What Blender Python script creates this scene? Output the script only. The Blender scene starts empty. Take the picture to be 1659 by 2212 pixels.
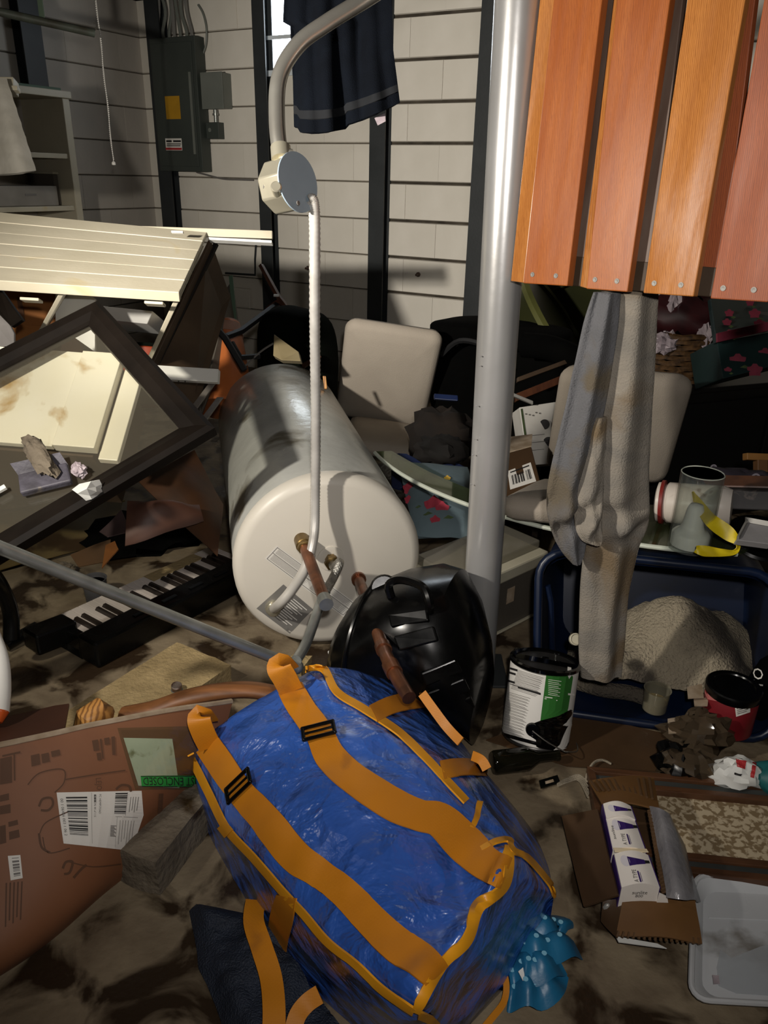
import bpy, bmesh, math, random
from mathutils import Vector, Matrix, noise
from mathutils.bvhtree import BVHTree
V = Vector
SC = bpy.context.scene
COL = SC.collection
random.seed(7)
R = math.radians

# ------------------------------------------------------------------ camera
F_PX, CX, CY = 1662.0, 829.5, 1106.0          # focal length and centre for a 1659 x 2212 picture
TH, RO, CAM_H = R(23.5), R(1.35), 1.22
_f = V((0, math.cos(TH), -math.sin(TH)))
_r0 = V((1, 0, 0)); _u0 = V((0, math.sin(TH), math.cos(TH)))
_r = _r0 * math.cos(RO) + _u0 * math.sin(RO)
_u = _u0 * math.cos(RO) - _r0 * math.sin(RO)
CAM = V((0, 0, CAM_H))
cd = bpy.data.cameras.new('camera'); cam = bpy.data.objects.new('camera', cd); COL.objects.link(cam)
M3 = Matrix((_r, _u, -_f)).transposed()
cam.matrix_world = Matrix.Translation(CAM) @ M3.to_4x4()
cd.sensor_fit = 'VERTICAL'; cd.sensor_height = 24.0; cd.lens = 24.0 * F_PX / 2212.0
cd.clip_start = 0.05; cd.clip_end = 60
SC.camera = cam

# ------------------------------------------------------------------ world, lamps, exposure
world = bpy.data.worlds.new('world'); SC.world = world; world.use_nodes = True
bg = world.node_tree.nodes['Background']; bg.inputs[0].default_value = (0.5, 0.6, 0.75, 1); bg.inputs[1].default_value = 0.3
SC.view_settings.view_transform = 'Standard'; SC.view_settings.look = 'None'
SC.view_settings.exposure = 0.0; SC.view_settings.gamma = 1.0; SC.view_settings.use_curve_mapping = False

def lamp(name, kind, loc, energy, color, radius, aim=None, angle=None, blend=0.5):
    l = bpy.data.lights.new(name, kind); l.energy = energy; l.color = color; l.shadow_soft_size = radius
    o = bpy.data.objects.new(name, l); COL.objects.link(o); o.location = loc
    if aim is not None:
        o.rotation_euler = (V(aim) - V(loc)).to_track_quat('-Z', 'Y').to_euler()
    if kind == 'SPOT': l.spot_size = R(angle); l.spot_blend = blend
    return o
# a flashlight held to the left of the camera, and the small lamp on the phone that took the picture
FLASH = (-1.07, 0.70, 1.345)
lamp('flashlight_spill', 'SPOT', FLASH, 115, (1.0, 0.93, 0.83), 0.035, aim=(0.15, 3.0, 0.95), angle=122, blend=0.8)
lamp('flashlight_hotspot', 'SPOT', FLASH, 270, (1.0, 0.94, 0.85), 0.035, aim=(0.35, 4.4, 1.35), angle=62, blend=1.0)
lamp('phone_lamp', 'SPOT', (0.05, -0.04, 1.36), 50, (1.0, 0.95, 0.9), 0.025, aim=(0.15, 1.9, 0.55), angle=105, blend=0.8)

# ------------------------------------------------------------------ from the camera model to points in the room
def ray(x, y): return _f + _r * ((x - CX) / F_PX) - _u * ((y - CY) / F_PX)
def W(x, y, d): return CAM + ray(x, y) * d                      # at axial distance d
def G(x, y, z=0.0):
    v = ray(x, y); return CAM + v * ((z - CAM_H) / v.z)          # on a level plane
def YP(x, y, Y):
    v = ray(x, y); return CAM + v * (Y / v.y)                    # on a plane Y = const
def PL(x, y, p0, n):
    v = ray(x, y); return CAM + v * ((V(p0) - CAM).dot(n) / v.dot(n))

# ------------------------------------------------------------------ mesh builder
def frame_of(d):
    d = d.normalized(); a = V((0, 0, 1)) if abs(d.z) < 0.9 else V((1, 0, 0))
    s = d.cross(a).normalized(); return s, s.cross(d).normalized(), d
def cat(P, n):
    """Catmull-Rom through the points P, n samples per span"""
    out = []
    m = len(P)
    for i in range(m - 1):
        p0 = P[max(i - 1, 0)]; p1 = P[i]; p2 = P[i + 1]; p3 = P[min(i + 2, m - 1)]
        for k in range(n):
            t = k / n
            out.append(0.5 * ((2 * p1) + (p2 - p0) * t + (2 * p0 - 5 * p1 + 4 * p2 - p3) * t * t + (3 * p1 - p0 - 3 * p2 + p3) * t ** 3))
    out.append(P[-1].copy() if hasattr(P[-1], 'copy') else P[-1])
    return out
class MB:
    def __init__(s): s.v = []; s.f = []
    def add(s, v, f):
        o = len(s.v); s.v += [V(p) for p in v]; s.f += [tuple(i + o for i in q) for q in f]; return s
    def hexa(s, c):   # 8 corners: bottom 0-3 loop, top 4-7 loop
        return s.add(c, [(3, 2, 1, 0), (4, 5, 6, 7), (0, 1, 5, 4), (1, 2, 6, 5), (2, 3, 7, 6), (3, 0, 4, 7)])
    def para(s, o, u, v, w):
        o = V(o); u = V(u); v = V(v); w = V(w)
        return s.hexa([o, o + u, o + u + v, o + v, o + w, o + u + w, o + u + v + w, o + v + w])
    def box(s, c, d, M=None):
        M = M or Matrix.Identity(3)
        u = M @ V((d[0], 0, 0)); v = M @ V((0, d[1], 0)); w = M @ V((0, 0, d[2]))
        return s.para(V(c) - (u + v + w) / 2, u, v, w)
    def slab(s, quad, t):   # quad of 4 points, thickness vector t
        q = [V(p) for p in quad]; t = V(t); return s.hexa(q + [p + t for p in q])
    def prism(s, pts, t):
        n = len(pts); t = V(t); v = [V(p) for p in pts] + [V(p) + t for p in pts]
        f = [tuple(range(n - 1, -1, -1)), tuple(range(n, 2 * n))] + [(i, (i + 1) % n, (i + 1) % n + n, i + n) for i in range(n)]
        return s.add(v, f)
    def tube(s, pts, r, seg=10, cap=True, sq=1.0):
        pts = [V(p) for p in pts]; n = len(pts); v = []; f = []
        rr = r if isinstance(r, (list, tuple)) else [r] * n
        a = None
        for i, p in enumerate(pts):
            d = (pts[min(i + 1, n - 1)] - pts[max(i - 1, 0)]).normalized()
            if a is None: a = frame_of(d)[0]
            a = (a - d * a.dot(d)).normalized(); b = d.cross(a)
            for k in range(seg):
                t = 2 * math.pi * k / seg; v.append(p + (a * math.cos(t) + b * math.sin(t) * sq) * rr[i])
        for i in range(n - 1):
            for k in range(seg):
                k2 = (k + 1) % seg; f.append((i * seg + k, i * seg + k2, (i + 1) * seg + k2, (i + 1) * seg + k))
        if cap: f.append(tuple(range(seg - 1, -1, -1))); f.append(tuple((n - 1) * seg + k for k in range(seg)))
        return s.add(v, f)
    def lathe(s, o, ax, prof, seg=32, x=None, arc=1.0):
        ax = V(ax).normalized(); a, b, _ = frame_of(ax)
        if x is not None: a = (V(x) - ax * V(x).dot(ax)).normalized(); b = ax.cross(a)
        v = []; f = []; n = len(prof); m = seg if arc >= 1 else seg + 1
        for r_, h in prof:
            for k in range(m):
                t = 2 * math.pi * arc * k / seg; v.append(V(o) + ax * h + (a * math.cos(t) + b * math.sin(t)) * r_)
        for i in range(n - 1):
            for k in range(seg):
                k2 = (k + 1) % m; f.append((i * m + k, i * m + k2, (i + 1) * m + k2, (i + 1) * m + k))
        if arc >= 1:
            if prof[0][0] > 1e-5: f.append(tuple(range(m - 1, -1, -1)))
            if prof[-1][0] > 1e-5: f.append(tuple((n - 1) * m + k for k in range(m)))
        return s.add(v, f)
    def sheet(s, g, t=0.003):   # grid of points given thickness along its normals
        n = len(g); m = len(g[0]); P = [[V(p) for p in row] for row in g]; v = []; f = []
        N = []
        for i in range(n):
            for j in range(m):
                du = P[min(i + 1, n - 1)][j] - P[max(i - 1, 0)][j]; dv = P[i][min(j + 1, m - 1)] - P[i][max(j - 1, 0)]
                q = du.cross(dv); N.append(q.normalized() if q.length > 1e-12 else V((0, 0, 1)))
        for i in range(n):
            for j in range(m): v.append(P[i][j] + N[i * m + j] * t / 2)
        for i in range(n):
            for j in range(m): v.append(P[i][j] - N[i * m + j] * t / 2)
        o = n * m
        for i in range(n - 1):
            for j in range(m - 1):
                a, b, c, d = i * m + j, i * m + j + 1, (i + 1) * m + j + 1, (i + 1) * m + j
                f.append((a, d, c, b)); f.append((a + o, b + o, c + o, d + o))
        for i in range(n - 1):
            a, b = i * m, (i + 1) * m; f.append((a, a + o, b + o, b)); a, b = i * m + m - 1, (i + 1) * m + m - 1; f.append((a, b, b + o, a + o))
        for j in range(m - 1):
            a, b = j, j + 1; f.append((a, b, b + o, a + o)); a, b = (n - 1) * m + j, (n - 1) * m + j + 1; f.append((a, a + o, b + o, b))
        return s.add(v, f)
    def loft(s, rings, cap=True):
        n = len(rings); m = len(rings[0]); v = [V(p) for r_ in rings for p in r_]; f = []
        for i in range(n - 1):
            for k in range(m):
                k2 = (k + 1) % m; f.append((i * m + k, i * m + k2, (i + 1) * m + k2, (i + 1) * m + k))
        if cap: f.append(tuple(range(m - 1, -1, -1))); f.append(tuple((n - 1) * m + k for k in range(m)))
        return s.add(v, f)
    def ball(s, c, rx, ry=None, rz=None, M=None, seg=16, ring=10):
        ry = ry or rx; rz = rz or rx; M = M or Matrix.Identity(3); v = []; f = []
        for i in range(ring + 1):
            p = math.pi * i / ring
            for k in range(seg):
                t = 2 * math.pi * k / seg
                v.append(V(c) + M @ V((rx * math.sin(p) * math.cos(t), ry * math.sin(p) * math.sin(t), rz * math.cos(p))))
        for i in range(ring):
            for k in range(seg):
                k2 = (k + 1) % seg; f.append((i * seg + k, i * seg + k2, (i + 1) * seg + k2, (i + 1) * seg + k))
        return s.add(v, f)
    def bvh(s): return BVHTree.FromPolygons([tuple(p) for p in s.v], s.f)

def obj(name, mb, mat, parent=None, smooth=40, bevel=0.0, sub=0, kind=None, label=None):
    me = bpy.data.meshes.new(name); me.from_pydata([tuple(p) for p in mb.v], [], mb.f)
    bm = bmesh.new(); bm.from_mesh(me); bmesh.ops.remove_doubles(bm, verts=bm.verts, dist=1e-6)
    bmesh.ops.recalc_face_normals(bm, faces=bm.faces); bm.to_mesh(me); bm.free()
    me.materials.append(mat); o = bpy.data.objects.new(name, me); COL.objects.link(o)
    if smooth:
        me.shade_smooth(); me.set_sharp_from_angle(angle=R(smooth))
    if bevel:
        b = o.modifiers.new('bevel', 'BEVEL'); b.width = bevel; b.segments = 2; b.limit_method = 'ANGLE'; b.angle_limit = R(35)
    if sub:
        q = o.modifiers.new('sub', 'SUBSURF'); q.levels = q.render_levels = sub
    if parent is not None: put(o, parent)
    if kind: o['kind'] = kind
    if label: o['label'] = label
    return o
def put(o, parent):
    o.parent = parent; o.matrix_parent_inverse = Matrix.Translation(V(parent.location)).inverted() if parent.parent is None else Matrix.Identity(4)
    if parent.parent is not None: o.matrix_parent_inverse = Matrix.Identity(4)
def tag(o, label, cat_, group=None):
    o['label'] = label; o['category'] = cat_
    if group: o['group'] = group
    return o
def thing(name, label, cat_, loc, group=None):
    o = bpy.data.objects.new(name, None); COL.objects.link(o); o.location = V(loc); o.empty_display_size = 0.05
    return tag(o, label, cat_, group)
def struct(o): o['kind'] = 'structure'; return o

# ------------------------------------------------------------------ materials
def lin(h):
    h = h.lstrip('#'); c = [int(h[i:i + 2], 16) / 255 for i in (0, 2, 4)]
    return tuple(x / 12.92 if x <= 0.04045 else ((x + 0.055) / 1.055) ** 2.4 for x in c) + (1,)
def mat(name, c1, c2=None, rough=0.6, metal=0.0, scale=10, stretch=(1, 1, 1), bump=0.0, bscale=80, mud=None, mudt=0.55, mscale=6,
        coat=0.0, spec=0.5, trans=0.0, alpha=1.0, emit=0.0, ior=1.45, rvar=0.0, wave=None, sss=0.0, detail=5, bdist=0.004, mud_rough=0.35, sharp=None):
    m = bpy.data.materials.new(name); m.use_nodes = True; nt = m.node_tree; N = nt.nodes; L = nt.links
    b = N['Principled BSDF']; tc = N.new('ShaderNodeTexCoord'); mp = N.new('ShaderNodeMapping'); L.new(tc.outputs['Object'], mp.inputs[0])
    mp.inputs['Scale'].default_value = stretch
    b.inputs['Roughness'].default_value = rough; b.inputs['Metallic'].default_value = metal; b.inputs['IOR'].default_value = ior
    b.inputs['Specular IOR Level'].default_value = spec; b.inputs['Coat Weight'].default_value = coat; b.inputs['Coat Roughness'].default_value = 0.08
    b.inputs['Transmission Weight'].default_value = trans; b.inputs['Alpha'].default_value = alpha
    col = lin(c1)
    def noise_n(sc, det=detail, vec=None, dist=0.0):
        n = N.new('ShaderNodeTexNoise'); n.inputs['Scale'].default_value = sc; n.inputs['Detail'].default_value = det; n.inputs['Distortion'].default_value = dist
        L.new(vec or mp.outputs[0], n.inputs['Vector']); return n
    def ramp(src, a, b_, ca=(0, 0, 0, 1), cb=(1, 1, 1, 1)):
        r_ = N.new('ShaderNodeValToRGB'); r_.color_ramp.elements[0].position = a; r_.color_ramp.elements[1].position = b_
        r_.color_ramp.elements[0].color = ca; r_.color_ramp.elements[1].color = cb; L.new(src, r_.inputs[0]); return r_
    def mix(f, a, b_):
        x = N.new('ShaderNodeMix'); x.data_type = 'RGBA'
        for s_, val in ((0, f), (6, a), (7, b_)):
            if isinstance(val, (tuple, float)): x.inputs[s_].default_value = val
            else: L.new(val, x.inputs[s_])
        return x.outputs[2]
    cur = col
    if c2:
        n = noise_n(scale, dist=0.4); r_ = ramp(n.outputs[0], *(sharp or (0.32, 0.68))); cur = mix(r_.outputs[0], col, lin(c2))
    if wave:   # (scale, colour, amount, distortion, direction)
        w = N.new('ShaderNodeTexWave'); w.inputs['Scale'].default_value = wave[0]; w.inputs['Distortion'].default_value = wave[3]
        w.bands_direction = wave[4] if len(wave) > 4 else 'X'; w.inputs['Detail'].default_value = 3; w.inputs['Detail Scale'].default_value = 1.5
        L.new(mp.outputs[0], w.inputs['Vector']); r_ = ramp(w.outputs['Fac'], 0.35, 0.9, (0, 0, 0, 1), (wave[2],) * 3 + (1,)); cur = mix(r_.outputs[0], cur, lin(wave[1]))
    rsrc = None
    if mud:
        n = noise_n(mscale, 7, tc.outputs['Object'], 0.6); r_ = ramp(n.outputs[0], mudt, mudt + 0.1); cur = mix(r_.outputs[0], cur, lin(mud))
        mr = N.new('ShaderNodeMapRange'); mr.inputs[3].default_value = rough; mr.inputs[4].default_value = mud_rough; L.new(r_.outputs[0], mr.inputs[0]); rsrc = mr.outputs[0]
    if isinstance(cur, tuple): b.inputs['Base Color'].default_value = cur
    else: L.new(cur, b.inputs['Base Color'])
    if rvar:
        n = noise_n(scale * 1.7); mr = N.new('ShaderNodeMapRange'); mr.inputs[1].default_value = 0.3; mr.inputs[2].default_value = 0.7
        mr.inputs[3].default_value = max(rough - rvar, 0.03); mr.inputs[4].default_value = min(rough + rvar, 1); L.new(n.outputs[0], mr.inputs[0]); rsrc = mr.outputs[0]
    if rsrc: L.new(rsrc, b.inputs['Roughness'])
    if bump:
        n = noise_n(bscale, 4, tc.outputs['Object']); bp = N.new('ShaderNodeBump'); bp.inputs['Strength'].default_value = bump; bp.inputs['Distance'].default_value = bdist
        L.new(n.outputs[0], bp.inputs['Height']); L.new(bp.outputs[0], b.inputs['Normal'])
    if emit: b.inputs['Emission Color'].default_value = col; b.inputs['Emission Strength'].default_value = emit
    return m
def ghost(name, tint, opac=0.15, rough=0.05, milky=None):
    """thin clear sheet: mostly lets light through, reflects like glass"""
    m = bpy.data.materials.new(name); m.use_nodes = True; nt = m.node_tree; N = nt.nodes; L = nt.links; N.remove(N['Principled BSDF'])
    t = N.new('ShaderNodeBsdfTransparent'); t.inputs[0].default_value = lin(tint)
    g = N.new('ShaderNodeBsdfGlossy'); g.inputs['Roughness'].default_value = rough
    d = N.new('ShaderNodeBsdfDiffuse'); d.inputs[0].default_value = lin(milky or tint)
    lw_ = N.new('ShaderNodeLayerWeight'); lw_.inputs[0].default_value = 0.5
    pw = N.new('ShaderNodeMath'); pw.operation = 'POWER'; L.new(lw_.outputs['Facing'], pw.inputs[0]); pw.inputs[1].default_value = 4.0
    fr = N.new('ShaderNodeMath'); fr.operation = 'MULTIPLY_ADD'; L.new(pw.outputs[0], fr.inputs[0]); fr.inputs[1].default_value = 0.8; fr.inputs[2].default_value = 0.04
    a = N.new('ShaderNodeMixShader'); b_ = N.new('ShaderNodeMixShader'); a.inputs[0].default_value = opac
    L.new(t.outputs[0], a.inputs[1]); L.new(d.outputs[0], a.inputs[2]); L.new(fr.outputs[0], b_.inputs[0]); L.new(a.outputs[0], b_.inputs[1]); L.new(g.outputs[0], b_.inputs[2])
    L.new(b_.outputs[0], N['Material Output'].inputs[0]); return m
MUD = '#3a2c1c'
MT = dict(
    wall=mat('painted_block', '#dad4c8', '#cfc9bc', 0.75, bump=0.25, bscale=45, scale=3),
    wall_shaded=mat('painted_block_shaded', '#b9b2a8', '#aba59c', 0.8, bump=0.25, bscale=45, scale=3),  # same white blocks, the left wall's shade put into the colour
    mortar=mat('mortar_joint', '#4b443a', '#2e2820', 0.95, scale=9),
    steel_dark=mat('dark_painted_steel', '#2f3233', '#26292a', 0.55, scale=6, bump=0.1),
    panel=mat('panel_grey_paint', '#3f443f', '#393e3a', 0.45, scale=5),
    boxgrey=mat('box_grey_paint', '#6f726b', '#666a63', 0.45, scale=6),
    joist=mat('old_joist_wood', '#3a2a1e', '#20160f', 0.85, scale=8, stretch=(1, 1, 1)),
    white_paint=mat('white_painted_wood', '#b3ab95', '#beb6a1', 0.42, scale=5, stretch=(1, 1, 1), mud='#b9a981', mudt=0.62, mscale=5, bump=0.1, mud_rough=0.4),
    white_clean=mat('white_laminate', '#d9d8d3', '#cfcdc6', 0.45, scale=4),
    white_dirty=mat('white_muddied_wood', '#f4efe2', '#efe8d4', 0.25, scale=4, mud='#b8955a', mudt=0.57, mscale=5, mud_rough=0.3),
    ply_dark=mat('wet_dark_plywood', '#4a3a2a', '#37291c', 0.6, scale=6, bump=0.1),
    frame_dark=mat('dark_frame_wood', '#17120e', '#0f0b08', 0.55, scale=10, spec=0.12),
    glass=ghost('dusty_glass', '#f6f6f2', 0.05, 0.05, '#b5ac9a'),
    galv=mat('galvanised_steel', '#a9aba6', '#8d908c', 0.38, 0.75, scale=14, rvar=0.1),
    emt=mat('emt_conduit', '#c4c1b8', '#aaa69d', 0.27, 0.85, scale=9),
    coverplate=mat('plate_zinc_blue', '#98a8b4', '#8a9aa6', 0.4, 0.1, scale=7),
    boxmetal=mat('zinc_box', '#cfc9b4', '#b8b29e', 0.28, 0.75, scale=9),
    copper=mat('tarnished_copper', '#8e5a3c', '#5f4030', 0.36, 0.75, scale=16, rvar=0.12),
    brass=mat('brass_fitting', '#8f7647', '#6e5a36', 0.35, 0.85, scale=20),
    heater_cap=mat('heater_cap_white', '#cfc9bd', '#c8c2b6', 0.4, scale=3, bump=0.08, bscale=14),
    heater_body=mat('heater_shrinkwrap', '#c6c6c0', '#aeafa9', 0.27, 0.25, scale=5, bump=0.35, bscale=26, mud='#6d6759', mudt=0.6, mscale=4, mud_rough=0.3, bdist=0.006),
    label_white=mat('label_paper', '#e2dfd8', '#d6d2c9', 0.6, scale=8),
    label_grey=mat('grey_foil_label', '#8f8d88', '#7f7d79', 0.4, 0.3, scale=9),
    ink=mat('black_ink', '#1c1a1a', rough=0.6), ink_grey=mat('grey_ink', '#6e6a66', rough=0.6), ink_brown=mat('brown_print', '#573a26', rough=0.7),
    ink_red=mat('red_ink', '#a42a2c', rough=0.6),
    yellow_sticker=mat('yellow_sticker', '#b98a1c', '#a87c18', 0.6, scale=9),
    black_plastic=mat('black_plastic', '#050505', '#080808', 0.26, scale=8, rvar=0.08, spec=0.35),
    black_matte=mat('black_matte', '#050506', '#08080a', 0.65, scale=8),
    black_cloth=mat('black_cloth', '#040404', '#070706', 0.95, spec=0.05, scale=8, bump=0.3, bscale=120),
    dark_green_cloth=mat('dark_green_cloth', '#0b0f0a', '#070a06', 0.9, spec=0.05, scale=8, bump=0.3, bscale=120),
    towel=mat('navy_towel', '#0b0f16', '#080b11', 0.95, spec=0.1, scale=14, bump=0.8, bscale=420, bdist=0.003),
    towel_wet=mat('wet_navy_towel', '#232b3a', '#171e2b', 0.55, scale=20, bump=1.0, bscale=300, bdist=0.004),
    silver=mat('aluminium_paint', '#c4c3c2', '#b7b6b4', 0.3, 0.55, scale=6, bump=0.06, bscale=30),
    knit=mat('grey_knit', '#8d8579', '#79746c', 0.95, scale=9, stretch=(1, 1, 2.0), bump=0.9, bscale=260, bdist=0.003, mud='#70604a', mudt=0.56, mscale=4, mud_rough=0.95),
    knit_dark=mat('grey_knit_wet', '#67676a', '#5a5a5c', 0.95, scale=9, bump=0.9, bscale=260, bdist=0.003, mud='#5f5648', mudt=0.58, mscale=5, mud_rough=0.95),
    uphol=mat('beige_upholstery', '#a49a8c', '#9a9083', 0.85, scale=5, bump=0.35, bscale=300),
    olive=mat('olive_plastic', '#2c2e14', '#22240f', 0.4, scale=3),
    wood_brown=mat('brown_wood', '#5a3520', '#43261a', 0.45, scale=8, stretch=(4, 4, 1)),
    wood_pine=mat('pine_wood', '#c08a48', '#a8743a', 0.5, scale=6, wave=(30, '#6b421f', 0.8, 3.0)),
    cone=mat('orange_plastic', '#c4703a', '#b3622f', 0.5, scale=5), cone_pale=mat('pale_reflective_band', '#b08a78', '#a07a68', 0.5, scale=9),
    card=mat('brown_cardboard', '#8a5b38', '#774b2c', 0.75, scale=4, mud='#5f3a22', mudt=0.55, mscale=3, mud_rough=0.55),
    card_wet=mat('wet_cardboard', '#4d3824', '#3c2b1b', 0.5, scale=5, bump=0.2, bscale=40),
    card_edge=mat('torn_card_edge', '#a89782', '#8a775f', 0.9, scale=30),
    card_big=mat('big_carton_face', '#8a5c3e', '#764b30', 0.62, scale=2.5, mud='#5a3a20', mudt=0.6, mscale=2.6, mud_rough=0.5, bump=0.12, bscale=20),
    paperbrown=mat('brown_leather_paper', '#432710', '#2b180a', 0.55, scale=6, bump=0.2, bscale=30),
    block_tan=mat('tan_block', '#a48f66', '#8a7752', 0.9, scale=14, bump=0.9, bscale=90, bdist=0.006),
    block_grey=mat('grey_block', '#6e6455', '#4f463a', 0.85, scale=12, bump=0.9, bscale=70, bdist=0.006, mud=MUD, mudt=0.58, mscale=8),
    key_white=mat('white_key', '#c9bfb8', '#bdb3ac', 0.3, scale=4, mud='#6b5a4a', mudt=0.66, mscale=7), key_black=mat('black_key', '#1b1613', '#2a221d', 0.35, scale=9),
    tarp=None, strap=None,
    teal_wrap=mat('blue_printed_wrap', '#226a90', '#18567a', 0.4, scale=12, bump=0.2, bscale=60),
    tote_blue=mat('navy_tote_plastic', '#0d1a33', '#0a1428', 0.35, scale=4, mud='#10151c', mudt=0.62, mscale=5),
    fleece=mat('grey_fleece', '#9c917c', '#4f483f', 0.95, scale=5, bump=1.0, bscale=140, bdist=0.012, sharp=(0.42, 0.58)),
    clearbin=ghost('clear_bin_plastic', '#d8d6cf', 0.35, 0.15, '#8f8b80'), binlid=mat('translucent_lid', '#b9b39e', '#a7a18c', 0.35, scale=6),
    bin_body=mat('frosted_bin', '#57524a', '#4a453e', 0.4, scale=5),
    tableglass=ghost('green_table_glass', '#c9d3b8', 0.2, 0.04, '#5f6a48'), glassedge=mat('glass_edge', '#c9cfc0', rough=0.2),
    clearglass=ghost('clear_glass', '#f4f6f4', 0.06, 0.03, '#c8ccca'), wax=mat('candle_wax', '#f0f0e8', '#e4e4da', 0.45, scale=9),
    ceramic=mat('white_ceramic_dirty', '#d6cec4', '#cbc0b4', 0.3, scale=6, mud='#8a6f5c', mudt=0.6, mscale=16), redrubber=mat('red_rubber', '#7a231e', rough=0.5),
    yellow_ribbon=mat('yellow_ribbon', '#d8c21c', '#c9b012', 0.45, scale=20),
    tin_white=mat('tin_label_white', '#d9d6d0', '#d0cdc6', 0.4, scale=7), tin_green=mat('tin_label_green', '#2f6a2c', '#295e27', 0.4, scale=7), tin_metal=mat('tin_metal', '#5c5a57', '#474543', 0.35, 0.8, scale=12),
    paint_black=mat('wet_black_paint', '#050505', rough=0.08, coat=0.4), wire=mat('steel_wire', '#8c8880', rough=0.35, metal=0.8),
    red_plastic=mat('dark_red_jar', '#7c1d24', '#65161c', 0.35, scale=7), pink=mat('pink_stripe', '#b86a66', rough=0.5),
    smoke_plastic=ghost('muddy_clear_plastic', '#a8987e', 0.45, 0.12, '#5f5140'), bottle=ghost('dark_green_bottle', '#4c4a38', 0.25, 0.06, '#2a281c'),
    cuptrans=ghost('cloudy_cup', '#e0ddd0', 0.25, 0.1, '#a9a592'), liquid=mat('murky_liquid', '#8a7b57', rough=0.15),
    rope=mat('cotton_string', '#9a8f7c', '#857a68', 0.95, scale=40, bump=0.6, bscale=300),
    frame_brown=mat('brown_frame_wood', '#5a3b26', '#3c2618', 0.42, scale=8, stretch=(1, 5, 5)), frame_slate=mat('slate_inlay', '#3b3d3b', '#303230', 0.5, scale=9),
    mottled=mat('mottled_stone_print', '#b8a88c', '#7d6a4e', 0.55, scale=75, sharp=(0.46, 0.54)),
    tray=mat('grey_plastic_tray', '#c2c4c6', '#acaeb0', 0.3, scale=3, rvar=0.12, mud='#74706a', mudt=0.58, mscale=5, mud_rough=0.12),
    bubble=mat('padded_grey_wrap', '#8a888a', '#727074', 0.28, 0.2, scale=10, bump=0.5, bscale=90),
    bulb_white=mat('bulb_box_white', '#e6dfd6', rough=0.28, coat=0.3), bulb_purple=mat('bulb_box_purple', '#3a2468', '#321e5c', 0.3, scale=9), bulb_pale=mat('bulb_print', '#cfcad0', rough=0.35),
    floral=mat('pillow_pale_blue', '#6d7f86', '#5f7178', 0.85, scale=9, bump=0.2), navy=mat('navy_fabric', '#14234a', '#101b3a', 0.8, scale=9),
    rose=mat('rose_red', '#a83445', '#8e2536', 0.8, scale=60), leafg=mat('leaf_green', '#4a5c34', '#384628', 0.8, scale=60), amber=mat('yellow_flower', '#c09a3a', rough=0.8),
    giftteal=mat('teal_gift_card', '#1d3231', '#182a2a', 0.55, scale=8), giftpink=mat('pink_band', '#8c3648', '#782e3e', 0.55, scale=30),
    wicker=mat('brown_wicker', '#5a4024', '#2f2011', 0.6, scale=50), xmas_red=mat('red_crepe', '#360a0f', '#22060a', 0.6, scale=12), tissue=mat('pale_tissue', '#a89ca0', '#877b80', 0.5, scale=18, bump=0.3),
    curtain=mat('white_quilted_cloth', '#bdb8ac', '#aaa598', 0.85, scale=10, bump=0.4, bscale=60), green_board=mat('green_board', '#48604c', rough=0.6),
    mudthing=mat('mud_caked_cover', '#4b4852', '#2f2c30', 0.6, scale=16, bump=0.6, bscale=60, mud='#6b604c', mudt=0.56, mscale=14),
    paper=mat('white_paper', '#d5d5d0', '#c6c6c0', 0.6, scale=12), slipgreen=mat('pale_green_paper', '#dde2d2', '#cdd4c2', 0.6, scale=10, mud='#8f8f70', mudt=0.62, mscale=30), greenband=mat('green_band', '#2f9a3e', '#28883a', 0.5, scale=9),
    pouch=ghost('clear_pouch', '#dfe4da', 0.06, 0.08, '#8e9582'), grey_cup=mat('grey_plastic_cup', '#4b4a4c', '#403f41', 0.5, scale=8),
    bolt=mat('rusty_bolt', '#5a3a28', '#8a8078', 0.4, 0.7, scale=60), steel_leg=mat('dull_steel', '#5c5c5e', rough=0.4, metal=0.8),
    orange=mat('orange_tip', '#c0521e', rough=0.5), darkmetal=mat('muddy_dark_metal', '#3d3a3a', '#2a2727', 0.45, scale=16, mud='#756a62', mudt=0.6, mscale=22),
    winpane=mat('daylit_window_pane', '#dfe9f2', rough=0.2, emit=11.0), winframe=mat('window_frame_paint', '#c9cfd2', rough=0.5),
    blackwood=mat('black_lacquer', '#0e0d0d', '#151413', 0.5, scale=8),
)
def floor_mat():
    m = mat('muddy_concrete', '#84765f', '#655744', 0.75, scale=9, bump=0.4, bscale=60, mud='#2e2318', mudt=0.485, mscale=7.5, mud_rough=0.32, bdist=0.005)
    return m
MT['floor'] = floor_mat()
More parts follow.
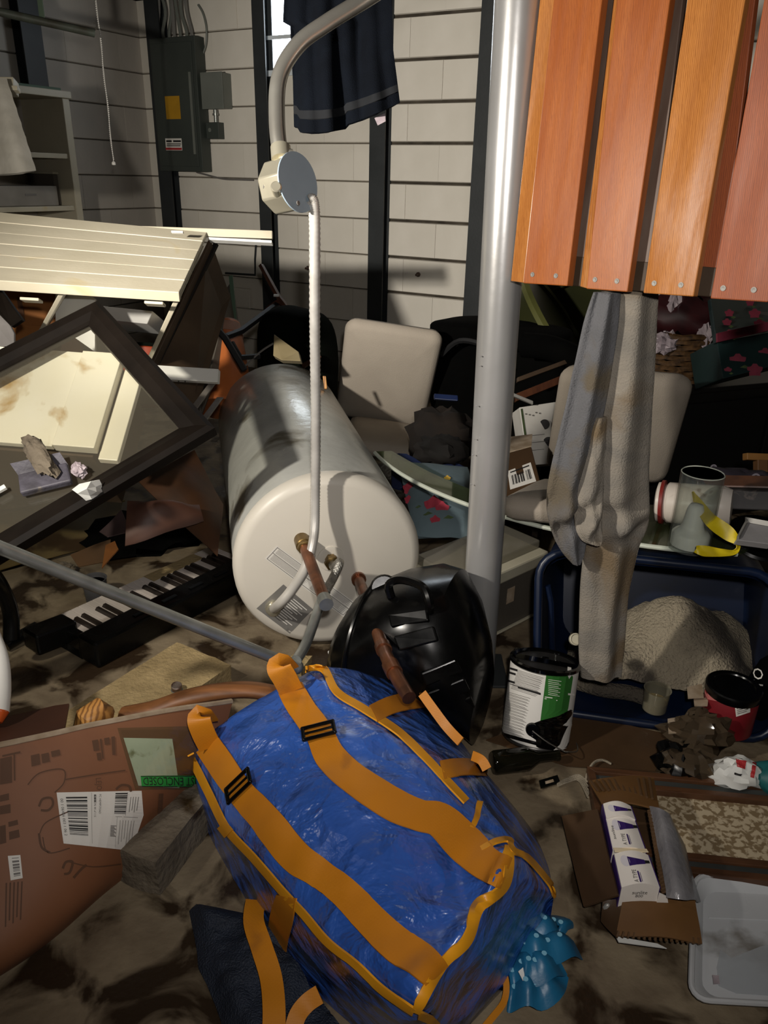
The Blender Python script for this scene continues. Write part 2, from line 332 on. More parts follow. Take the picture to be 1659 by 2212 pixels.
def weave_mat(name, c1, c2, rough, sc, bump, crumple=0.0, tint=None):
    m = mat(name, c1, c2, rough, scale=5, rvar=0.1, mud=tint, mudt=0.62, mscale=7, mud_rough=rough); nt = m.node_tree; N = nt.nodes; L = nt.links
    b = N['Principled BSDF']; tc = N['Texture Coordinate']
    br = N.new('ShaderNodeTexChecker'); br.inputs['Scale'].default_value = sc; L.new(tc.outputs['Object'], br.inputs[0])
    b1 = N.new('ShaderNodeBump'); b1.inputs['Strength'].default_value = bump; b1.inputs['Distance'].default_value = 0.002; L.new(br.outputs['Fac'], b1.inputs['Height'])
    if crumple:
        n = N.new('ShaderNodeTexNoise'); n.inputs['Scale'].default_value = 13; n.inputs['Detail'].default_value = 4; n.inputs['Distortion'].default_value = 0.3; L.new(tc.outputs['Object'], n.inputs['Vector'])
        b2 = N.new('ShaderNodeBump'); b2.inputs['Strength'].default_value = crumple; b2.inputs['Distance'].default_value = 0.03; L.new(n.outputs[0], b2.inputs['Height'])
        vo = N.new('ShaderNodeTexVoronoi'); vo.inputs['Scale'].default_value = 17; vo.feature = 'F1'
        mx = N.new('ShaderNodeVectorMath'); mx.operation = 'MULTIPLY_ADD'; L.new(n.outputs['Color'], mx.inputs[0]); mx.inputs[1].default_value = (.035, .035, .035); L.new(tc.outputs['Object'], mx.inputs[2]); L.new(mx.outputs[0], vo.inputs['Vector'])
        b3 = N.new('ShaderNodeBump'); b3.inputs['Strength'].default_value = crumple * .7; b3.inputs['Distance'].default_value = 0.02; L.new(vo.outputs['Distance'], b3.inputs['Height'])
        L.new(b1.outputs[0], b2.inputs['Normal']); L.new(b2.outputs[0], b3.inputs['Normal']); L.new(b3.outputs[0], b.inputs['Normal'])
    else: L.new(b1.outputs[0], b.inputs['Normal'])
    return m
MT['tarp'] = weave_mat('blue_woven_tarp', '#315cb0', '#284e9a', 0.3, 420, 0.25, 0.85)
_tb = MT['tarp'].node_tree.nodes['Principled BSDF']; _tb.inputs['Coat Weight'].default_value = 0.6; _tb.inputs['Coat Roughness'].default_value = 0.22; _tb.inputs['Specular IOR Level'].default_value = 0.7
MT['strap'] = weave_mat('yellow_webbing', '#c47c14', '#b57010', 0.55, 300, 0.5, 0, '#a8691a')
MT['piping'] = mat('yellow_binding', '#dc981c', '#cf8a16', 0.45, scale=14)
def cedar(name, c1, c2, dark, rough=0.4, coat=0.12):
    m = mat(name, c1, c2, rough, scale=3.0, stretch=(9, 9, 0.8), wave=(16, dark, 0.55, 5.0), coat=coat, rvar=0.08, bump=0.05, bscale=30)
    nt = m.node_tree; N = nt.nodes; L = nt.links; b = N['Principled BSDF']; src = b.inputs['Base Color'].links[0].from_socket
    tc = N['Texture Coordinate']; mp = N.new('ShaderNodeMapping'); mp.inputs['Scale'].default_value = (5, 5, 2.4); L.new(tc.outputs['Object'], mp.inputs[0])
    vo = N.new('ShaderNodeTexVoronoi'); vo.inputs['Scale'].default_value = 1.0; L.new(mp.outputs[0], vo.inputs['Vector'])
    r_ = N.new('ShaderNodeValToRGB'); r_.color_ramp.elements[0].position = 0.05; r_.color_ramp.elements[0].color = (1, 1, 1, 1); r_.color_ramp.elements[1].position = 0.11; r_.color_ramp.elements[1].color = (0, 0, 0, 1)
    L.new(vo.outputs['Distance'], r_.inputs[0]); x = N.new('ShaderNodeMix'); x.data_type = 'RGBA'; L.new(r_.outputs[0], x.inputs[0]); L.new(src, x.inputs[6]); x.inputs[7].default_value = lin('#4a2414')
    L.new(x.outputs[2], b.inputs['Base Color']); return m
MT['cedar'] = cedar('cedar_front', '#b0652c', '#9d5528', '#7d421f', 0.36, 0.15); MT['cedar2'] = cedar('cedar_red', '#a4572f', '#904a2a', '#70381f', 0.5, 0.0)
MT['cedar_pale'] = cedar('cedar_pale', '#c07f42', '#ab6c36', '#8a5226', 0.2, 0.45); MT['cedar_back'] = mat('cedar_back_weathered', '#6f5f54', '#5a4438', 0.5, scale=4, stretch=(8, 8, 1))
MT['screw'] = mat('screw_head', '#7c7974', rough=0.5, metal=0.5)

# ================================================================== THE ROOM
_t = V((-math.sin(R(61)), math.cos(R(61)), 0)); _p0 = V((0.234, 4.616, 0))
e1 = -_t; e2 = V((_t.y, -_t.x, 0)); e2 = -e2 if e2.y > 0 else e2          # along the back wall, and out from it
O = PL(330, 400, _p0, e2); O.z = 0
UP = V((0, 0, 1))
def BW(s, z, o=0.0): return O + e1 * s + e2 * o + UP * z
def LW(s, z, o=0.0): return O + e2 * s + e1 * o + UP * z
def bw(x, y, o=0.0):
    q = PL(x, y, O + e2 * o, e2) - O; return q.dot(e1), q.z
def lw(x, y, o=0.0):
    q = PL(x, y, O + e1 * o, e1) - O; return q.dot(e2), q.z
RW, RL, RH = 6.4, 7.2, 2.32
def quadbox(p, u, v, w): return MB().para(p, u, v, w)
floor = struct(obj('floor', quadbox(O - UP * 0.1, e1 * RW, e2 * RL, UP * 0.1), MT['floor'], smooth=0))
ceiling = struct(obj('ceiling', quadbox(O + UP * RH, e1 * RW, e2 * RL, UP * 0.08), MT['joist'], smooth=0))
for k in range(16):
    obj('joist', quadbox(BW(0.2 + 0.41 * k, RH - 0.14, 0.02), e1 * 0.045, e2 * (RL - 0.1), UP * 0.139), MT['joist'], ceiling, smooth=0)
wall_back = struct(obj('wall_back', quadbox(O - e1 * 0.2, e1 * (RW + 0.4), -e2 * 0.15, UP * RH), MT['mortar'], smooth=0))
wall_left = struct(obj('wall_left', quadbox(O - e2 * 0.0, e2 * RL, -e1 * 0.15, UP * RH), MT['mortar'], smooth=0))
struct(obj('wall_right', quadbox(BW(RW, 0), e2 * RL, e1 * 0.15, UP * RH), MT['wall_shaded'], smooth=0))
struct(obj('wall_front', quadbox(LW(RL, 0), e1 * RW, e2 * 0.15, UP * RH), MT['wall_shaded'], smooth=0))
def block_mesh(L_, h, t, m):
    b = MB(); c = 0.004; cx_ = 0.0006
    b.hexa([V((0, 0, 0)), V((L_, 0, 0)), V((L_, 0, h)), V((0, 0, h)), V((cx_, -t, c)), V((L_ - cx_, -t, c)), V((L_ - cx_, -t, h - c)), V((cx_, -t, h - c))])
    o = obj('concrete_block', b, m, smooth=0); me = o.data; bpy.data.objects.remove(o); return me
WIN = (bw(632, 100)[0] + 0.42, )
ws0, ws1, wz0 = bw(572, 100)[0], bw(572, 100)[0] + 0.62, 1.775
def lay(wall, org, along, out, s0, s1, mats, joint, skip=None, z0=-0.005):
    X = along; Mx = Matrix((X, -out, UP)).transposed()
    if Mx.determinant() < 0: pass
    for c in range(12):
        z = z0 + 0.2 * c + joint / 2; h = 0.2 - joint
        if z + 0.05 > RH: break
        s = s0 - (0.2 if c % 2 else 0.0)
        while s < s1:
            a = max(s, s0); L_ = min(s + 0.4, s1) - a - 0.0004
            if skip and skip(a, a + L_, z, z + h):            # trim the block back to the window opening
                if a < ws0 - 0.02: L_ = ws0 - a - 0.001
                elif a + L_ > ws1 + 0.02: L_ = a + L_ - ws1 - 0.001; a = ws1 + 0.001
            if L_ > 0.02 and not (skip and skip(a, a + L_, z, z + h)):
                key = (round(L_, 3), joint, mats)
                if key not in lay.cache: lay.cache[key] = block_mesh(L_, h, 0.012, MT[mats])
                o = bpy.data.objects.new('concrete_block', lay.cache[key]); COL.objects.link(o)
                o.matrix_world = Matrix.Translation(org + X * a + UP * z + out * random.uniform(-0.002, 0.002)) @ Mx.to_4x4()
                mw = o.matrix_world.copy(); o.parent = wall; o.matrix_parent_inverse = Matrix.Identity(4); o.matrix_basis = mw
            s += 0.4
lay.cache = {}
p2, p3, p4 = bw(561, 100)[0], bw(812, 400)[0], bw(1057, 100)[0]      # brace posts on the back wall
lay(wall_back, O, e1, e2, 0.0, p3, 'wall', 0.0035, skip=lambda a, b, z, h: b > ws0 + 0.01 and a < ws1 and h > wz0 + 0.03)
lay(wall_back, O, e1, e2, p3, p4, 'wall', 0.013)
lay(wall_back, O, e1, e2, p4, RW, 'wall', 0.006)
lay(wall_left, O, e2, e1, 0.0, 2.8, 'wall_shaded', 0.003)
struct(obj('trim_1', quadbox(BW(0, 2.19, 0), e1 * RW, e2 * 0.10, UP * 0.12), MT['joist'], smooth=0))
struct(obj('trim_2', quadbox(LW(0, 2.19, 0), e2 * RL, e1 * 0.09, UP * 0.12), MT['joist'], smooth=0))
# window high on the back wall, daylight behind it
w1 = struct(obj('window_1', MB().para(BW(ws0, wz0 - 0.03, -0.02), e1 * (ws1 - ws0), e2 * 0.05, UP * 0.03), MT['winframe'], smooth=0))
fr = MB(); wt = 2.19
fr.para(BW(ws0, wz0, 0.0), e1 * 0.022, e2 * 0.02, UP * (wt - wz0)); fr.para(BW(ws1 - 0.022, wz0, 0.0), e1 * 0.022, e2 * 0.02, UP * (wt - wz0))
fr.para(BW(ws0, wz0 + 0.155, 0.0), e1 * (ws1 - ws0), e2 * 0.018, UP * 0.02); fr.para(BW((ws0 + ws1) / 2, wz0, 0.0), e1 * 0.02, e2 * 0.02, UP * (wt - wz0))
obj('window_frame', fr, MT['winframe'], w1, smooth=0)
for a, b in ((ws0 + 0.022, (ws0 + ws1) / 2), ((ws0 + ws1) / 2 + 0.02, ws1 - 0.022)):
    for z0, z1 in ((wz0, wz0 + 0.155), (wz0 + 0.175, wt)):
        obj('pane', quadbox(BW(a, z0, 0.003), e1 * (b - a), e2 * 0.006, UP * (z1 - z0)), MT['winpane'], w1, smooth=0)
# steel brace posts: I-section, two flanges and a web
def brace(s, wd, onleft, label):
    P_ = LW if onleft else BW; al = e2 if onleft else e1; out = e1 if onleft else e2
    b = thing('wall_brace', label, 'post', P_(s, 0, 0.05)); s0 = s - wd / 2
    obj('flange', quadbox(P_(s0, 0, 0.075), al * wd, out * 0.009, UP * 2.19), MT['steel_dark'], b, smooth=0)
    obj('flange', quadbox(P_(s0, 0, 0.005), al * wd, out * 0.009, UP * 2.19), MT['steel_dark'], b, smooth=0)
    obj('web', quadbox(P_(s - 0.004, 0, 0.014), al * 0.008, out * 0.061, UP * 2.19), MT['steel_dark'], b, smooth=0)
brace(bw(350, 300, .08)[0], 0.11, False, 'dark steel brace post in the corner behind the electrical panel')
brace(bw(560, 100, .08)[0], 0.085, False, 'dark steel brace post beside the bright window, bluish daylight on it')
brace(bw(812, 500, .08)[0], 0.098, False, 'dark steel brace post under the hanging navy towel')
brace(bw(1057, 100, .08)[0], 0.105, False, 'dark steel brace post just left of the silver column')
brace(lw(72, 100, .08)[0], 0.13, True, 'dark steel brace post behind the white shelf with green board')

# ---- electrical panel and boxes on the back wall
s0, zt = bw(323, 84, .1); s1, _ = bw(421, 84, .1); _, zb = bw(385, 370, .1)
ep = thing('breaker_box', 'tall dark grey breaker panel with yellow sticker on the back wall', 'electrical panel', BW((s0 + s1) / 2, zb, 0.1))
obj('enclosure', quadbox(BW(s0, zb, 0.02), e1 * (s1 - s0), e2 * 0.085, UP * (zt - zb)), MT['panel'], ep, smooth=0, bevel=0.003)
dr = obj('door', quadbox(BW(s0 + 0.02, zb + 0.03, 0.105), e1 * (s1 - s0 - 0.045), e2 * 0.008, UP * (zt - zb - 0.06)), MT['panel'], ep, smooth=0, bevel=0.002)
obj('latch_strip', quadbox(BW(s1 - 0.055, zb + 0.1, 0.113), e1 * 0.016, e2 * 0.006, UP * 0.45), MT['boxgrey'], dr, smooth=0)
def onpanel(x0, y0, x1, y1, o, d): a, z1 = bw(x0, y0, o); b, z0 = bw(x1, y1, o); return quadbox(BW(a, z0, o), e1 * (b - a), e2 * d, UP * (z1 - z0))
obj('sticker', onpanel(356, 208, 391, 257, .1135, .001), MT['yellow_sticker'], dr, smooth=0, label='plain yellow sticker')
obj('warning_label', onpanel(357, 299, 394, 325, .1135, .001), MT['label_white'], dr, smooth=0, label='white warning label with black and red print')
pr = MB()
for x0, y0, x1, y1 in ((359, 303, 371, 307), (374, 303, 391, 307), (360, 310, 391, 312), (360, 314, 390, 316)):
    pr.v, pr.f = pr.v, pr.f; q = onpanel(x0, y0, x1, y1, .1148, .0006); pr.add(q.v, q.f)
obj('print', pr, MT['ink'], dr, smooth=0); obj('red_print', onpanel(358, 319, 393, 324, .1148, .0006), MT['ink_red'], dr, smooth=0)
for k in range(7):
    x = 343 + 12 * k; a = PL(x, 88, BW(0, 0, .06), e2); pts = [a, a + UP * .05 + e1 * random.uniform(-.01, .01), a + UP * .16 + e1 * random.uniform(-.03, .03), a + UP * .32 + e1 * random.uniform(-.05, .05) + e2 * .02]
    pts[-1].z = min(pts[-1].z, 2.3); obj('cable', MB().tube(cat(pts, 5), 0.010, 6), MT['boxgrey'] if k % 3 else MT['label_grey'], ep)
lp = [PL(x, y, BW(0, 0, .03), e2) for x, y in ((428, 10), (439, 30), (446, 62), (444, 100), (432, 128), (428, 131))]
tag(obj('cable_loop', MB().tube(cat(lp, 6), 0.006, 6), MT['boxgrey']), 'grey cable bowing out beside the breaker panel top', 'cable')
g1 = thing('disconnect_box', 'small grey switch box right of the breaker panel', 'electrical box', PL(457, 235, BW(0, 0, .05), e2))
s0, zt = bw(433, 158, .1); s1, _ = bw(478, 158, .1); _, zb = bw(457, 234, .1)
obj('body', quadbox(BW(s0, zb, 0.01), e1 * (s1 - s0), e2 * 0.085, UP * (zt - zb)), MT['boxgrey'], g1, smooth=0, bevel=0.004)
obj('cover', quadbox(BW(s0 - .004, zb - .004, 0.095), e1 * (s1 - s0 + .008), e2 * 0.006, UP * (zt - zb + .008)), MT['boxgrey'], g1, smooth=0, bevel=0.002)
a = PL(465, 237, BW(0, 0, .05), e2); obj('nipple', MB().lathe(a, -UP, [(0.013, 0), (0.013, 0.02), (0.018, 0.02), (0.018, 0.032), (0.011, 0.032), (0.011, 0.075)], 14), MT['galv'], g1)
g2 = thing('outlet_box', 'tiny grey box below the grey switch box', 'electrical box', PL(457, 300, BW(0, 0, .05), e2))
s0, zt = bw(443, 264, .07); s1, _ = bw(470, 264, .07); _, zb = bw(457, 300, .07)
obj('body', quadbox(BW(s0, zb, 0.01), e1 * (s1 - s0), e2 * 0.055, UP * (zt - zb)), MT['panel'], g2, smooth=0, bevel=0.003)
obj('knockout', MB().lathe(BW(s0 + .03, zb + .05, 0.065), e2, [(0.012, 0), (0.012, .002), (0, .002)], 12), MT['boxgrey'], g2)
cb = [PL(x, y, BW(0, 0, .02), e2) for x, y in ((425, 372), (440, 376), (480, 386), (515, 388), (548, 389))]
tag(obj('wall_cable', MB().tube(cat(cb, 5), 0.006, 6), MT['ink_grey']), 'thin grey cable running from breaker panel bottom to brace post', 'cable')
s0, zt = bw(506, 621, .03); s1, _ = bw(540, 621, .03); _, zb = bw(520, 664, .03)
pb = thing('painted_box', 'small white painted box low on the wall behind the orange cone', 'electrical box', BW(s0, zb, .02))
obj('body', quadbox(BW(s0, zb, 0.01), e1 * (s1 - s0), e2 * 0.03, UP * (zt - zb)), MT['wall'], pb, smooth=0, bevel=0.004)
obj('cover', quadbox(BW(s0 + .008, zb + .01, 0.04), e1 * (s1 - s0 - .016), e2 * 0.004, UP * (zt - zb - .02)), MT['wall'], pb, smooth=0, bevel=0.002)
for (x, y), lb in (((904, 593), 'rusty bolt stub in the wall right of the under-towel post'), ((666, 579), 'rusty bolt stub in the wall beside the flexible conduit')):
    q = PL(x, y, BW(0, 0, .012), e2); tag(obj('wall_bolt', MB().lathe(q, e2, [(0.014, 0), (0.014, .008), (0.007, .008), (0.007, .03), (0, .03)], 8), MT['bolt']), lb, 'bolt')
# white conduit stub rectangle drawn by the open joint: a small surface conduit
for pts_, in (([(553, 528), (551, 560), (551, 594), (487, 590)],),):
    tag(obj('wall_conduit', MB().tube([PL(x, y, BW(0, 0, .02), e2) for x, y in pts_], 0.007, 6), MT['steel_dark']), 'thin dark bent conduit on the wall left of the window post', 'conduit')

# ---- left side: pull chain, clothes rod, shelf with quilted cloth
a, b = W(213, -30, 3.4), None; c0 = W(245, 348, 3.62)
ch = MB(); top = V((c0.x, c0.y, 2.32)); n = 130
for k in range(n):
    p = top.lerp(c0, k / n) + e1 * 0.004 * math.sin(k * .2); ch.ball(p, 0.0032, seg=6, ring=4)
ch.tube([top, c0], 0.0015, 4); ch.lathe(c0, -UP, [(0.003, 0), (0.009, .006), (0.009, .016), (0, .02)], 8)
tag(obj('pull_chain', ch, MT['label_white'], kind='stuff'), 'white beaded pull chain hanging before the shaded left wall', 'chain')
rod = thing('clothes_rod', 'dirty green metal clothes rod hanging at the upper left', 'rod', W(100, 50, 3.3))
obj('bar', MB().tube([W(-160, -10, 3.0), W(204, 72, 3.3)], 0.016, 10), mat('verdigris_pipe', '#4e554c', '#3c3a30', 0.5, scale=14), rod)
hk = [W(196, 70, 3.3), W(207, 62, 3.3), W(209, 52, 3.3), W(202, 48, 3.3)]
obj('hook', MB().tube(cat(hk, 4), 0.004, 6), MT['wire'], rod)
obj('hanger_strap', MB().para(W(88, 48, 3.22), e1 * .03, e2 * .004, UP * (2.3 - W(88, 48, 3.22).z)), mat('green_strap', '#5a6a58', rough=.6), rod, smooth=0)
# white shelf unit against the left wall
us = thing('shelf_unit', 'old white wooden shelf unit standing against the shaded left wall', 'shelves', LW(lw(135, 470, .3)[0], 0, .2))
SD = 0.34
sR, _ = lw(135, 470, 0.17); zT = lw(90, 214, .17)[1]
# vertical stile nearest the corner, shelves running towards the camera
obj('upright', quadbox(LW(sR, 0, 0.01), e2 * 0.045, e1 * SD, UP * zT), MT['white_paint'], us, smooth=0, bevel=.003)
obj('upright', quadbox(LW(sR + 1.0, 0, 0.01), e2 * 0.045, e1 * SD, UP * zT), MT['white_paint'], us, smooth=0, bevel=.003)
obj('top_board', quadbox(LW(sR - 0.01, zT, 0.01), e2 * 1.07, e1 * (SD + .01), UP * 0.035), MT['white_paint'], us, smooth=0, bevel=.003)
for y in (330, 446, 560):
    z = lw(95, y, SD)[1]; obj('shelf', quadbox(LW(sR + .045, z - .025, 0.01), e2 * 0.955, e1 * (SD - .01), UP * 0.025), MT['white_paint'], us, smooth=0, bevel=.002)
obj('back_panel', quadbox(LW(sR, 0.1, 0.0), e2 * 1.0, e1 * .008, UP * (zT - .1)), MT['ply_dark'], us, smooth=0)
tag(obj('green_board', quadbox(LW(sR + .02, zT + .036, .04), e2 * .5, e1 * .28, UP * .014), MT['green_board'], smooth=0, bevel=.002), 'thin green board lying on top of the white shelf unit', 'board')
bx = thing('shelf_carton', 'pale closed carton on the lower shelf of the white shelf unit', 'box', LW(sR + .3, lw(95, 446, SD)[1], .2))
zz = lw(95, 446, SD)[1] + .001
obj('body', quadbox(LW(sR + .1, zz, .08), e2 * .42, e1 * .2, UP * .1), mat('dim_white_carton', '#8d8880', '#7d7870', .8, scale=6), bx, smooth=0, bevel=.003)
obj('handle_slot', quadbox(LW(sR + .24, zz + .05, .28), e2 * .07, e1 * .002, UP * .012), MT['ink_grey'], bx, smooth=0)
b2 = thing('plastic_crate', 'small pale translucent crate behind the carton on the white shelf unit', 'crate', LW(sR + .1, zz, .1))
obj('body', quadbox(LW(sR + .06, zz, .03), e2 * .03, e1 * .22, UP * .16), MT['bin_body'], b2, smooth=0, bevel=.004); obj('rim', quadbox(LW(sR + .055, zz + .16, .025), e2 * .04, e1 * .23, UP * .012), MT['binlid'], b2, smooth=0, bevel=.002)
wbx = thing('wooden_bracket', 'little white wooden bracket above the quilted cloth at upper left', 'bracket', W(10, 195, 3.0))
obj('plate', quadbox(W(-30, 196, 3.0), _r * .105, _f * .05, _u * .055), MT['white_paint'], wbx, smooth=0, bevel=.003); obj('peg', quadbox(W(12, 194, 2.98), _r * .045, _f * .03, _u * .018), MT['white_paint'], wbx, smooth=0, bevel=.003)
# quilted cloth hanging at the left edge
g = []
for i in range(26):
    t = i / 25; row = []
    for j in range(18):
        s = j / 17; x = -160 + (s ** 0.9) * (175 + 62 * t); y = 172 + 196 * t + 14 * math.sin(s * 3) * t - 8 * (1 - s)
        p = W(x, y, 2.95 + 0.03 * math.sin(s * 13) * (0.3 + t)); p += e2 * 0.008 * abs(math.sin(i * .8)) * abs(math.sin(j * .9)); row.append(p)
    g.append(row)
tag(obj('quilted_cloth', MB().sheet(g, .012), MT['curtain'], smooth=60), 'white quilted cloth hanging at the upper left over the shelf unit', 'cloth')

g = []  # unseen cloth added to keep the flashlight off the left wall
for i in range(14):
    t = i / 13; row = []
    for j in range(40):
        x = -900 + 855 * j / 39; p = W(x, 60, 2.95); p.z = 2.25 - 1.0 * t; row.append(p + e2 * .03 * math.sin(j * .9) * (.5 + t))
    g.append(row)
tag(obj('shade_cloth', MB().sheet(g, .006), MT['curtain'], smooth=60), 'added white cloth out of view at the left, shading the left wall', 'cloth')

# ================================================================== surface decals: flat print laid on the surface it belongs to
def bil(q, u, v):
    a = [q[0][i] * (1 - u) + q[1][i] * u for i in (0, 1)]; b = [q[3][i] * (1 - u) + q[2][i] * u for i in (0, 1)]
    return a[0] * (1 - v) + b[0] * v, a[1] * (1 - v) + b[1] * v
def hit(bvh, x, y, off):
    d = ray(x, y).normalized(); loc, n, i, t = bvh.ray_cast(CAM, d)
    if loc is None: return None
    if n.dot(d) > 0: n = -n
    return loc + n * off
def patch(bvh, q, off=0.0015, nu=8, nv=8):
    m = MB(); P = {}
    for i in range(nu + 1):
        for j in range(nv + 1): P[i, j] = hit(bvh, *bil(q, i / nu, j / nv), off)
    idx = {}
    for k, p in P.items():
        if p is not None: idx[k] = len(m.v); m.v.append(p)
    for i in range(nu):
        for j in range(nv):
            ks = [(i, j), (i + 1, j), (i + 1, j + 1), (i, j + 1)]
            if all(k in idx for k in ks): m.f.append(tuple(idx[k] for k in ks))
    return m
def merge(*ms):
    r_ = MB()
    for m in ms: r_.add(m.v, m.f)
    return r_
def rects(bvh, q, rs, off=0.0025, nu=1, nv=1):
    """rs: (u0, v0, u1, v1) rectangles inside the quad"""
    return merge(*[patch(bvh, [bil(q, a, b), bil(q, c, b), bil(q, c, d), bil(q, a, d)], off, nu, nv) for a, b, c, d in rs])
_tc = {}
def text_geo(body):
    if body not in _tc:
        c = bpy.data.curves.new('txt', 'FONT'); c.body = body; c.resolution_u = 2; o = bpy.data.objects.new('txt', c)
        me = bpy.data.meshes.new_from_object(o); vs = [(v.co.x, v.co.y) for v in me.vertices]; fs = [tuple(p.vertices) for p in me.polygons]
        x0 = min(v[0] for v in vs); x1 = max(v[0] for v in vs); y0 = min(v[1] for v in vs); y1 = max(v[1] for v in vs)
        _tc[body] = ([((v[0] - x0) / (x1 - x0), (y1 - v[1]) / (y1 - y0)) for v in vs], fs)
        bpy.data.objects.remove(o); bpy.data.curves.remove(c); bpy.data.meshes.remove(me)
    return _tc[body]
def text(bvh, q, body, box, off=0.0025, rot=0):
    """letters inside box (u0,v0,u1,v1) of the quad; rot quarter turns clockwise of the reading direction"""
    vs, fs = text_geo(body); m = MB(); u0, v0, u1, v1 = box; idx = {}
    for i, (a, b) in enumerate(vs):
        for _ in range(rot): a, b = 1 - b, a
        p = hit(bvh, *bil(q, u0 + a * (u1 - u0), v0 + b * (v1 - v0)), off)
        if p is not None: idx[i] = len(m.v); m.v.append(p)
    for f in fs:
        if all(i in idx for i in f): m.f.append(tuple(idx[i] for i in f))
    return m
def barcode(box, n, horiz, seed):
    rg = random.Random(seed); u0, v0, u1, v1 = box; out = []; t = 0; ws = [rg.choice((1, 1, 2, 3)) for _ in range(2 * n)]; T = sum(ws)
    for i, w in enumerate(ws):
        if i % 2 == 0:
            a, b = t / T, (t + w) / T
            out.append((u0 + a * (u1 - u0), v0, u0 + b * (u1 - u0), v1) if horiz else (u0, v0 + a * (v1 - v0), u1, v0 + b * (v1 - v0)))
        t += w
    return out
def ribbon(bvh, path, w, off=0.003, n=10, t=0.0022, fall=None, across=3):
    """webbing laid along a path over a surface; w width in picture units at each path point"""
    P = cat([V((p[0], p[1], 0)) for p in path], n); ws = w if isinstance(w, (list, tuple)) else [w] * len(path)
    WS = cat([V((x, 0, 0)) for x in ws], n); g = []; last = None
    for i, p in enumerate(P):
        d = (P[min(i + 1, len(P) - 1)] - P[max(i - 1, 0)]).normalized(); s = V((-d.y, d.x, 0)); row = []
        for k in range(across + 1):
            q = p + s * WS[i].x * (k / across - .5); h = hit(bvh, q.x, q.y, off)
            if h is None:
                dd = last if last else 1.5
                h = W(q.x, q.y, dd)
            else: last = (h - CAM).dot(_f)
            row.append(h)
        g.append(row)
    return MB().sheet(g, t)

# ================================================================== MIDDLE: tipped white shelf, framed glass, drawer
C_ = W(389, 641, 2.15); B_ = W(447, 513, 2.45); FL = W(0, 616, 2.10); BL_ = W(0, 470, 2.40)
uF = (FL - C_) * 1.55; vB = B_ - C_; wD = W(318, 790, 2.42) - C_; nP = uF.cross(vB).normalized()
if nP.z < 0: nP = -nP
sh = thing('tipped_shelf', 'white planked wooden shelf unit tipped over, open front toward the framed glass', 'shelves', W(300, 860, 2.4))
BLx = B_ + (BL_ - B_) * 1.55
for k in range(6):
    a, b = k / 6, (k + 1) / 6 - 0.004; h = nP * (0.0008 * (k % 2) + .001)
    q = [C_ + vB * a, C_ + uF + (BLx - C_ - uF) * a, C_ + uF + (BLx - C_ - uF) * b, C_ + vB * b]
    obj('plank', MB().slab([p + h for p in q], nP * .016), MT['white_paint'], sh, smooth=0, bevel=.0015)
obj('front_rail', MB().para(C_ - nP * .012 - vB * .02, uF, vB * .05, nP * .03), MT['white_paint'], sh, smooth=0, bevel=.002)
for x in (40, 310):
    a = W(x, 640 - (300 - x) * .03, 2.10) - nP * .012; obj('slot_tab', MB().para(a, _r * .052 - _u * .003, -_u * .008, _f * .03), MT['white_paint'], sh, smooth=0, bevel=.002)
# long rail along the far edge, running on past the side
ra, rb = W(-420, 462, 2.33), W(588, 498, 2.46)
obj('long_rail', MB().para(ra, rb - ra, -_u * .026 - _f * .0, _f * .02 + _u * .004), MT['white_paint'], sh, smooth=0, bevel=.002)
obj('rail_lip', MB().para(W(450, 512, 2.44), W(587, 519, 2.45) - W(450, 512, 2.44), -_u * .008, _f * .03), MT['white_clean'], sh, smooth=0, bevel=.001)
obj('latch_tab', MB().para(W(372, 501, 2.31), _r * .035 - _u * .001, -_u * .006, -_f * .012), MT['white_clean'], sh, smooth=0, bevel=.001)
def panel_down(x, y, d, ex, ey, ed, back, name, wd=.016):
    a = W(x, y, d); b = W(ex, ey, ed); obj(name, MB().para(a, b - a, back, e1 * wd if 0 else _r * wd), MT['white_paint'], sh, smooth=0, bevel=.002); return a, b
panel_down(379, 641, 2.16, 316, 778, 2.40, vB * .85, 'side_panel')
panel_down(128, 632, 2.13, 66, 745, 2.36, vB * .85, 'divider')
panel_down(-150, 622, 2.10, -205, 730, 2.33, vB * .85, 'divider')
a = W(128, 632, 2.13) + vB * .8; b = W(379, 641, 2.16) + vB * .8
obj('inner_back', MB().slab([a, b, b + wD * .62, a + wD * .62], nP * -.006), MT['white_clean'], sh, smooth=0)
obj('inner_shelf', MB().para(W(215, 660, 2.5), W(330, 672, 2.5) - W(215, 660, 2.5), wD * .2, _f * .15), MT['white_clean'], sh, smooth=0, bevel=.002)
obj('foot_plate', MB().para(W(120, 700, 2.34), W(205, 760, 2.3) - W(120, 700, 2.34), _u * .16, _f * .012), MT['white_clean'], sh, smooth=0)
# dark boards behind its end
q = [W(455, 518, 2.47), W(497, 640, 2.72), W(425, 880, 2.62), W(288, 870, 2.42)]; nn = (q[1] - q[0]).cross(q[3] - q[0]).normalized()
bp = thing('dark_board', 'large wet dark plywood board leaning behind the tipped white shelf end', 'board', q[2])
obj('sheet', MB().slab([p + _f * .01 for p in q], nn * .012 if nn.dot(_f) > 0 else nn * -.012), MT['ply_dark'], bp, smooth=0, bevel=.002)
a, b = W(458, 520, 2.48), W(290, 872, 2.44); obj('edge_batten', MB().para(b + _f * .02, a - b, _r * .012 + _f * .004, _f * .02), MT['frame_dark'], bp, smooth=0)
q = [W(474, 640, 3.3), W(500, 600, 3.3), W(512, 690, 3.3), W(430, 900, 2.9), W(385, 885, 2.85)]
tag(obj('grey_board', MB().prism([p + _f * .02 for p in q], _f * .015), mat('dim_grey_board', '#6a645a', '#575147', .7, scale=7), smooth=0, bevel=.002), 'dim grey board standing beside the dark plywood, behind the orange cone', 'board')
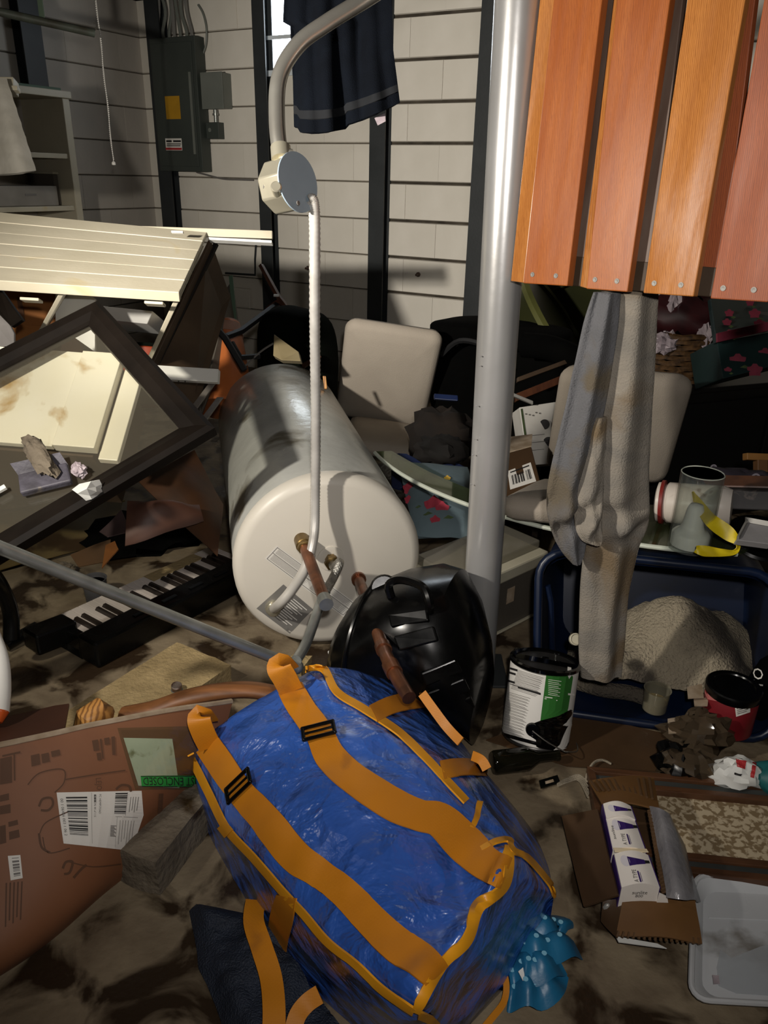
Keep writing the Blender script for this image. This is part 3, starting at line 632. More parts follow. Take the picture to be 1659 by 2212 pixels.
q = [W(494, 596, 3.29), W(502, 594, 3.29), W(511, 690, 3.29), W(503, 690, 3.29)]
tag(obj('green_strip', MB().prism(q, _f * .012), MT['green_board'], smooth=0), 'narrow faded green strip standing against the grey board', 'strip')
for k, (x, y, x2, y2) in enumerate(((392, 905, 452, 826), (425, 915, 468, 858))):
    a, b = W(x, y, 2.32 + .05 * k), W(x2, y2, 2.5 + .05 * k)
    tag(obj('wood_strip', MB().para(a, b - a, _r * .022, _f * .012), mat('grey_slat_%d' % k, '#76706a', '#635d56', .7), smooth=0, bevel=.002), ('narrow grey slat between framed glass and water heater, nearer the frame', 'narrow grey slat between framed glass and water heater, nearer the heater')[k], 'slat')
a = W(330, 788, 2.40); b = W(472, 797, 2.44)
wp = thing('white_shelf_board', 'short white laminate board jutting out behind the framed glass corner', 'board', a)
obj('board', MB().para(a, b - a, -_u * .044 - _f * .012, _f * .03 - _u * .002), MT['white_clean'], wp, smooth=0, bevel=.0015)
hol = MB()
for x in (386, 400): hol.lathe(W(x, 824, 2.39), -_f, [(.0025, 0), (.0025, .001), (0, .001)], 8)
obj('peg_holes', hol, MT['ink'], wp)
# carton under the tipped shelf
cb = thing('brown_carton', 'brown cardboard carton standing under the tipped white shelf', 'box', W(60, 740, 2.6))
obj('face', MB().slab([W(-60, 622, 2.6), W(150, 630, 2.62), W(128, 780, 2.55), W(-40, 780, 2.53)], _f * .18), mat('tan_carton', '#8d5a2c', '#7c4c24', .7, scale=4), cb, smooth=0, bevel=.003)
obj('print_mark', MB().slab([W(36, 642, 2.595), W(46, 642, 2.595), W(55, 694, 2.575), W(44, 697, 2.573)], -_f * .0012), MT['ink_brown'], cb, smooth=0)
obj('flap', MB().slab([W(-30, 698, 2.53), W(125, 706, 2.56), W(95, 770, 2.47), W(-40, 765, 2.45)], _f * .004), mat('tan_carton_flap', '#9a6534', '#87552b', .7, scale=4), cb, smooth=0)
q = [W(-80, 560, 2.18), W(0, 622, 2.16), W(48, 690, 2.10), W(24, 706, 2.08), W(-80, 600, 2.12)]
tag(obj('dark_batten', MB().prism(q, _f * .02), MT['frame_dark'], smooth=0, bevel=.003), 'dark brown wooden rail crossing the brown carton at the left edge', 'rail')
q = [W(-60, 640, 2.25), W(0, 655, 2.25), W(30, 720, 2.2), W(30, 748, 2.18), W(-60, 748, 2.18)]
tag(obj('tilted_sheet', MB().prism(q, _f * .012), mat('grey_tilted_panel', '#8b8784', '#7a7673', .5), smooth=0, bevel=.002), 'small grey panel below the dark rail at the left edge', 'sheet')

# drawer front lying tilted below the glass
dA = V((.998, -.058, -.037)); dB = V((-.068, -.768, -.636)); dN = dA.cross(dB).normalized(); dN = dN if dN.y > 0 else -dN
d0 = V((-1.202, 2.068, .789)) ; dw, dh = .5, .295; d1 = d0 - dA * .35; Wd = dw + .35
dr = thing('white_dresser', 'bright white drawer front seen through the framed glass', 'drawer', d0 + dB * dh)
obj('front', MB().para(d1, dA * (Wd - .11), dB * dh, dN * .018), MT['white_dirty'], dr, smooth=0, bevel=.002)
obj('stile', MB().para(d1 + dA * (Wd - .108) - dN * .008, dA * .108, dB * dh, dN * .03), MT['white_dirty'], dr, smooth=0, bevel=.002)
obj('side_strip', MB().para(d1 + dA * (Wd + .004) + dB * .03 + dN * .02, dA * .05, dB * (dh - .015), dN * .02), MT['white_dirty'], dr, smooth=0, bevel=.002)
obj('drawer_box', MB().para(d1 + dN * .04, dA * (Wd - .02), dB * dh, dN * .25), MT['ply_dark'], dr, smooth=0)
# the framed glass
fp = V((-.781, 2.116, .896)); fa = V((.644, -.666, -.376)).normalized(); fb = V((-.763, -.521, -.383)); fb = (fb - fa * fb.dot(fa)).normalized()
fn = fa.cross(fb).normalized(); fn = fn if fn.z > 0 else -fn; La, Lb, fw, ft = .595, 1.15, .062, .032
fg = thing('framed_glass', 'large dark brown picture frame with dusty glass leaning on the white drawer', 'picture frame', fp + fa * La + fb * .5)
def bar(o, al, L_, ac):   # moulding: stepped profile along al
    m = MB(); prof = [(0, -ft * .6), (0, ft * .2), (.012, ft * .45), (fw * .55, ft * .35), (fw * .85, ft * .05), (fw, -ft * .05), (fw, -ft * .6)]
    v0, v1 = [], []
    for w_, h in prof:
        v0.append(o + ac * w_ + al * w_ + fn * h); v1.append(o + ac * w_ + al * (L_ - w_) + fn * h)
    n_ = len(prof); return m.add(v0 + v1, [(i, (i + 1) % n_, (i + 1) % n_ + n_, i + n_) for i in range(n_)] + [tuple(range(n_ - 1, -1, -1)), tuple(range(n_, 2 * n_))])
obj('frame_bar', bar(fp, fa, La, fb), MT['frame_dark'], fg, smooth=0)
obj('frame_bar', bar(fp, fb, Lb, fa), MT['frame_dark'], fg, smooth=0)
obj('frame_bar', bar(fp + fa * La, fb, Lb, -fa), MT['frame_dark'], fg, smooth=0)
obj('frame_bar', bar(fp + fb * Lb, fa, La, -fb), MT['frame_dark'], fg, smooth=0)
obj('glass', MB().para(fp + fa * fw * .9 + fb * fw * .9 - fn * ft * .3, fa * (La - fw * 1.8), fb * (Lb - fw * 1.8), fn * .003), MT['glass'], fg, smooth=0)
def onf(x, y, h=0.0): return PL(x, y, fp + fn * h, fn)
# debris caught on the glass and the lower bar
def crumple(c, rx, ry, rz, seed, amp=.35, M=None, seg=18, ring=12, fr_=3.0):
    m = MB().ball(V((0, 0, 0)), 1, seg=seg, ring=ring); M = M or Matrix.Identity(3); out = []
    for p in m.v:
        k = 1 + amp * (noise.noise(p * fr_ + V((seed, 0, 0))) + .5 * abs(noise.noise(p * fr_ * 2.3 + V((0, seed, 0)))))
        out.append(V(c) + M @ V((p.x * rx * k, p.y * ry * k, p.z * rz * k)))
    m.v = out; return m
FM = Matrix((fa, fb, fn)).transposed()
a, b, c, d = onf(45, 1035), onf(150, 1008), onf(160, 1048), onf(50, 1075)
mc = thing('muddy_cover', 'mud-caked dark purple cover lying on the framed glass', 'book', c)
obj('cover', MB().slab([a, b, c, d], fn * .018), MT['mudthing'], mc, smooth=0, bevel=.004); obj('spine_flap', MB().slab([a, b, b + fn * .02 - fa * .03, a + fn * .024 - fa * .03], fn * .004), MT['mudthing'], mc, smooth=0)
g = [[onf(x, y, h) for x, y, h in row] for row in (((156, 1058, .02), (172, 1046, .03), (196, 1040, .045), (214, 1036, .03)), ((168, 1066, .03), (188, 1056, .05), (206, 1052, .03), (219, 1046, .02)), ((178, 1074, .02), (194, 1070, .025), (208, 1062, .03), (220, 1056, .01)), ((186, 1081, .01), (198, 1078, .015), (210, 1070, .01), (221, 1062, .01)))]
tag(obj('crumpled_paper', MB().sheet(g, .002), MT['paper'], smooth=0), 'crumpled white paper scrap on the lower frame bar', 'paper')
tag(obj('mud_clump', crumple(onf(85, 985, .03), .07, .022, .016, 3.1, .5, FM), MT['block_grey'], smooth=60), 'lump of brown mud on the framed glass above the muddy cover', 'mud')
tag(obj('plastic_scrap', crumple(onf(170, 1015, .012), .02, .014, .012, 5.1, .5, FM), MT['tissue'], smooth=0), 'small pale crumpled plastic scrap on the glass above the white paper', 'plastic')
tag(obj('white_chip', MB().para(onf(12, 1050, .004), fa * .012, fb * .03, fn * .008), MT['paper'], smooth=0, bevel=.001), 'small white chip on the glass left of the muddy cover', 'chip')
# greenish mud smear below the glass: muddy sheets of paper on the floor under the frame
q = [G(-40, 1040, .2), G(240, 990, .25), G(330, 1010, .25), G(330, 1140, .08), G(60, 1250, .02), G(-60, 1200, .1)]
g = []
for i in range(10):
    row = []
    for j in range(14):
        u, v = j / 13, i / 9; p = G(-30 + 300 * u - 20 * v, 1120 + 120 * v - 70 * u, .02 + .05 * (1 - v)); p.z += .012 * noise.noise(p * 9); row.append(p)
    g.append(row)
tag(obj('muddy_sheet', MB().sheet(g, .004), mat('ochre_muddy_sheet', '#6b5a34', '#54462a', .6, scale=6, mud=MUD, mudt=.55), smooth=60), 'ochre mud-soaked paper sheet on the floor behind the keyboard', 'sheet')

# ================================================================== WATER HEATER lying on its side
HF = W(712, 1195, 2.05); HB = W(604, 897, 3.2); hx = (HB - HF); hx.z = 0.01; HLEN = hx.length; hx.normalize()
HR = 0.252; HF.z = HR + .012
heater = thing('water_heater', 'toppled white and silver cylindrical water heater lying on the floor', 'water heater', HF + hx * .6 - UP * (HR + .01))
obj('jacket', MB().lathe(HF, hx, [(HR * .985, .02), (HR * .985, .05), (HR, .055), (HR, HLEN - .03), (HR * .97, HLEN), (0, HLEN)], 64), MT['heater_body'], heater)
cap = obj('top_cap', MB().lathe(HF, hx, [(0, 0), (HR * .9, 0.0), (HR * .97, .006), (HR * 1.008, .02), (HR * 1.012, .04), (HR * .99, .042)], 64), MT['heater_cap'], heater)
def face(x, y, h=0.0): return PL(x, y, HF - hx * h, hx)
hm = MB().lathe(HF, hx, [(0, 0), (HR * .9, 0.0), (HR * .97, .006)], 64); hb = hm.bvh()
# long instruction label, grey rating label
q = [(598, 1178), (770, 1304), (742, 1332), (572, 1206)]
lb = obj('instruction_label', patch(hb, q, .001), MT['label_white'], heater, smooth=0, label='long white instruction label with fine print')
obj('print', rects(hb, q, [(.02, .06, .98, .09), (.02, .46, .98, .49), (.02, .92, .98, .95), (.015, .06, .02, .95), (.98, .06, .985, .95)] + [(.04 + .5 * c, .13 + .042 * k, .04 + .5 * c + .44 * (.9 + .1 * math.sin(k * 3)), .13 + .042 * k + .014) for c in (0, 1) for k in range(18) if k not in (7, 8)], .0016), MT['ink_grey'], lb, smooth=0, kind='stuff')
q = [(612, 1262), (676, 1316), (626, 1368), (554, 1314)]
gl = obj('rating_label', patch(hb, q, .001), MT['label_grey'], heater, smooth=0, label='grey foil rating label with pale print')
obj('print', rects(hb, q, [(.45 - .05 * (k % 2), .12 + .07 * k, .9 - .1 * ((k * 7) % 3), .12 + .07 * k + .025) for k in range(11)], .0016), MT['label_white'], gl, smooth=0, kind='stuff')
q = [(566, 1282), (612, 1262), (600, 1330), (556, 1312)]
def nipple(x, y, r, L_, m, name, segs=None, label=None):
    a = face(x, y); return obj(name, MB().lathe(a, -hx, segs or [(r * 1.25, 0), (r * 1.25, .03), (r, .032), (r, L_)], 18), m, heater, label=label)
# copper stubs: the one with an open end, and the long one toward the black bin
a = face(652, 1166); dirc = (W(705, 1306, 1.74) - a); L1 = dirc.length; dirc.normalize()
cp = obj('copper_pipe', MB().lathe(a, dirc, [(.0145, 0), (.0145, L1), (.0125, L1), (.0125, L1 - .05), (0, L1 - .05)], 20), MT['copper'], heater, label='short open copper pipe')
obj('collar', MB().lathe(a - dirc * .002, dirc, [(.021, 0), (.021, .036), (.0185, .038), (.0185, .05), (.0145, .052)], 18), MT['brass'], cp)
obj('end_coupling', MB().lathe(a + dirc * (L1 - .03), dirc, [(.0146, 0), (.0165, .001), (.0165, .031), (.0126, .031)], 18), MT['galv'], cp)
a = face(774, 1249); pts = [a, a.lerp(W(838, 1425, 1.615), .5), W(838, 1425, 1.615), W(884, 1508, 1.50)]
cp2 = obj('copper_pipe', MB().tube(cat(pts, 6), .0145, 16), MT['copper'], heater, label='long copper pipe reaching over the black bin')
for t0, t1, rr in ((0, .05, .02), (.56, .64, .0178), (.7, .78, .0178)):
    P_ = cat(pts, 10); n = len(P_); i0, i1 = int(t0 * n), max(int(t1 * n), int(t0 * n) + 2)
    obj('coupling', MB().tube(P_[i0:i1], rr, 16), MT['copper'], cp2)
# hot port: plastic ring, brass fitting, braided hose and steel relief pipe to the floor
a = face(714, 1206)
obj('insulating_ring', MB().lathe(a, -hx, [(.036, 0), (.036, .003), (.031, .004), (.015, .003)], 24), MT['heater_cap'], heater)
obj('brass_fitting', MB().lathe(a, -hx, [(.016, 0), (.016, .02), (.021, .021), (.021, .032), (.013, .036)], 6), MT['brass'], heater)
el = [a - hx * .03, a - hx * .06 + UP * .006, W(734, 1215, 1.955), W(722, 1244, 1.94), W(704, 1276, 1.90)]
ho = obj('braided_hose', MB().tube(cat(el, 6), .0115, 14), mat('braided_steel', '#b5b2ab', '#8a8882', .3, .85, scale=60, bump=.8, bscale=260), heater)
EL = W(641, 1441, 1.77)
tag(obj('relief_pipe', merge(MB().tube(cat([W(704, 1276, 1.90), W(690, 1310, 1.885), W(662, 1388, 1.815), EL + UP * .02], 5), .0125, 14), MB().ball(EL, .0165), MB().tube([EL, W(0, 1183, 1.42), W(-160, 1117, 1.29)], .0132, 14), MB().lathe(EL, (W(0, 1183, 1.42) - EL), [(.0165, 0), (.0165, .03), (.0132, .032)], 14)), MT['galv']), 'long galvanised steel pipe with an elbow running from the heater to the left edge', 'pipe')

# ================================================================== CONDUIT, JUNCTION BOX AND WHIP
bc = W(636, 396, 1.56); bn = (_r * .80 - _f * .58 - _u * .06).normalized()
cdt = thing('electrical_conduit', 'bent steel conduit with round junction box and flexible metal whip down to the heater', 'conduit', bc)
P_ = [bc + _u * .052 - _r * .006, W(607, 330, 1.56), W(598, 255, 1.56), W(604, 165, 1.565), W(645, 96, 1.57), W(706, 50, 1.58), W(780, 4, 1.59), W(862, -48, 1.6)]
P_ += [P_[-1] + (P_[-1] - P_[-2]) * 1.2, P_[-1] + (P_[-1] - P_[-2]) * 2.2]; P_ += [V((P_[-1].x + .12, P_[-1].y + .02, 2.1)), V((P_[-1].x + .14, P_[-1].y + .02, 2.32))]
obj('rigid_conduit', MB().tube(cat(P_, 8), .0165, 18), MT['emt'], cdt)
obj('connector', MB().tube([W(608, 345, 1.555), W(606, 318, 1.56)], .0205, 18), MT['boxmetal'], cdt)
bx_ = obj('box_body', MB().lathe(bc - bn * .055, bn, [(0, 0), (.05, 0), (.054, .006), (.054, .062)], 8, x=_u), MT['boxmetal'], cdt, smooth=25, bevel=.003)
obj('knockout', MB().lathe(W(597, 405, 1.515), -_f, [(.011, -.03), (.011, .004), (.009, .006), (0, .006)], 14), MT['boxmetal'], bx_)
obj('screw', MB().lathe(W(576, 403, 1.55), (-_r - _f * .3), [(.003, -.02), (.003, .004), (.006, .004), (.006, .007), (0, .008)], 8), MT['screw'], bx_)
cv = obj('cover_plate', MB().lathe(bc + bn * .008, bn, [(0, .0), (.058, 0), (.058, .003), (0, .003)], 40), MT['coverplate'], cdt, smooth=25)
for s in (1, -1): obj('screw', MB().lathe(bc + bn * .011 + _u * .046 * s + _f * .01 * s, bn, [(.0045, 0), (.0045, .002), (0, .003)], 8), MT['screw'], cv)
a = face(590, 1311)
wp_ = [W(668, 432, 1.585), W(679, 462, 1.6), W(680, 700, 1.72), W(682, 900, 1.84), W(681, 1080, 1.93), W(678, 1160, 1.945), W(662, 1222, 1.945), W(632, 1272, 1.965), W(606, 1303, 1.985), a - hx * .01]
Q = cat(wp_, 40); n = len(Q); fl = int(n * .62)
obj('flexible_whip', MB().tube(Q[:fl], [.0125 * (1.0 if i % 2 else .9) for i in range(fl)], 14), mat('flex_metal', '#d3d0ca', '#bab6b0', .35, .35, scale=20), cdt, smooth=80)
obj('whip_end', MB().tube(Q[fl - 1::4], .0135, 14), mat('whip_white', '#c6c2ba', '#b8b4ac', .4, .2, scale=9), cdt)
obj('whip_connector', MB().lathe(a, -hx, [(.022, 0), (.022, .008), (.018, .009), (.018, .022), (.014, .024)], 12), MT['boxmetal'], cdt)
# towel on a line behind it
lnA, lnB = W(500, -70, 2.05), W(900, -120, 2.0); Dv = lambda t: 2.08
g = []
for i in range(40):
    t = i / 39; row = []
    for j in range(32):
        s = j / 31
        xl = 622 + 16 * t if t < .45 else 629 + (t - .45) * 14; xr = 846 + 4 * t + (12 * max(0, t - .62) / .38)
        if t < .35: xl = 618 - 6 * t / .35
        yb = 285 - 62 * s ** 1.5 + 14 * math.sin(s * 3.14) * (1 if s < .5 else .5) - (10 if s < .05 else 0)
        x = xl + (xr - xl) * s; y = -70 + (yb + 70) * t
        row.append(W(x, y, 2.05 + .028 * math.sin(s * 11 + t * 2) * (.4 + .6 * t) + .012 * math.sin(s * 29 + 1)))
    g.append(row)
tw = thing('hanging_towel', 'dark navy towel hanging behind the bent steel conduit', 'towel', W(740, 280, 2.05))
obj('cloth', MB().sheet(g, .008), MT['towel'], tw, smooth=70)
hem = [[g[i][j] + (g[i][j] - g[i - 1][j]) * 0 - _f * .006 for j in range(32)] for i in (34, 35, 36)]
obj('woven_band', MB().sheet(hem, .004), mat('navy_band', '#0c0f14', '#090b0f', .9, scale=20), tw, smooth=70)
obj('care_tag', MB().slab([W(809, 255, 2.05), W(832, 244, 2.05), W(833, 262, 2.045), W(816, 271, 2.045)], _f * .001), MT['tissue'], tw, smooth=0, label='small pale care tag')
tag(obj('clothes_line', MB().tube([V((lnA.x, lnA.y + .004, 2.319)), W(598, -72, 2.056), W(870, -72, 2.056), V((lnB.x + .1, lnB.y, 2.319))], .003, 6), MT['wire']), 'wire line above the frame that carries the navy towel', 'line')

# ================================================================== STEEL COLUMN
cbx = G(1032, 1440); ctop = W(1122, 0, 1.75)
cbase = V((.262, 1.74, 0)); RC = .0455
ax = PL(1119, 0, cbase, V((0, 1, 0))) - cbase; ax = V((ax.x / ax.z, 0, 1)); ax = ax * 2.32
sc_ = thing('steel_column', 'silver painted round steel column running from floor to ceiling', 'column', cbase)
obj('shaft', MB().tube([cbase + ax * (k / 8) for k in range(9)], RC, 40), MT['silver'], sc_)
obj('base_plate', MB().box(cbase + UP * .004, (.15, .15, .008)), MT['steel_dark'], sc_, smooth=0, bevel=.002)
obj('cap_plate', MB().box(cbase + ax - UP * .006, (.15, .15, .008)), MT['steel_dark'], sc_, smooth=0, bevel=.002)
dm = MB()
for k, y in enumerate((772, 793, 880, 952, 986, 1050)):
    p = PL(1040 - (y - 772) * .075, y, cbase - V((0, RC, 0)), V((0, 1, 0))); dm.ball(p + V((-.0, .012, 0)), .003, .003, .0012, seg=8, ring=5)
obj('paint_drip', dm, MT['silver'], sc_)

# ================================================================== CEDAR SLAT RACK hanging at the upper right
ra_ = R(4.9); pa = (_r * math.cos(ra_) - _u * math.sin(ra_)); pbv = (_u * math.cos(ra_) + _r * math.sin(ra_)) * 1.0
pf = V((.712, .697, -.084)).normalized()      # the rack faces left toward the flashlight; thickness runs away from it
def onp(x, y, h=0.0): return PL(x, y, V((.273, 1.629, 1.028)) + pf * h, pf)
rk = thing('slat_rack', 'cedar slat rack with screwed orange-brown boards hanging at the upper right', 'rack', onp(1380, 640, .03))
sl = [((1130, 612), (1225, 618), (1196, 0), (1300, 0), 'cedar', 1103, 1166), ((1266, 624), (1355, 631), (1332, 0), (1447, 0), 'cedar', 1253, 1326), ((1389, 633), (1500, 641), (1484, 0), (1612, 0), 'cedar_pale', 0, 0), ((1534, 645), (1655, 653), (1650, 0), (1775, 0), 'cedar2', 0, 0)]
EXT = 1.0
for (bl, br, tl, tr, m, e0, e1_), tk in zip(sl, (.022, .02, .018, .018)):
    a, b, c, d = onp(*bl), onp(*br), onp(*tr), onp(*tl); c2, d2 = b + (c - b) * (1 + EXT * .45), a + (d - a) * (1 + EXT * .45)
    if m == 'cedar_pale': b, c2 = b - pf * .004, c2 - pf * .004
    if m == 'cedar2': b, c2 = b + pf * .007, c2 + pf * .007
    s_ = obj('slat', MB().slab([a, b, c2, d2], pf * tk), MT[m], rk, smooth=0, bevel=.002)
    for fx in (.2, .73):
        p = a.lerp(b, fx) + (d - a).normalized() * .018
        obj('screw', MB().lathe(p, -pf, [(.0048, 0), (.0048, .0012), (.002, .0014), (0, .0006)], 12), MT['screw'], s_)
    if e0:      # chamfered board edge, set back; light on it put into a paler colour
        a_, b_ = onp(e0, bl[1] - 5, .010), onp(bl[0] + 1, bl[1] - 1, .0005); c_, d_ = onp(tl[0] + 1, 0, .0005), onp(e1_, 0, .010)
        obj('lit_edge', MB().slab([a_, b_, b_ + (c_ - b_) * 1.45, a_ + (d_ - a_) * 1.45], pf * .02), MT['cedar_pale'], s_, smooth=0, bevel=.0015)
for x0, x1, m in ((1228, 1266, 'cedar_back'), (1354, 1400, 'cedar_back'), (1496, 1556, 'cedar2'), (1650, 1710, 'cedar2')):
    a, b, c, d = onp(x0 - 8, 585, .032), onp(x1 + 4, 588, .032), onp(x1 + 75, 0, .032), onp(x0 + 62, 0, .032)
    obj('back_slat', MB().slab([a, b, b + (c - b) * 1.45, a + (d - a) * 1.45], pf * .016), MT[m], rk, smooth=0, bevel=.0015)
for y0, y1 in ((560, 625), (-160, -110)):
    a, b, c, d = onp(1128, y1 - 16, .031), onp(1680, y1 + 28, .031), onp(1680, y0 + 28, .031), onp(1128, y0 - 16, .031)
    obj('rail', MB().slab([a, b, c, d], pf * .05), MT['ply_dark'], rk, smooth=0, bevel=.002)
for x in (1250, 1640):
    p = onp(x, -130, .05); obj('hanger', MB().tube([p, V((p.x, p.y, 2.319))], .004, 6), MT['wire'], rk)

# ================================================================== UPHOLSTERED CHAIRS
def cushion(o, u, v, w, bulge=.008, n=10):
    """upholstered pad: rounded box o + u,v with thickness w, slightly domed on both faces"""
    m = MB(); U, Vv, Wt = V(u), V(v), V(w); lu, lv, lw_ = U.length, Vv.length, Wt.length; r_ = min(lw_ * .5, .03)
    Un, Vn, Wn = U / lu, Vv / lv, Wt / lw_; rings = []
    def loop(ins, z):
        P_ = []; c = .05
        for cx_, cy_, a0 in ((lu - c, lv - c, 0), (c, lv - c, 90), (c, c, 180), (lu - c, c, 270)):
            for k in range(6):
                t = R(a0 + 18 * k); P_.append(V(o) + Un * (cx_ + math.cos(t) * (c - ins)) + Vn * (cy_ + math.sin(t) * (c - ins)) + Wn * z)
        return P_
    L_ = [(r_, 0), (r_ * .3, r_ * .3), (0, r_), (0, lw_ - r_), (r_ * .3, lw_ - r_ * .3), (r_, lw_)]
    rings = [loop(a, b) for a, b in L_]
    cen0 = V(o) + U / 2 + Vv / 2
    def shrink(P_, k, z): return [cen0 + ((p - cen0) - Wn * (p - cen0).dot(Wn)) * k + Wn * z for p in P_]
    rings = [shrink(rings[0], .45, -bulge), shrink(rings[0], .8, -bulge * .6)] + rings + [shrink(rings[-1], .8, lw_ + bulge * .6), shrink(rings[-1], .45, lw_ + bulge)]
    return m.loft(rings)
def chair(label, p, a, b, c, wd, ht, seatq, group):
    ch = thing('dining_chair', label, 'chair', (p.x + .2, p.y - .1, 0), group)
    obj('backrest', cushion(p, a * wd, b * ht, c * .065), MT['uphol'], ch, smooth=50)
    n_ = (seatq[1] - seatq[0]).cross(seatq[3] - seatq[0]).normalized(); n_ = n_ if n_.z > 0 else -n_
    obj('seat', cushion(seatq[0] - n_ * .065, seatq[1] - seatq[0], seatq[3] - seatq[0], n_ * .065, .005), MT['uphol'], ch, smooth=50)
    fwd = (seatq[0] - seatq[3]).normalized()
    for q in seatq:
        cen = sum(seatq, V()) / 4; t_ = cen + (q - cen) * .86 - n_ * .07; f_ = V((t_.x, t_.y, 0.0)) + (q - cen) * .05; f_.z = 0
        if t_.z > .03 and not (p.x > .3 and (q - seatq[3]).dot(fwd) > .1): obj('leg', MB().tube([t_, f_], [.018, .012], 4), MT['frame_dark'], ch, smooth=0)
    return ch
G2 = 'beige upholstered dining chairs'
p = V((-.235, 3.425, .2)); a = V((.992, -.007, -.124)); b = V((.11, -.412, .904)).normalized(); c = V((.057, .911, .408))
s0 = p + V((0.07, -.03, .03)); fd = V((.02, -.44, .02))
chair('beige upholstered chair behind the water heater, half in shadow', p, a, b, c, .412, .522, [s0 + fd, s0 + fd + a * .36, s0 + a * .36, s0], G2)
k = .93; p = CAM + (V((.593, 2.676, .222)) - CAM) * k
a = V((.983, -.18, -.024)); b = V((-.033, -.303, .952)).normalized(); c = V((.179, .936, .304))
chair('beige upholstered chair tipped back behind the hanging grey garment', p, a, b, c, .402, .414, [W(1080, 1068, 1.95), W(1395, 1100, 1.86), W(1452, 1052, 2.4), W(1160, 1030, 2.48)], G2)

# ================================================================== BACK RIGHT: dark pile against the wall
def softbox(o, u, v, w, seed, amp=.02, n=9, fr_=4):
    """bulging soft bag shape"""
    m = MB(); o, u, v, w = V(o), V(u), V(v), V(w); ctr = o + (u + v + w) / 2; P_ = {}
    b = MB().ball(V((0, 0, 0)), 1, seg=28, ring=18)
    for q in b.v:
        s_ = lambda x: math.copysign(abs(x) ** .45, x)
        d = V((s_(q.x), s_(q.y), s_(q.z))); p_ = ctr + u * d.x / 2 + v * d.y / 2 + w * d.z / 2
        p_ += (p_ - ctr).normalized() * amp * noise.noise(p_ * fr_ + V((seed, seed, 0))); m.v.append(p_)
    m.f = b.f; return m
q0 = W(915, 870, 3.55); q0.z = .02; hh = W(920, 690, 3.5).z
bg_ = thing('black_bag', 'big soft black bag slumped against the wall behind the silver column', 'bag', q0 + e1 * .3)
obj('body', softbox(q0, e1 * .66, -e2 * .24, UP * (hh - .0), 2.0, .05, fr_=3), MT['black_cloth'], bg_, smooth=80)
obj('flap', softbox(q0 + UP * (hh - .1) + e2 * .03, e1 * .6, -e2 * .28, UP * .1, 5.0, .03), MT['black_cloth'], bg_, smooth=80)
hp = [q0 + e1 * x + UP * (hh - .05 + dz) + e2 * .09 for x, dz in ((.12, -.08), (.2, -.01), (.32, -.02), (.42, -.1))]
obj('handle', MB().tube(cat(hp, 5), .012, 6), MT['black_matte'], bg_)
# olive tub tilted in the pile
ol = thing('olive_tub', 'olive green plastic tub tipped in the dark pile right of the silver column', 'tub', W(1200, 830, 3.3))
cc = W(1185, 735, 3.62); oax = (-_f * .45 + _u * .45 + _r * .75).normalized()
obj('shell', MB().lathe(cc - oax * .28, oax, [(0, 0), (.19, 0), (.23, .04), (.30, .34), (.305, .35)], 40), MT['olive'], ol)
obj('rim', MB().lathe(cc - oax * .28, oax, [(.30, .335), (.325, .335), (.33, .355), (.315, .372), (.292, .365), (.292, .34)], 40), mat('olive_rim_lit', '#5a5b30', '#4a4b26', .45, scale=4), ol)  # rim colour raised above the shell for the light catching it
ob = thing('olive_tarp', 'dark olive plastic lid behind the olive tub, under the slat rack', 'tub lid', W(1230, 700, 3.9))
obj('panel', cushion(W(1120, 760, 4.08), W(1330, 770, 3.82) - W(1120, 760, 4.08), W(1140, 575, 3.89) - W(1120, 760, 4.08), _f * .03, .01), MT['olive'], ob, smooth=50)
obj('ridge', MB().tube([W(1140, 745, 4.03), W(1180, 640, 3.88), W(1240, 600, 3.76)], .012, 8), MT['olive'], ob)
# brown broken wood pieces below the bag
def plank(name, label, cat_, x0, y0, d0, x1, y1, d1, wv, tv, m, grp=None):
    a, b = W(x0, y0, d0), W(x1, y1, d1); return tag(obj(name, MB().para(a, b - a, wv, tv), m, smooth=0, bevel=.002), label, cat_, grp)
plank('wood_batten', 'brown wooden rail lying in the pile under the olive tub', 'rail', 1115, 850, 2.9, 1290, 780, 3.0, -_u * .03, _f * .04, MT['wood_brown'])
plank('wood_batten', 'dark brown wooden rail above the white drawing box', 'rail', 1118, 815, 2.95, 1245, 768, 3.0, -_u * .018, _f * .03, MT['ply_dark'])
plank('metal_strip', 'dull grey metal strip lying across the pile above the white drawing box', 'strip', 1108, 848, 2.7, 1152, 866, 2.7, -_u * .012, _f * .02, MT['label_grey'])
pl_ = thing('black_mound', 'heap of black clothes between the column and the chair backs', 'clothes', G(1150, 900, 0))
obj('heap', softbox(V((.36, 2.72, .0)), V((.42, -.04, 0)), V((.03, .26, 0)), UP * .36, 9.0, .05, fr_=5), MT['black_cloth'], pl_, smooth=80)
obj('sleeve', MB().tube(cat([W(1130, 745, 3.1), W(1190, 752, 3.05), W(1260, 785, 3.0), W(1300, 830, 2.95)], 6), .05, 10), MT['black_cloth'], pl_)
tag(obj('blue_packet', MB().para(W(938, 862, 3.02), W(990, 866, 3.0) - W(938, 862, 3.02), _u * .024 + _f * .012, _f * .03), mat('blue_foil', '#16264f', '#101d3d', .5, scale=9), smooth=0, bevel=.004), 'small shiny blue packet right of the beige chair back', 'packet')
# brown leaf-like clutter beside the chair
tag(obj('brown_paper_heap', crumple(W(950, 950, 2.95), .13, .1, .12, 4.4, .3), mat('dark_brown_paper', '#1c130b', '#110b07', .9, scale=9), smooth=50), 'heap of dark brown crumpled paper between beige chair and silver column', 'paper')
tag(obj('brown_rag', crumple(W(955, 975, 2.75), .09, .07, .05, 8.1, .5), mat('dark_rag', '#130d09', '#0b0805', .85, scale=9), smooth=60), 'dark wet rag under the brown paper heap', 'rag')
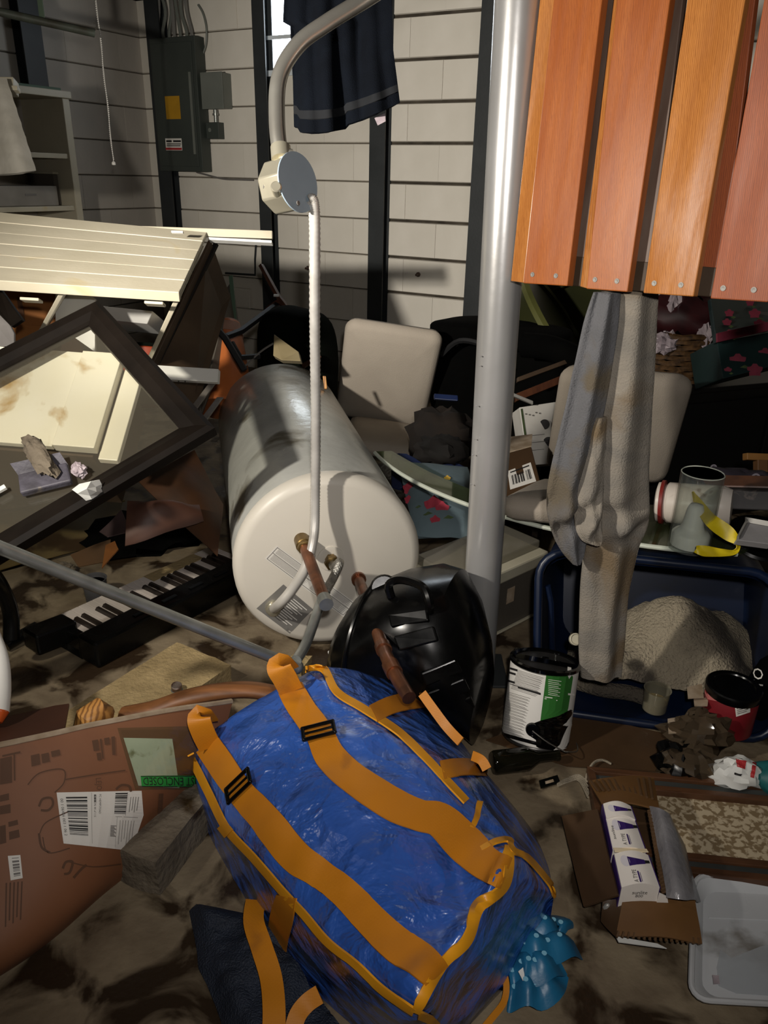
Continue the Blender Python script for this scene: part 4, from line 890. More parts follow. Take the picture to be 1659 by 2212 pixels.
# boxes right of the column
bx = thing('drawing_box', 'white carton with faint drawings right of the silver column', 'box', W(1150, 990, 2.75))
q = [W(1122, 880, 2.7), W(1215, 866, 2.78), W(1225, 1000, 2.72), W(1140, 1005, 2.66)]
obj('face', MB().slab(q, _f * .16), MT['label_white'], bx, smooth=0, bevel=.002); bb = MB().slab(q, _f * .16).bvh()
Q = [(1122, 880), (1215, 866), (1225, 1000), (1140, 1005)]
obj('print', merge(*[rects(bb, Q, [(.1 + .08 * k, .12 + .02 * (k % 3), .14 + .08 * k, .14 + .02 * (k % 3)) for k in range(5)] + [(.05, .5, .5, .508), (.08, .62, .6, .628), (.05, .75, .45, .757)])]), MT['ink_grey'], bx, smooth=0, kind='stuff')
for (x, y) in ((1176, 917), (1184, 955)):
    h_ = hit(bb, x, y, .001); obj('round_mark', MB().lathe(h_, -_f, [(.018, 0), (.018, .001), (0, .001)], 20), MT['ink'], bx)
obj('green_edge', patch(bb, [(1124, 884), (1128, 883), (1146, 1003), (1141, 1004)], .002), MT['leafg'], bx, smooth=0)
bx = thing('labelled_carton', 'dark brown carton with a white barcode label right of the silver column', 'box', W(1120, 1060, 2.45))
q = [W(1075, 985, 2.45), W(1148, 965, 2.48), W(1168, 1045, 2.42), W(1092, 1075, 2.38)]
obj('body', MB().slab(q, _f * .18), MT['card_wet'], bx, smooth=0, bevel=.003); bb = MB().slab(q, _f * .18).bvh()
obj('top_flap', MB().slab([q[0], q[1], W(1150, 940, 2.6), W(1085, 948, 2.6)], _u * .004), MT['card_edge'], bx, smooth=0)
Q = [(1096, 1018), (1146, 999), (1158, 1040), (1102, 1058)]
lb = obj('shipping_label', patch(bb, Q, .001), MT['label_white'], bx, smooth=0, label='white barcode label')
obj('barcode', rects(bb, Q, barcode((.12, .3, .62, .8), 9, True, 3) + barcode((.7, .3, .92, .8), 5, True, 4) + [(.1, .1, .9, .16)], .002), MT['ink'], lb, smooth=0)
# basket, red stuffing, gift box on a black cabinet
bt = W(1480, 842, 2.75); kz = bt.z
kb = thing('black_cabinet', 'low black lacquered cabinet in the dark at the right edge', 'cabinet', V((bt.x + .3, bt.y + .2, 0)))
kx = V((.93, .36, 0)).normalized(); ky = V((-kx.y, kx.x, 0))
ko = V((W(1415, 850, 2.75).x, bt.y - .02, 0))
obj('carcass', MB().para(ko, kx * 1.1, ky * .34, UP * (kz - .02)), MT['blackwood'], kb, smooth=0, bevel=.004)
obj('top', MB().para(ko - kx * .02 - ky * .02 + UP * (kz - .02), kx * 1.14, ky * .38, UP * .02), MT['blackwood'], kb, smooth=0, bevel=.004)
for i in range(2): obj('door', MB().para(ko + kx * (.02 + .53 * i) - ky * .012 + UP * .04, kx * .51, ky * .011, UP * (kz - .1)), MT['black_matte'], kb, smooth=0, bevel=.003)
wk = thing('wicker_basket', 'brown wicker basket stuffed with red paper under the slat rack', 'basket', W(1470, 820, 2.9))
bo = W(1462, 838, 2.95); bo.z = kz + .004; wkr = []
for k in range(9):
    z = .012 + .02 * k; rx = .13 + .05 * k / 8; pts = []
    for t in range(41):
        th = 2 * math.pi * t / 40; pts.append(bo + kx * math.cos(th) * rx * 1.1 + ky * math.sin(th) * rx * .8 + UP * (z + .004 * math.sin(th * 12 + math.pi * (k % 2))) + (kx * math.cos(th) + ky * math.sin(th)) * .006 * math.sin(th * 12 + math.pi * (k % 2)))
    obj('woven_row', MB().tube(pts, .0105, 6), MT['wicker'], wk)
obj('base', MB().lathe(bo, UP, [(0, 0), (.13, 0), (.13, .012), (0, .012)], 24), MT['wicker'], wk)
tag(obj('red_crepe', crumple(bo + UP * .22, .15, .11, .09, 6.2, .5, Matrix((kx, ky, UP)).transposed()), MT['xmas_red'], smooth=60), 'dark red crumpled paper filling the wicker basket', 'paper')
for (x, y, d, rx, rz, sd, lb) in ((1452, 690, 2.8, .035, .09, 1, 'tall pale tissue twist standing in the wicker basket'), (1440, 740, 2.75, .05, .035, 2, 'pinkish tissue bunch at the basket front'), (1522, 730, 2.75, .022, .045, 3, 'small pale tissue tuft at the right side of the basket')):
    tag(obj('tissue_twist', crumple(W(x, y, d), rx, .03, rz, sd * 2.3, .5, Matrix((kx, ky, UP)).transposed()), MT['tissue'], smooth=0), lb, 'tissue paper', 'tissue in the wicker basket')
tag(obj('red_card', MB().slab([W(1488, 655, 2.85), W(1520, 655, 2.87), W(1533, 705, 2.82), W(1505, 712, 2.8)], _f * .01), mat('rust_red_card', '#7a2c14', '#5c2010', .6, scale=9), smooth=0), 'rust red card standing behind the tissue in the basket', 'card')
gb = thing('gift_box', 'teal floral gift box with a pink band at the right edge', 'gift box', W(1620, 815, 2.6))
q = [W(1548, 735, 2.5), W(1760, 690, 2.55), W(1770, 765, 2.5), W(1562, 818, 2.44)]
obj('body', MB().slab(q, _f * .22), MT['giftteal'], gb, smooth=0, bevel=.003); bb = MB().slab(q, _f * .22).bvh()
q2 = [W(1535, 645, 2.72), W(1760, 640, 2.8), W(1765, 700, 2.53), W(1548, 740, 2.48)]
obj('lid', MB().slab(q2, _f * .03), MT['giftteal'], gb, smooth=0, bevel=.003); bl2 = MB().slab(q2, _f * .03).bvh()
obj('pink_band', MB().para(W(1546, 741, 2.47), W(1760, 692, 2.52) - W(1546, 741, 2.47), _u * .03, -_f * .008), MT['giftpink'], gb, smooth=0, bevel=.002)
fl = [(bb, 1593, 779, 17), (bb, 1652, 764, 14), (bb, 1630, 800, 16), (bb, 1572, 800, 8), (bl2, 1630, 678, 13), (bl2, 1575, 677, 10), (bl2, 1640, 700, 12), (bl2, 1570, 697, 10), (bl2, 1575, 722, 11), (bl2, 1620, 655, 9)]
fm = MB()
for bv_, x, y, r_ in fl:
    h_ = hit(bv_, x, y, .0012)
    if h_ is None: continue
    rr = r_ / F_PX * 2.5; n_ = 14; pts = [h_ + (_r * math.cos(t) + _u * math.sin(t) * .8) * rr * (1 + .2 * math.sin(t * 5)) for t in [2 * math.pi * i / n_ for i in range(n_)]]
    fm.prism(pts, -_f * .0008)
obj('printed_roses', fm, MT['giftpink'], gb, smooth=0, kind='stuff')
lm_ = MB()
for bv_, x, y, r_ in fl:
    h_ = hit(bv_, x + r_ * .9, y + r_ * .9, .001)
    if h_ is not None: rr = r_ / F_PX * 1.6; lm_.prism([h_ + _r * rr, h_ + _u * rr * .5, h_ - _r * rr, h_ - _u * rr * .5], -_f * .0006)
obj('printed_leaves', lm_, MT['leafg'], gb, smooth=0, kind='stuff')

# orange cone, brown broken chair and dark green bag behind the heater
ca = W(494, 694, 3.26); cbm = W(486, 830, 3.2); cbm = cbm + (cbm - ca) * .35; cx_ = (cbm - ca); cL = cx_.length; cx_.normalize()
cn = thing('traffic_cone', 'orange plastic cone standing behind the water heater', 'cone', V((cbm.x, cbm.y, max(cbm.z, 0))))
obj('body', MB().lathe(ca, cx_, [(0, 0), (.040, .003), (.050, .012), (.13, cL)], 28), MT['cone'], cn); obj('band', MB().lathe(ca, cx_, [(.046, .004), (.056, .03), (.066, .066), (.062, .066), (.052, .03), (.042, .004)], 28), MT['cone_pale'], cn)
obj('foot', MB().lathe(ca + cx_ * cL, cx_, [(.13, 0), (.13, .012), (0, .012)], 28), MT['cone'], cn)
oc = thing('orange_bucket', 'dark orange bucket seen under the tipped white shelf', 'bucket', W(310, 790, 2.75))
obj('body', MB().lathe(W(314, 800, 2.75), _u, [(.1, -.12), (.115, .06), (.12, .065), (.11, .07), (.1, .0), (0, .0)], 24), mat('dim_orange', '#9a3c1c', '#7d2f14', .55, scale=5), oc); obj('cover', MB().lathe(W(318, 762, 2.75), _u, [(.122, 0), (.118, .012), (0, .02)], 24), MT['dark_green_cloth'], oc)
bc_ = thing('broken_chair', 'overturned brown wooden chair with thin legs against the back wall', 'chair', W(600, 760, 3.3))
def stick2(name, pts, r, m, par, n=5): return obj(name, MB().tube([W(*p) for p in pts], r, n), m, par)
stick2('leg', [(564, 574, 3.5), (600, 640, 3.4), (676, 738, 3.25)], .013, MT['wood_brown'], bc_)
stick2('leg', [(602, 655, 3.42), (520, 716, 3.1), (488, 728, 3.0)], .014, MT['black_matte'], bc_)
stick2('leg', [(430, 668, 2.95), (486, 730, 2.95), (528, 800, 2.95)], .014, MT['black_matte'], bc_)
stick2('rail', [(577, 668, 3.42), (600, 652, 3.4), (614, 660, 3.38)], .011, MT['wood_brown'], bc_)
stick2('rail', [(500, 740, 3.0), (520, 772, 3.0), (560, 770, 3.05)], .012, MT['black_matte'], bc_)
obj('foot_cap', MB().box(W(597, 638, 3.36), (.022, .02, .008)), MT['paper'], bc_, smooth=0)
stick2('rail', [(655, 790, 3.1), (690, 770, 3.15)], .012, MT['wood_brown'], bc_)
gq = W(545, 815, 3.35); gq.z = .0
gb_ = thing('green_bag', 'dark green cloth bag behind the overturned brown chair', 'bag', gq)
obj('body', softbox(gq, e1 * .34, -e2 * .22, UP * (W(600, 668, 3.35).z), 3.3, .05, fr_=4), MT['dark_green_cloth'], gb_, smooth=80)
obj('strap', MB().tube(cat([W(520, 800, 3.05), W(560, 762, 3.02), W(590, 742, 3.0)], 6), .004, 6), MT['ink_grey'], gb_)
wq = [W(592, 722, 2.95), W(645, 760, 2.9), W(650, 780, 2.86), W(608, 778, 2.88), W(590, 768, 2.9)]
tag(obj('wood_offcut', MB().prism(wq, _f * .06), mat('pale_offcut', '#8a7d5e', '#776a4c', .6, scale=9), smooth=0, bevel=.002), 'pale wood offcut lying behind the far end of the water heater', 'offcut')
tag(obj('black_heap', softbox(V((gq.x + .33, gq.y + .22, .0)), e1 * .2, -e2 * .2, UP * .2, 7.7, .03, fr_=5), MT['black_cloth'], smooth=80), 'low black heap on the floor between heater and beige chair', 'clothes')
plank('wood_peg', 'short pale wooden peg beside the beige chair back', 'peg', 697, 812, 2.9, 700, 840, 2.9, _r * .012, _f * .012, MT['wood_pine'])

# ================================================================== floral pillow and blue cloth behind the column
pw = thing('floral_pillow', 'pale blue pillow with red roses between heater and silver column', 'pillow', W(940, 1150, 2.35))
g = []; c00, c10, c11, c01 = W(862, 1000, 2.62), W(1010, 1012, 2.58), W(1030, 1165, 2.3), W(900, 1160, 2.3)
for i in range(17):
    row = []
    for j in range(17):
        u, v = j / 16, i / 16; p_ = (c00 * (1 - u) + c10 * u) * (1 - v) + (c01 * (1 - u) + c11 * u) * v
        row.append(p_ - (_f * .8 - _u * .5) * .05 * (16 * u * (1 - u) * v * (1 - v)) ** .6 + _u * .004 * noise.noise(p_ * 20))
    g.append(row)
psh = MB().sheet(g, .012); obj('cover', psh, MT['floral'], pw, smooth=70); pbv = psh.bvh()
back = [[2 * (c00 + c11 + c10 + c01) / 8 + (q_ - (c00 + c11 + c10 + c01) / 4) + (_f * .8 - _u * .5) * .02 for q_ in r__] for r__ in g]
for (x, y, r_, m) in ((938, 1094, 20, 'rose'), (955, 1100, 14, 'rose'), (884, 1056, 13, 'rose'), (884, 1080, 9, 'rose'), (940, 1125, 10, 'rose'), (966, 1035, 7, 'amber'), (884, 1022, 8, 'amber')):
    h_ = hit(pbv, x, y, .002)
    if h_: pts = [h_ + (_r * math.cos(t) + _u * math.sin(t)) * r_ / F_PX * 2.4 * (1 + .18 * math.sin(t * 5)) for t in [2 * math.pi * i / 16 for i in range(16)]]; obj('printed_flower', MB().prism(pts, -_f * .001), MT[m], pw, smooth=0)
for (x, y, r_) in ((925, 1110, 11), (968, 1118, 12), (925, 1042, 13), (940, 1050, 9), (905, 1095, 8)):
    h_ = hit(pbv, x, y, .0016)
    if h_: q = r_ / F_PX * 2.4; obj('printed_leaf', MB().prism([h_ + _r * q, h_ + _u * q * .4, h_ - _r * q - _u * q * .3, h_ - _u * q * .5], -_f * .001), MT['leafg'], pw, smooth=0)
g = [[W(846 + 160 * u, 985 + 30 * u + 60 * v, 2.72 - .1 * v) + _u * .015 * math.sin(9 * u + 4 * v) for u in [j / 10 for j in range(11)]] for v in [i / 6 for i in range(7)]]
tag(obj('navy_cloth', MB().sheet(g, .008), MT['navy'], smooth=70), 'navy blue cloth lying behind the floral pillow', 'cloth')

# ================================================================== RIGHT: glass table top, vase, jar, tote, garment
GZ = .40; GCc = V((.906, 2.656, GZ)); GR = .988
arc = [GCc + V((math.cos(R(t)), math.sin(R(t)), 0)) * GR for t in range(198, 268, 3)]
backc = cat([V((.90, 1.70, GZ)), V((.90, 1.94, GZ)), V((.60, 1.95, GZ)), V((.34, 1.97, GZ)), V((.16, 2.14, GZ)), V((.02, 2.36, GZ))], 6)
gt = thing('glass_table_top', 'greenish curved glass table top lying behind the silver column under the candle vase', 'table top', V((.5, 1.9, GZ)))
outl = arc + backc
obj('pane', MB().prism(outl, UP * .010), MT['tableglass'], gt, smooth=0)
obj('polished_edge', MB().tube([p + UP * .005 for p in arc], .0062, 8), MT['glassedge'], gt)
# vase with candle and yellow ribbon
vb = PL(1487, 1182, V((0, 0, GZ + .011)), UP); vr = .049; vh = .192
vs = thing('candle_vase', 'clear glass cylinder vase holding a melted white candle on the glass table top', 'vase', vb)
obj('glass', MB().lathe(vb, UP, [(0, 0), (vr, 0), (vr, vh), (vr - .003, vh), (vr - .003, .006), (0, .006)], 40), MT['clearglass'], vs)
obj('candle', MB().lathe(vb + UP * .008, UP, [(0, 0), (.044, 0), (.045, .028), (.040, .034), (.030, .038), (.024, .055), (.020, .09), (.015, .104), (0, .106)], 24), MT['wax'], vs, smooth=70)
obj('rim', MB().lathe(vb + UP * vh, UP, [(vr - .003, 0), (vr - .0015, .002), (vr, 0)], 40), MT['glassedge'], vs)
rp = [W(1496, 1062, 1.86), W(1512, 1092, 1.84), W(1538, 1126, 1.80), W(1572, 1152, 1.79), W(1594, 1174, 1.78), W(1588, 1192, 1.775), W(1560, 1194, 1.77), W(1520, 1190, 1.77), W(1502, 1186, 1.775)]
rw = [(.003, .02), (.009, .03), (.014, .03), (.013, .03), (.006, .018), (.004, .012), (.007, .01), (.010, .008), (.006, .006)]
P_ = cat(rp, 6); wq = cat([V((a, b, 0)) for a, b in rw], 6); g = []
for i, p_ in enumerate(P_):
    d = (P_[min(i + 1, len(P_) - 1)] - P_[max(i - 1, 0)]).normalized(); s_ = d.cross(_f).normalized(); w_ = wq[i].x * 1.25
    g.append([p_ + s_ * w_ * k + _f * .004 * math.sin(i * .5 + k * 2) for k in (-1, -.33, .33, 1)])
tag(obj('yellow_ribbon', MB().sheet(g, .0012), MT['yellow_ribbon'], smooth=70), 'wet yellow ribbon trailing down from the candle vase', 'ribbon')
# jar on its side
j0 = W(1420, 1090, 2.0); j1 = W(1560, 1102, 1.93); ja = (j1 - j0).normalized(); jr = .0535
dz = j0.z - jr - (GZ + .0105); j0.z -= dz; 
jr_ = thing('white_jar', 'white ceramic jar lying on its side behind the candle vase', 'jar', j0 + ja * .05 - UP * jr)
obj('body', MB().lathe(j0, ja, [(.046, .016), (.047, .02), (.0525, .026), (.0535, .155), (.045, .175), (0, .178)], 32), MT['ceramic'], jr_)
obj('seal_ring', MB().lathe(j0, ja, [(.047, .006), (.057, .008), (.057, .016), (.047, .018)], 32), MT['redrubber'], jr_)
obj('lid', MB().lathe(j0, ja, [(0, -.004), (.038, -.004), (.051, .0), (.0515, .007), (0, .008)], 32), MT['ceramic'], jr_)
# dark muddy metal bar and little boxes to the right of the vase
dm_ = thing('metal_bar', 'muddy dark metal bar lying behind the vase at the right edge', 'bar', W(1600, 1110, 1.95))
a, b = W(1530, 1056, 2.02), W(1760, 1062, 1.9); obj('body', MB().para(a, b - a, -_u * .052 - _f * .01, _f * .07 + _u * .02), MT['darkmetal'], dm_, smooth=0, bevel=.004)
obj('top_strip', MB().para(a + _u * .006, b - a, _f * .06 + _u * .03, _u * .004), MT['wood_brown'], dm_, smooth=0)
sb = thing('white_tray_box', 'small dim white open box right of the vase at the edge', 'box', W(1630, 1170, 1.75))
q = [W(1592, 1166, 1.75), W(1668, 1176, 1.72), W(1676, 1140, 1.78), W(1612, 1128, 1.82)]
obj('base', MB().slab(q, _f * .02 - _u * .012), mat('dim_white_plastic', '#8f8d8e', '#7f7d7e', .5), sb, smooth=0, bevel=.002)
obj('wall', MB().para(q[3], q[2] - q[3], _u * .012, _f * .006), MT['label_grey'], sb, smooth=0); obj('wall', MB().para(q[0], q[3] - q[0], _u * .008, _r * .005), MT['label_grey'], sb, smooth=0)
rnd = thing('plastic_disc', 'round black plastic lid edge behind the yellow ribbon', 'lid', W(1610, 1130, 1.9))
obj('disc', MB().lathe(W(1640, 1165, 1.92), (_u * .7 - _f * .7), [(0, 0), (.075, 0), (.08, .006), (.075, .012), (0, .012)], 32), MT['black_plastic'], rnd); obj('grip', MB().lathe(W(1640, 1165, 1.92) + (_u * .7 - _f * .7) * .012, (_u * .7 - _f * .7), [(.02, 0), (.018, .012), (0, .013)], 16), MT['black_plastic'], rnd)
cl = thing('tan_block', 'tan wooden bracket in the dark above the metal bar', 'bracket', W(1640, 1040, 2.2))
obj('bar', MB().para(W(1614, 978, 2.2), _r * .1 - _u * .004, -_u * .02, _f * .03), mat('dim_tan_wood', '#7a5526', '#68471f', .6), cl, smooth=0, bevel=.002); obj('post', MB().para(W(1637, 992, 2.2), _r * .03, -_u * .07, _f * .03), mat('dim_tan_wood2', '#5c3d1c', '#4a3016', .6), cl, smooth=0, bevel=.002)
for x, y, d, r_, lb in ((1632, 1032, 2.1, .012, 'small pale ring lying in the dark above the metal bar'), (1541, 1010, 2.2, .009, 'small pale scrap right of the tall chair back')):
    tag(obj('pale_scrap', MB().lathe(W(x, y, d), -_f, [(r_, 0), (r_ * 1.0, .004), (r_ * .6, .004), (r_ * .6, 0)], 14), mat('dim_pale_%d' % x, '#6d6870', rough=.6)), lb, 'scrap')
tag(obj('dark_purple_rag', crumple(W(1590, 1035, 2.15), .1, .05, .025, 3.7, .5), mat('purple_rag', '#2b2430', '#1d1822', .85), smooth=60), 'dark purple rag heap above the metal bar at the right edge', 'rag')

# navy tote on its side
TL, TR, TB, TBR = G(1165, 1184, .388), G(1690, 1236, .388), G(1150, 1528, .012), G(1690, 1612, .012)
tb = V((.283, .959, 0)).normalized()
def tring(k, dep, cr=.075, lift=0.0):
    ctr = (TL + TR + TB + TBR) / 4; u_ = ((TR - TL) + (TBR - TB)) / 2; v_ = ((TL - TB) + (TR - TBR)) / 2; lu, lv = u_.length, v_.length; P_ = []
    un, vn = u_ / lu, v_ / lv
    for sx, sy, a0 in ((1, 1, 0), (-1, 1, 90), (-1, -1, 180), (1, -1, 270)):
        for n_ in range(7):
            t = R(a0 + 15 * n_); x = sx * (lu / 2 - cr) + cr * math.cos(t); y = sy * (lv / 2 - cr) + cr * math.sin(t)
            P_.append(ctr + un * x * k + vn * (y * k) - UP * (lv / 2 * (1 - k)) * lift + tb * dep)
    return P_
tt = thing('storage_tote', 'navy blue plastic storage tote lying on its side with its mouth to the front', 'tote', (TB + TBR) / 2 + tb * .2)
obj('shell', MB().loft([tring(.97, .0, lift=.9), tring(.965, .06, lift=.9), tring(.90, .33, lift=.9), tring(.86, .35, lift=.9), tring(.84, .342, lift=.9), tring(.88, .325, lift=.9), tring(.945, .05, lift=.9), tring(.95, .0, lift=.9)], cap=False), MT['tote_blue'], tt, smooth=50)
obj('base', MB().loft([tring(.865, .338, lift=.9), tring(.865, .35, lift=.9)]), MT['tote_blue'], tt, smooth=0)
rimP = tring(.985, .004, lift=.9); obj('rim', MB().tube(rimP + [rimP[0]], .011, 10), MT['tote_blue'], tt)
obj('handle_rib', MB().tube([W(1183, 1265, 1.92), W(1190, 1300, 1.93), W(1192, 1380, 1.96), W(1194, 1430, 1.98)], .008, 8), MT['tote_blue'], tt)
# fleece blanket inside
fb_ = thing('fleece_blanket', 'grey and cream fleece blanket bundled inside the navy tote', 'blanket', G(1440, 1480, .02))
fc = G(1435, 1455, .03); g = []
un = ((TR - TL)).normalized(); un.z = 0; un.normalize()
for i in range(44):
    row = []
    for j in range(60):
        u, v = j / 59, i / 43; x = -.255 + .51 * u; y = -.10 + .34 * v
        h = .17 * max(0, math.sin(math.pi * min(max((u * 1.02 - .02), 0), 1)) ** .6) * max(0, math.sin(math.pi * min(v * .95 + .03, 1)) ** .55)
        p_ = fc + un * x + tb * y + UP * (-.012 + h * (.75 + .35 * math.sin(u * 4.2 - v * 2)))
        p_ += UP * (.02 * math.sin(u * 9 + v * 7) * min(1, h * 12) + .008 * noise.noise(p_ * 26) + .004 * noise.noise(p_ * 75)); p_.z = max(p_.z, .026); row.append(p_)
    g.append(row)
obj('pile', MB().sheet(g, .012), MT['fleece'], fb_, smooth=80)
tg = [G(1252, 1478, .03), G(1300, 1492, .035), G(1360, 1500, .035), G(1420, 1520, .03)]
obj('rolled_edge', MB().tube(cat([p_ + UP * .004 for p_ in [tg[0] + un * -.0, tg[1], tg[2], tg[3]]], 6), .02, 10), MT['fleece'], fb_, smooth=80)
tag(obj('round_cap', MB().lathe(W(1243, 1381, 1.80), -_f * .9 + _u * .2, [(0, -.006), (.0145, -.006), (.0145, .004), (.012, .006), (.010, .0035), (0, .0035)], 20), MT['binlid']), 'small pale round plastic cap in the tote mouth beside the grey garment', 'cap')

# grey garment hanging from the rack
def limb(P, seed, folds, name, m, par, Yd=(1.52, 1.52)):
    """P: (centre x, y, half width px); soft flattened tube with hanging folds"""
    C_s = cat([V((p[0], p[1], p[2])) for p in P], 7); rings = []; n_ = 48; N_ = len(C_s)
    for i, q in enumerate(C_s):
        t = i / (N_ - 1); Y = Yd[0] + (Yd[1] - Yd[0]) * t; c = YP(q.x, q.y, Y); d = (c - CAM).dot(_f); hw = q.z / F_PX * d; P_ = []
        for k in range(n_):
            th = 2 * math.pi * k / n_; fold = 0
            for fr_, ph, am, dr_ in folds: fold += am * math.sin(fr_ * math.cos(th) * 3.1 + ph + dr_ * t)
            fold += .35 * noise.noise(V((math.cos(th) * 2, math.sin(th) * 2 + seed, t * 7))) + 1.1 * math.exp(-((q.y - 1115) / 42) ** 2) * math.sin((q.y - 1040) / 13 + 2.5 * math.cos(th) + seed)
            dep = math.sin(th) * hw * .42 * (1 + .0) - (.016 * fold if math.sin(th) < 0 else 0.0) * min(1, hw / .03) * abs(math.sin(th)) ** .5
            P_.append(c + V((math.cos(th) * hw * (1 + .05 * noise.noise(V((seed, t * 9, th)))), dep, 0)))
        rings.append(P_)
    return obj(name, MB().loft(rings), m, par, smooth=80)
gm = thing('hanging_garment', 'wet grey knit garment hanging from the slat rack into the tote', 'garment', YP(1300, 1450, 1.5))
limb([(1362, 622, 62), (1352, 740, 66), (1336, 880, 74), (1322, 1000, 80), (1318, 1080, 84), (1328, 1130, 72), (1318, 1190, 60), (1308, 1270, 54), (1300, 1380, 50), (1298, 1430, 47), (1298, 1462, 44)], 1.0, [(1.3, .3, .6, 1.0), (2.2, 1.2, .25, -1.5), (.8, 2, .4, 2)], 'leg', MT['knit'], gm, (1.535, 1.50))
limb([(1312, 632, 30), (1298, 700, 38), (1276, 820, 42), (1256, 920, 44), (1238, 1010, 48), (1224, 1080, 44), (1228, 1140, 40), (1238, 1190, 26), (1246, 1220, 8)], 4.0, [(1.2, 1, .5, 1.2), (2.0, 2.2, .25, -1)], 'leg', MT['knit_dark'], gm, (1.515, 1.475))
limb([(1290, 900, 22), (1284, 960, 26), (1276, 1040, 30), (1270, 1120, 30), (1278, 1165, 24), (1290, 1178, 8)], 7.0, [(1.0, 1, .4, 1)], 'pocket_fold', MT['knit'], gm, (1.50, 1.455))

# clear storage bin left of the tote
b0, b1 = G(985, 1415, .004), G(1160, 1325, .004); bu = b1 - b0; bn_ = V((-bu.y, bu.x, 0)).normalized(); bh = .21
cbn = thing('clear_bin', 'frosted storage bin with translucent lid behind the silver column', 'storage bin', (b0 + b1) / 2)
obj('body', MB().para(b0, bu, bn_ * .2, UP * bh), MT['bin_body'], cbn, smooth=0, bevel=.008)
obj('lid', MB().para(b0 - bu * .02 - bn_ * .012 + UP * (bh - .035), bu * 1.045, bn_ * .225, UP * .04), MT['binlid'], cbn, smooth=0, bevel=.006)
obj('lid_crown', MB().para(b0 - bu * .0 + bn_ * .02 + UP * (bh + .004), bu * 1.01, bn_ * .16, UP * .028), MT['clearbin'], cbn, smooth=0, bevel=.006)
obj('foot_rail', MB().tube([b0 - bn_ * .004 + UP * .006, b1 - bn_ * .004 + UP * .006], .005, 6), MT['binlid'], cbn)
obj('paper_label', MB().para(b0 + bu * .56 - bn_ * .002 + UP * .09, bu * .09, UP * .05, bn_ * .001), MT['card_edge'], cbn, smooth=0, label='small blank beige label')

# ================================================================== black plastic bin / case lying on its side
bk = thing('black_bin', 'black plastic ribbed bin lying on its side against the water heater', 'bin', G(900, 1560, 0))
secs = [(735, 1405, 1.90, .03), (742, 1402, 1.90, .095), (765, 1402, 1.895, .135), (800, 1404, 1.89, .155), (850, 1408, 1.875, .168), (915, 1424, 1.85, .182), (965, 1437, 1.83, .19), (1000, 1468, 1.80, .165), (1030, 1500, 1.77, .125), (1042, 1520, 1.75, .10)]
axb = (W(1000, 1468, 1.80) - W(765, 1402, 1.895)).normalized(); sb_, su_, _ = frame_of(axb); rings = []
for x, y, d, r_ in secs:
    c = W(x, y, d + .05); c.z = max(c.z, r_ * .98 + .004) if r_ > .1 else c.z; P_ = []
    sq_ = .5 if x < 830 else .36 if x < 960 else .55
    for k in range(40):
        t = 2 * math.pi * k / 40; f_ = lambda v: math.copysign(abs(v) ** (2 * sq_), v)
        e_ = 1.0; P_.append(c + sb_ * r_ * f_(math.cos(t)) * e_ + su_ * r_ * f_(math.sin(t)) * e_)
    for p_ in P_: p_.z = max(p_.z, .004)
    rings.append(P_)
bmesh_ = MB().loft(rings); obj('shell', bmesh_, MT['black_plastic'], bk, smooth=35); bkb = bmesh_.bvh()
def raised(q, h, m, par, name, bev=.004):
    P_ = [hit(bkb, x, y, -.004) for x, y in q]
    if any(p_ is None for p_ in P_): return
    n_ = (P_[1] - P_[0]).cross(P_[3] - P_[0]).normalized(); n_ = n_ if n_.dot(_f) < 0 else -n_
    return obj(name, MB().slab(P_, n_ * (h + .004)), m, par, smooth=0, bevel=bev)
for q in ([(905, 1452), (985, 1420), (1000, 1448), (918, 1482)], [(918, 1492), (1002, 1458), (1016, 1486), (932, 1520)], [(935, 1530), (1018, 1496), (1028, 1520), (950, 1556)], [(840, 1330), (925, 1318), (930, 1345), (846, 1358)], [(850, 1375), (940, 1352), (950, 1385), (862, 1408)]):
    raised(q, .012, MT['black_plastic'], bk, 'rib')
obj('lid_ring', MB().tube(rings[3] + [rings[3][0]], .007, 8), MT['black_plastic'], bk)
a = hit(bkb, 836, 1300, 0) or W(836, 1300, 1.75)
hp = [hit(bkb, x, y, o) for x, y, o in ((845, 1290, .0), (850, 1285, .03), (880, 1282, .038), (915, 1290, .036), (928, 1312, .03), (928, 1322, .0))]
hp = [p_ for p_ in hp if p_]; obj('handle', MB().tube(cat(hp, 5), .010, 8), MT['black_plastic'], bk)
obj('lid_tab', MB().lathe(W(830, 1272, 1.86), _f * .9 - _u * .1, [(0, -.012), (.030, -.012), (.035, -.006), (.035, .012), (0, .014)], 24), MT['black_plastic'], bk)
obj('hose_socket', MB().lathe(W(862, 1322, 1.785), -_f, [(.022, -.03), (.022, .008), (.015, .008), (.015, -.02), (0, -.02)], 18), MT['black_plastic'], bk)
obj('corner_lug', MB().para(W(930, 1262, 1.87), W(985, 1250, 1.86) - W(930, 1262, 1.87), -_u * .03, _f * .05), MT['black_plastic'], bk, smooth=0, bevel=.006)
tag(obj('white_strip', MB().slab([W(708, 1408, 1.93), W(713, 1406, 1.93), W(722, 1446, 1.90), W(717, 1448, 1.90)], _f * .012), MT['paper'], smooth=0), 'narrow white strip standing between heater and black bin', 'strip')

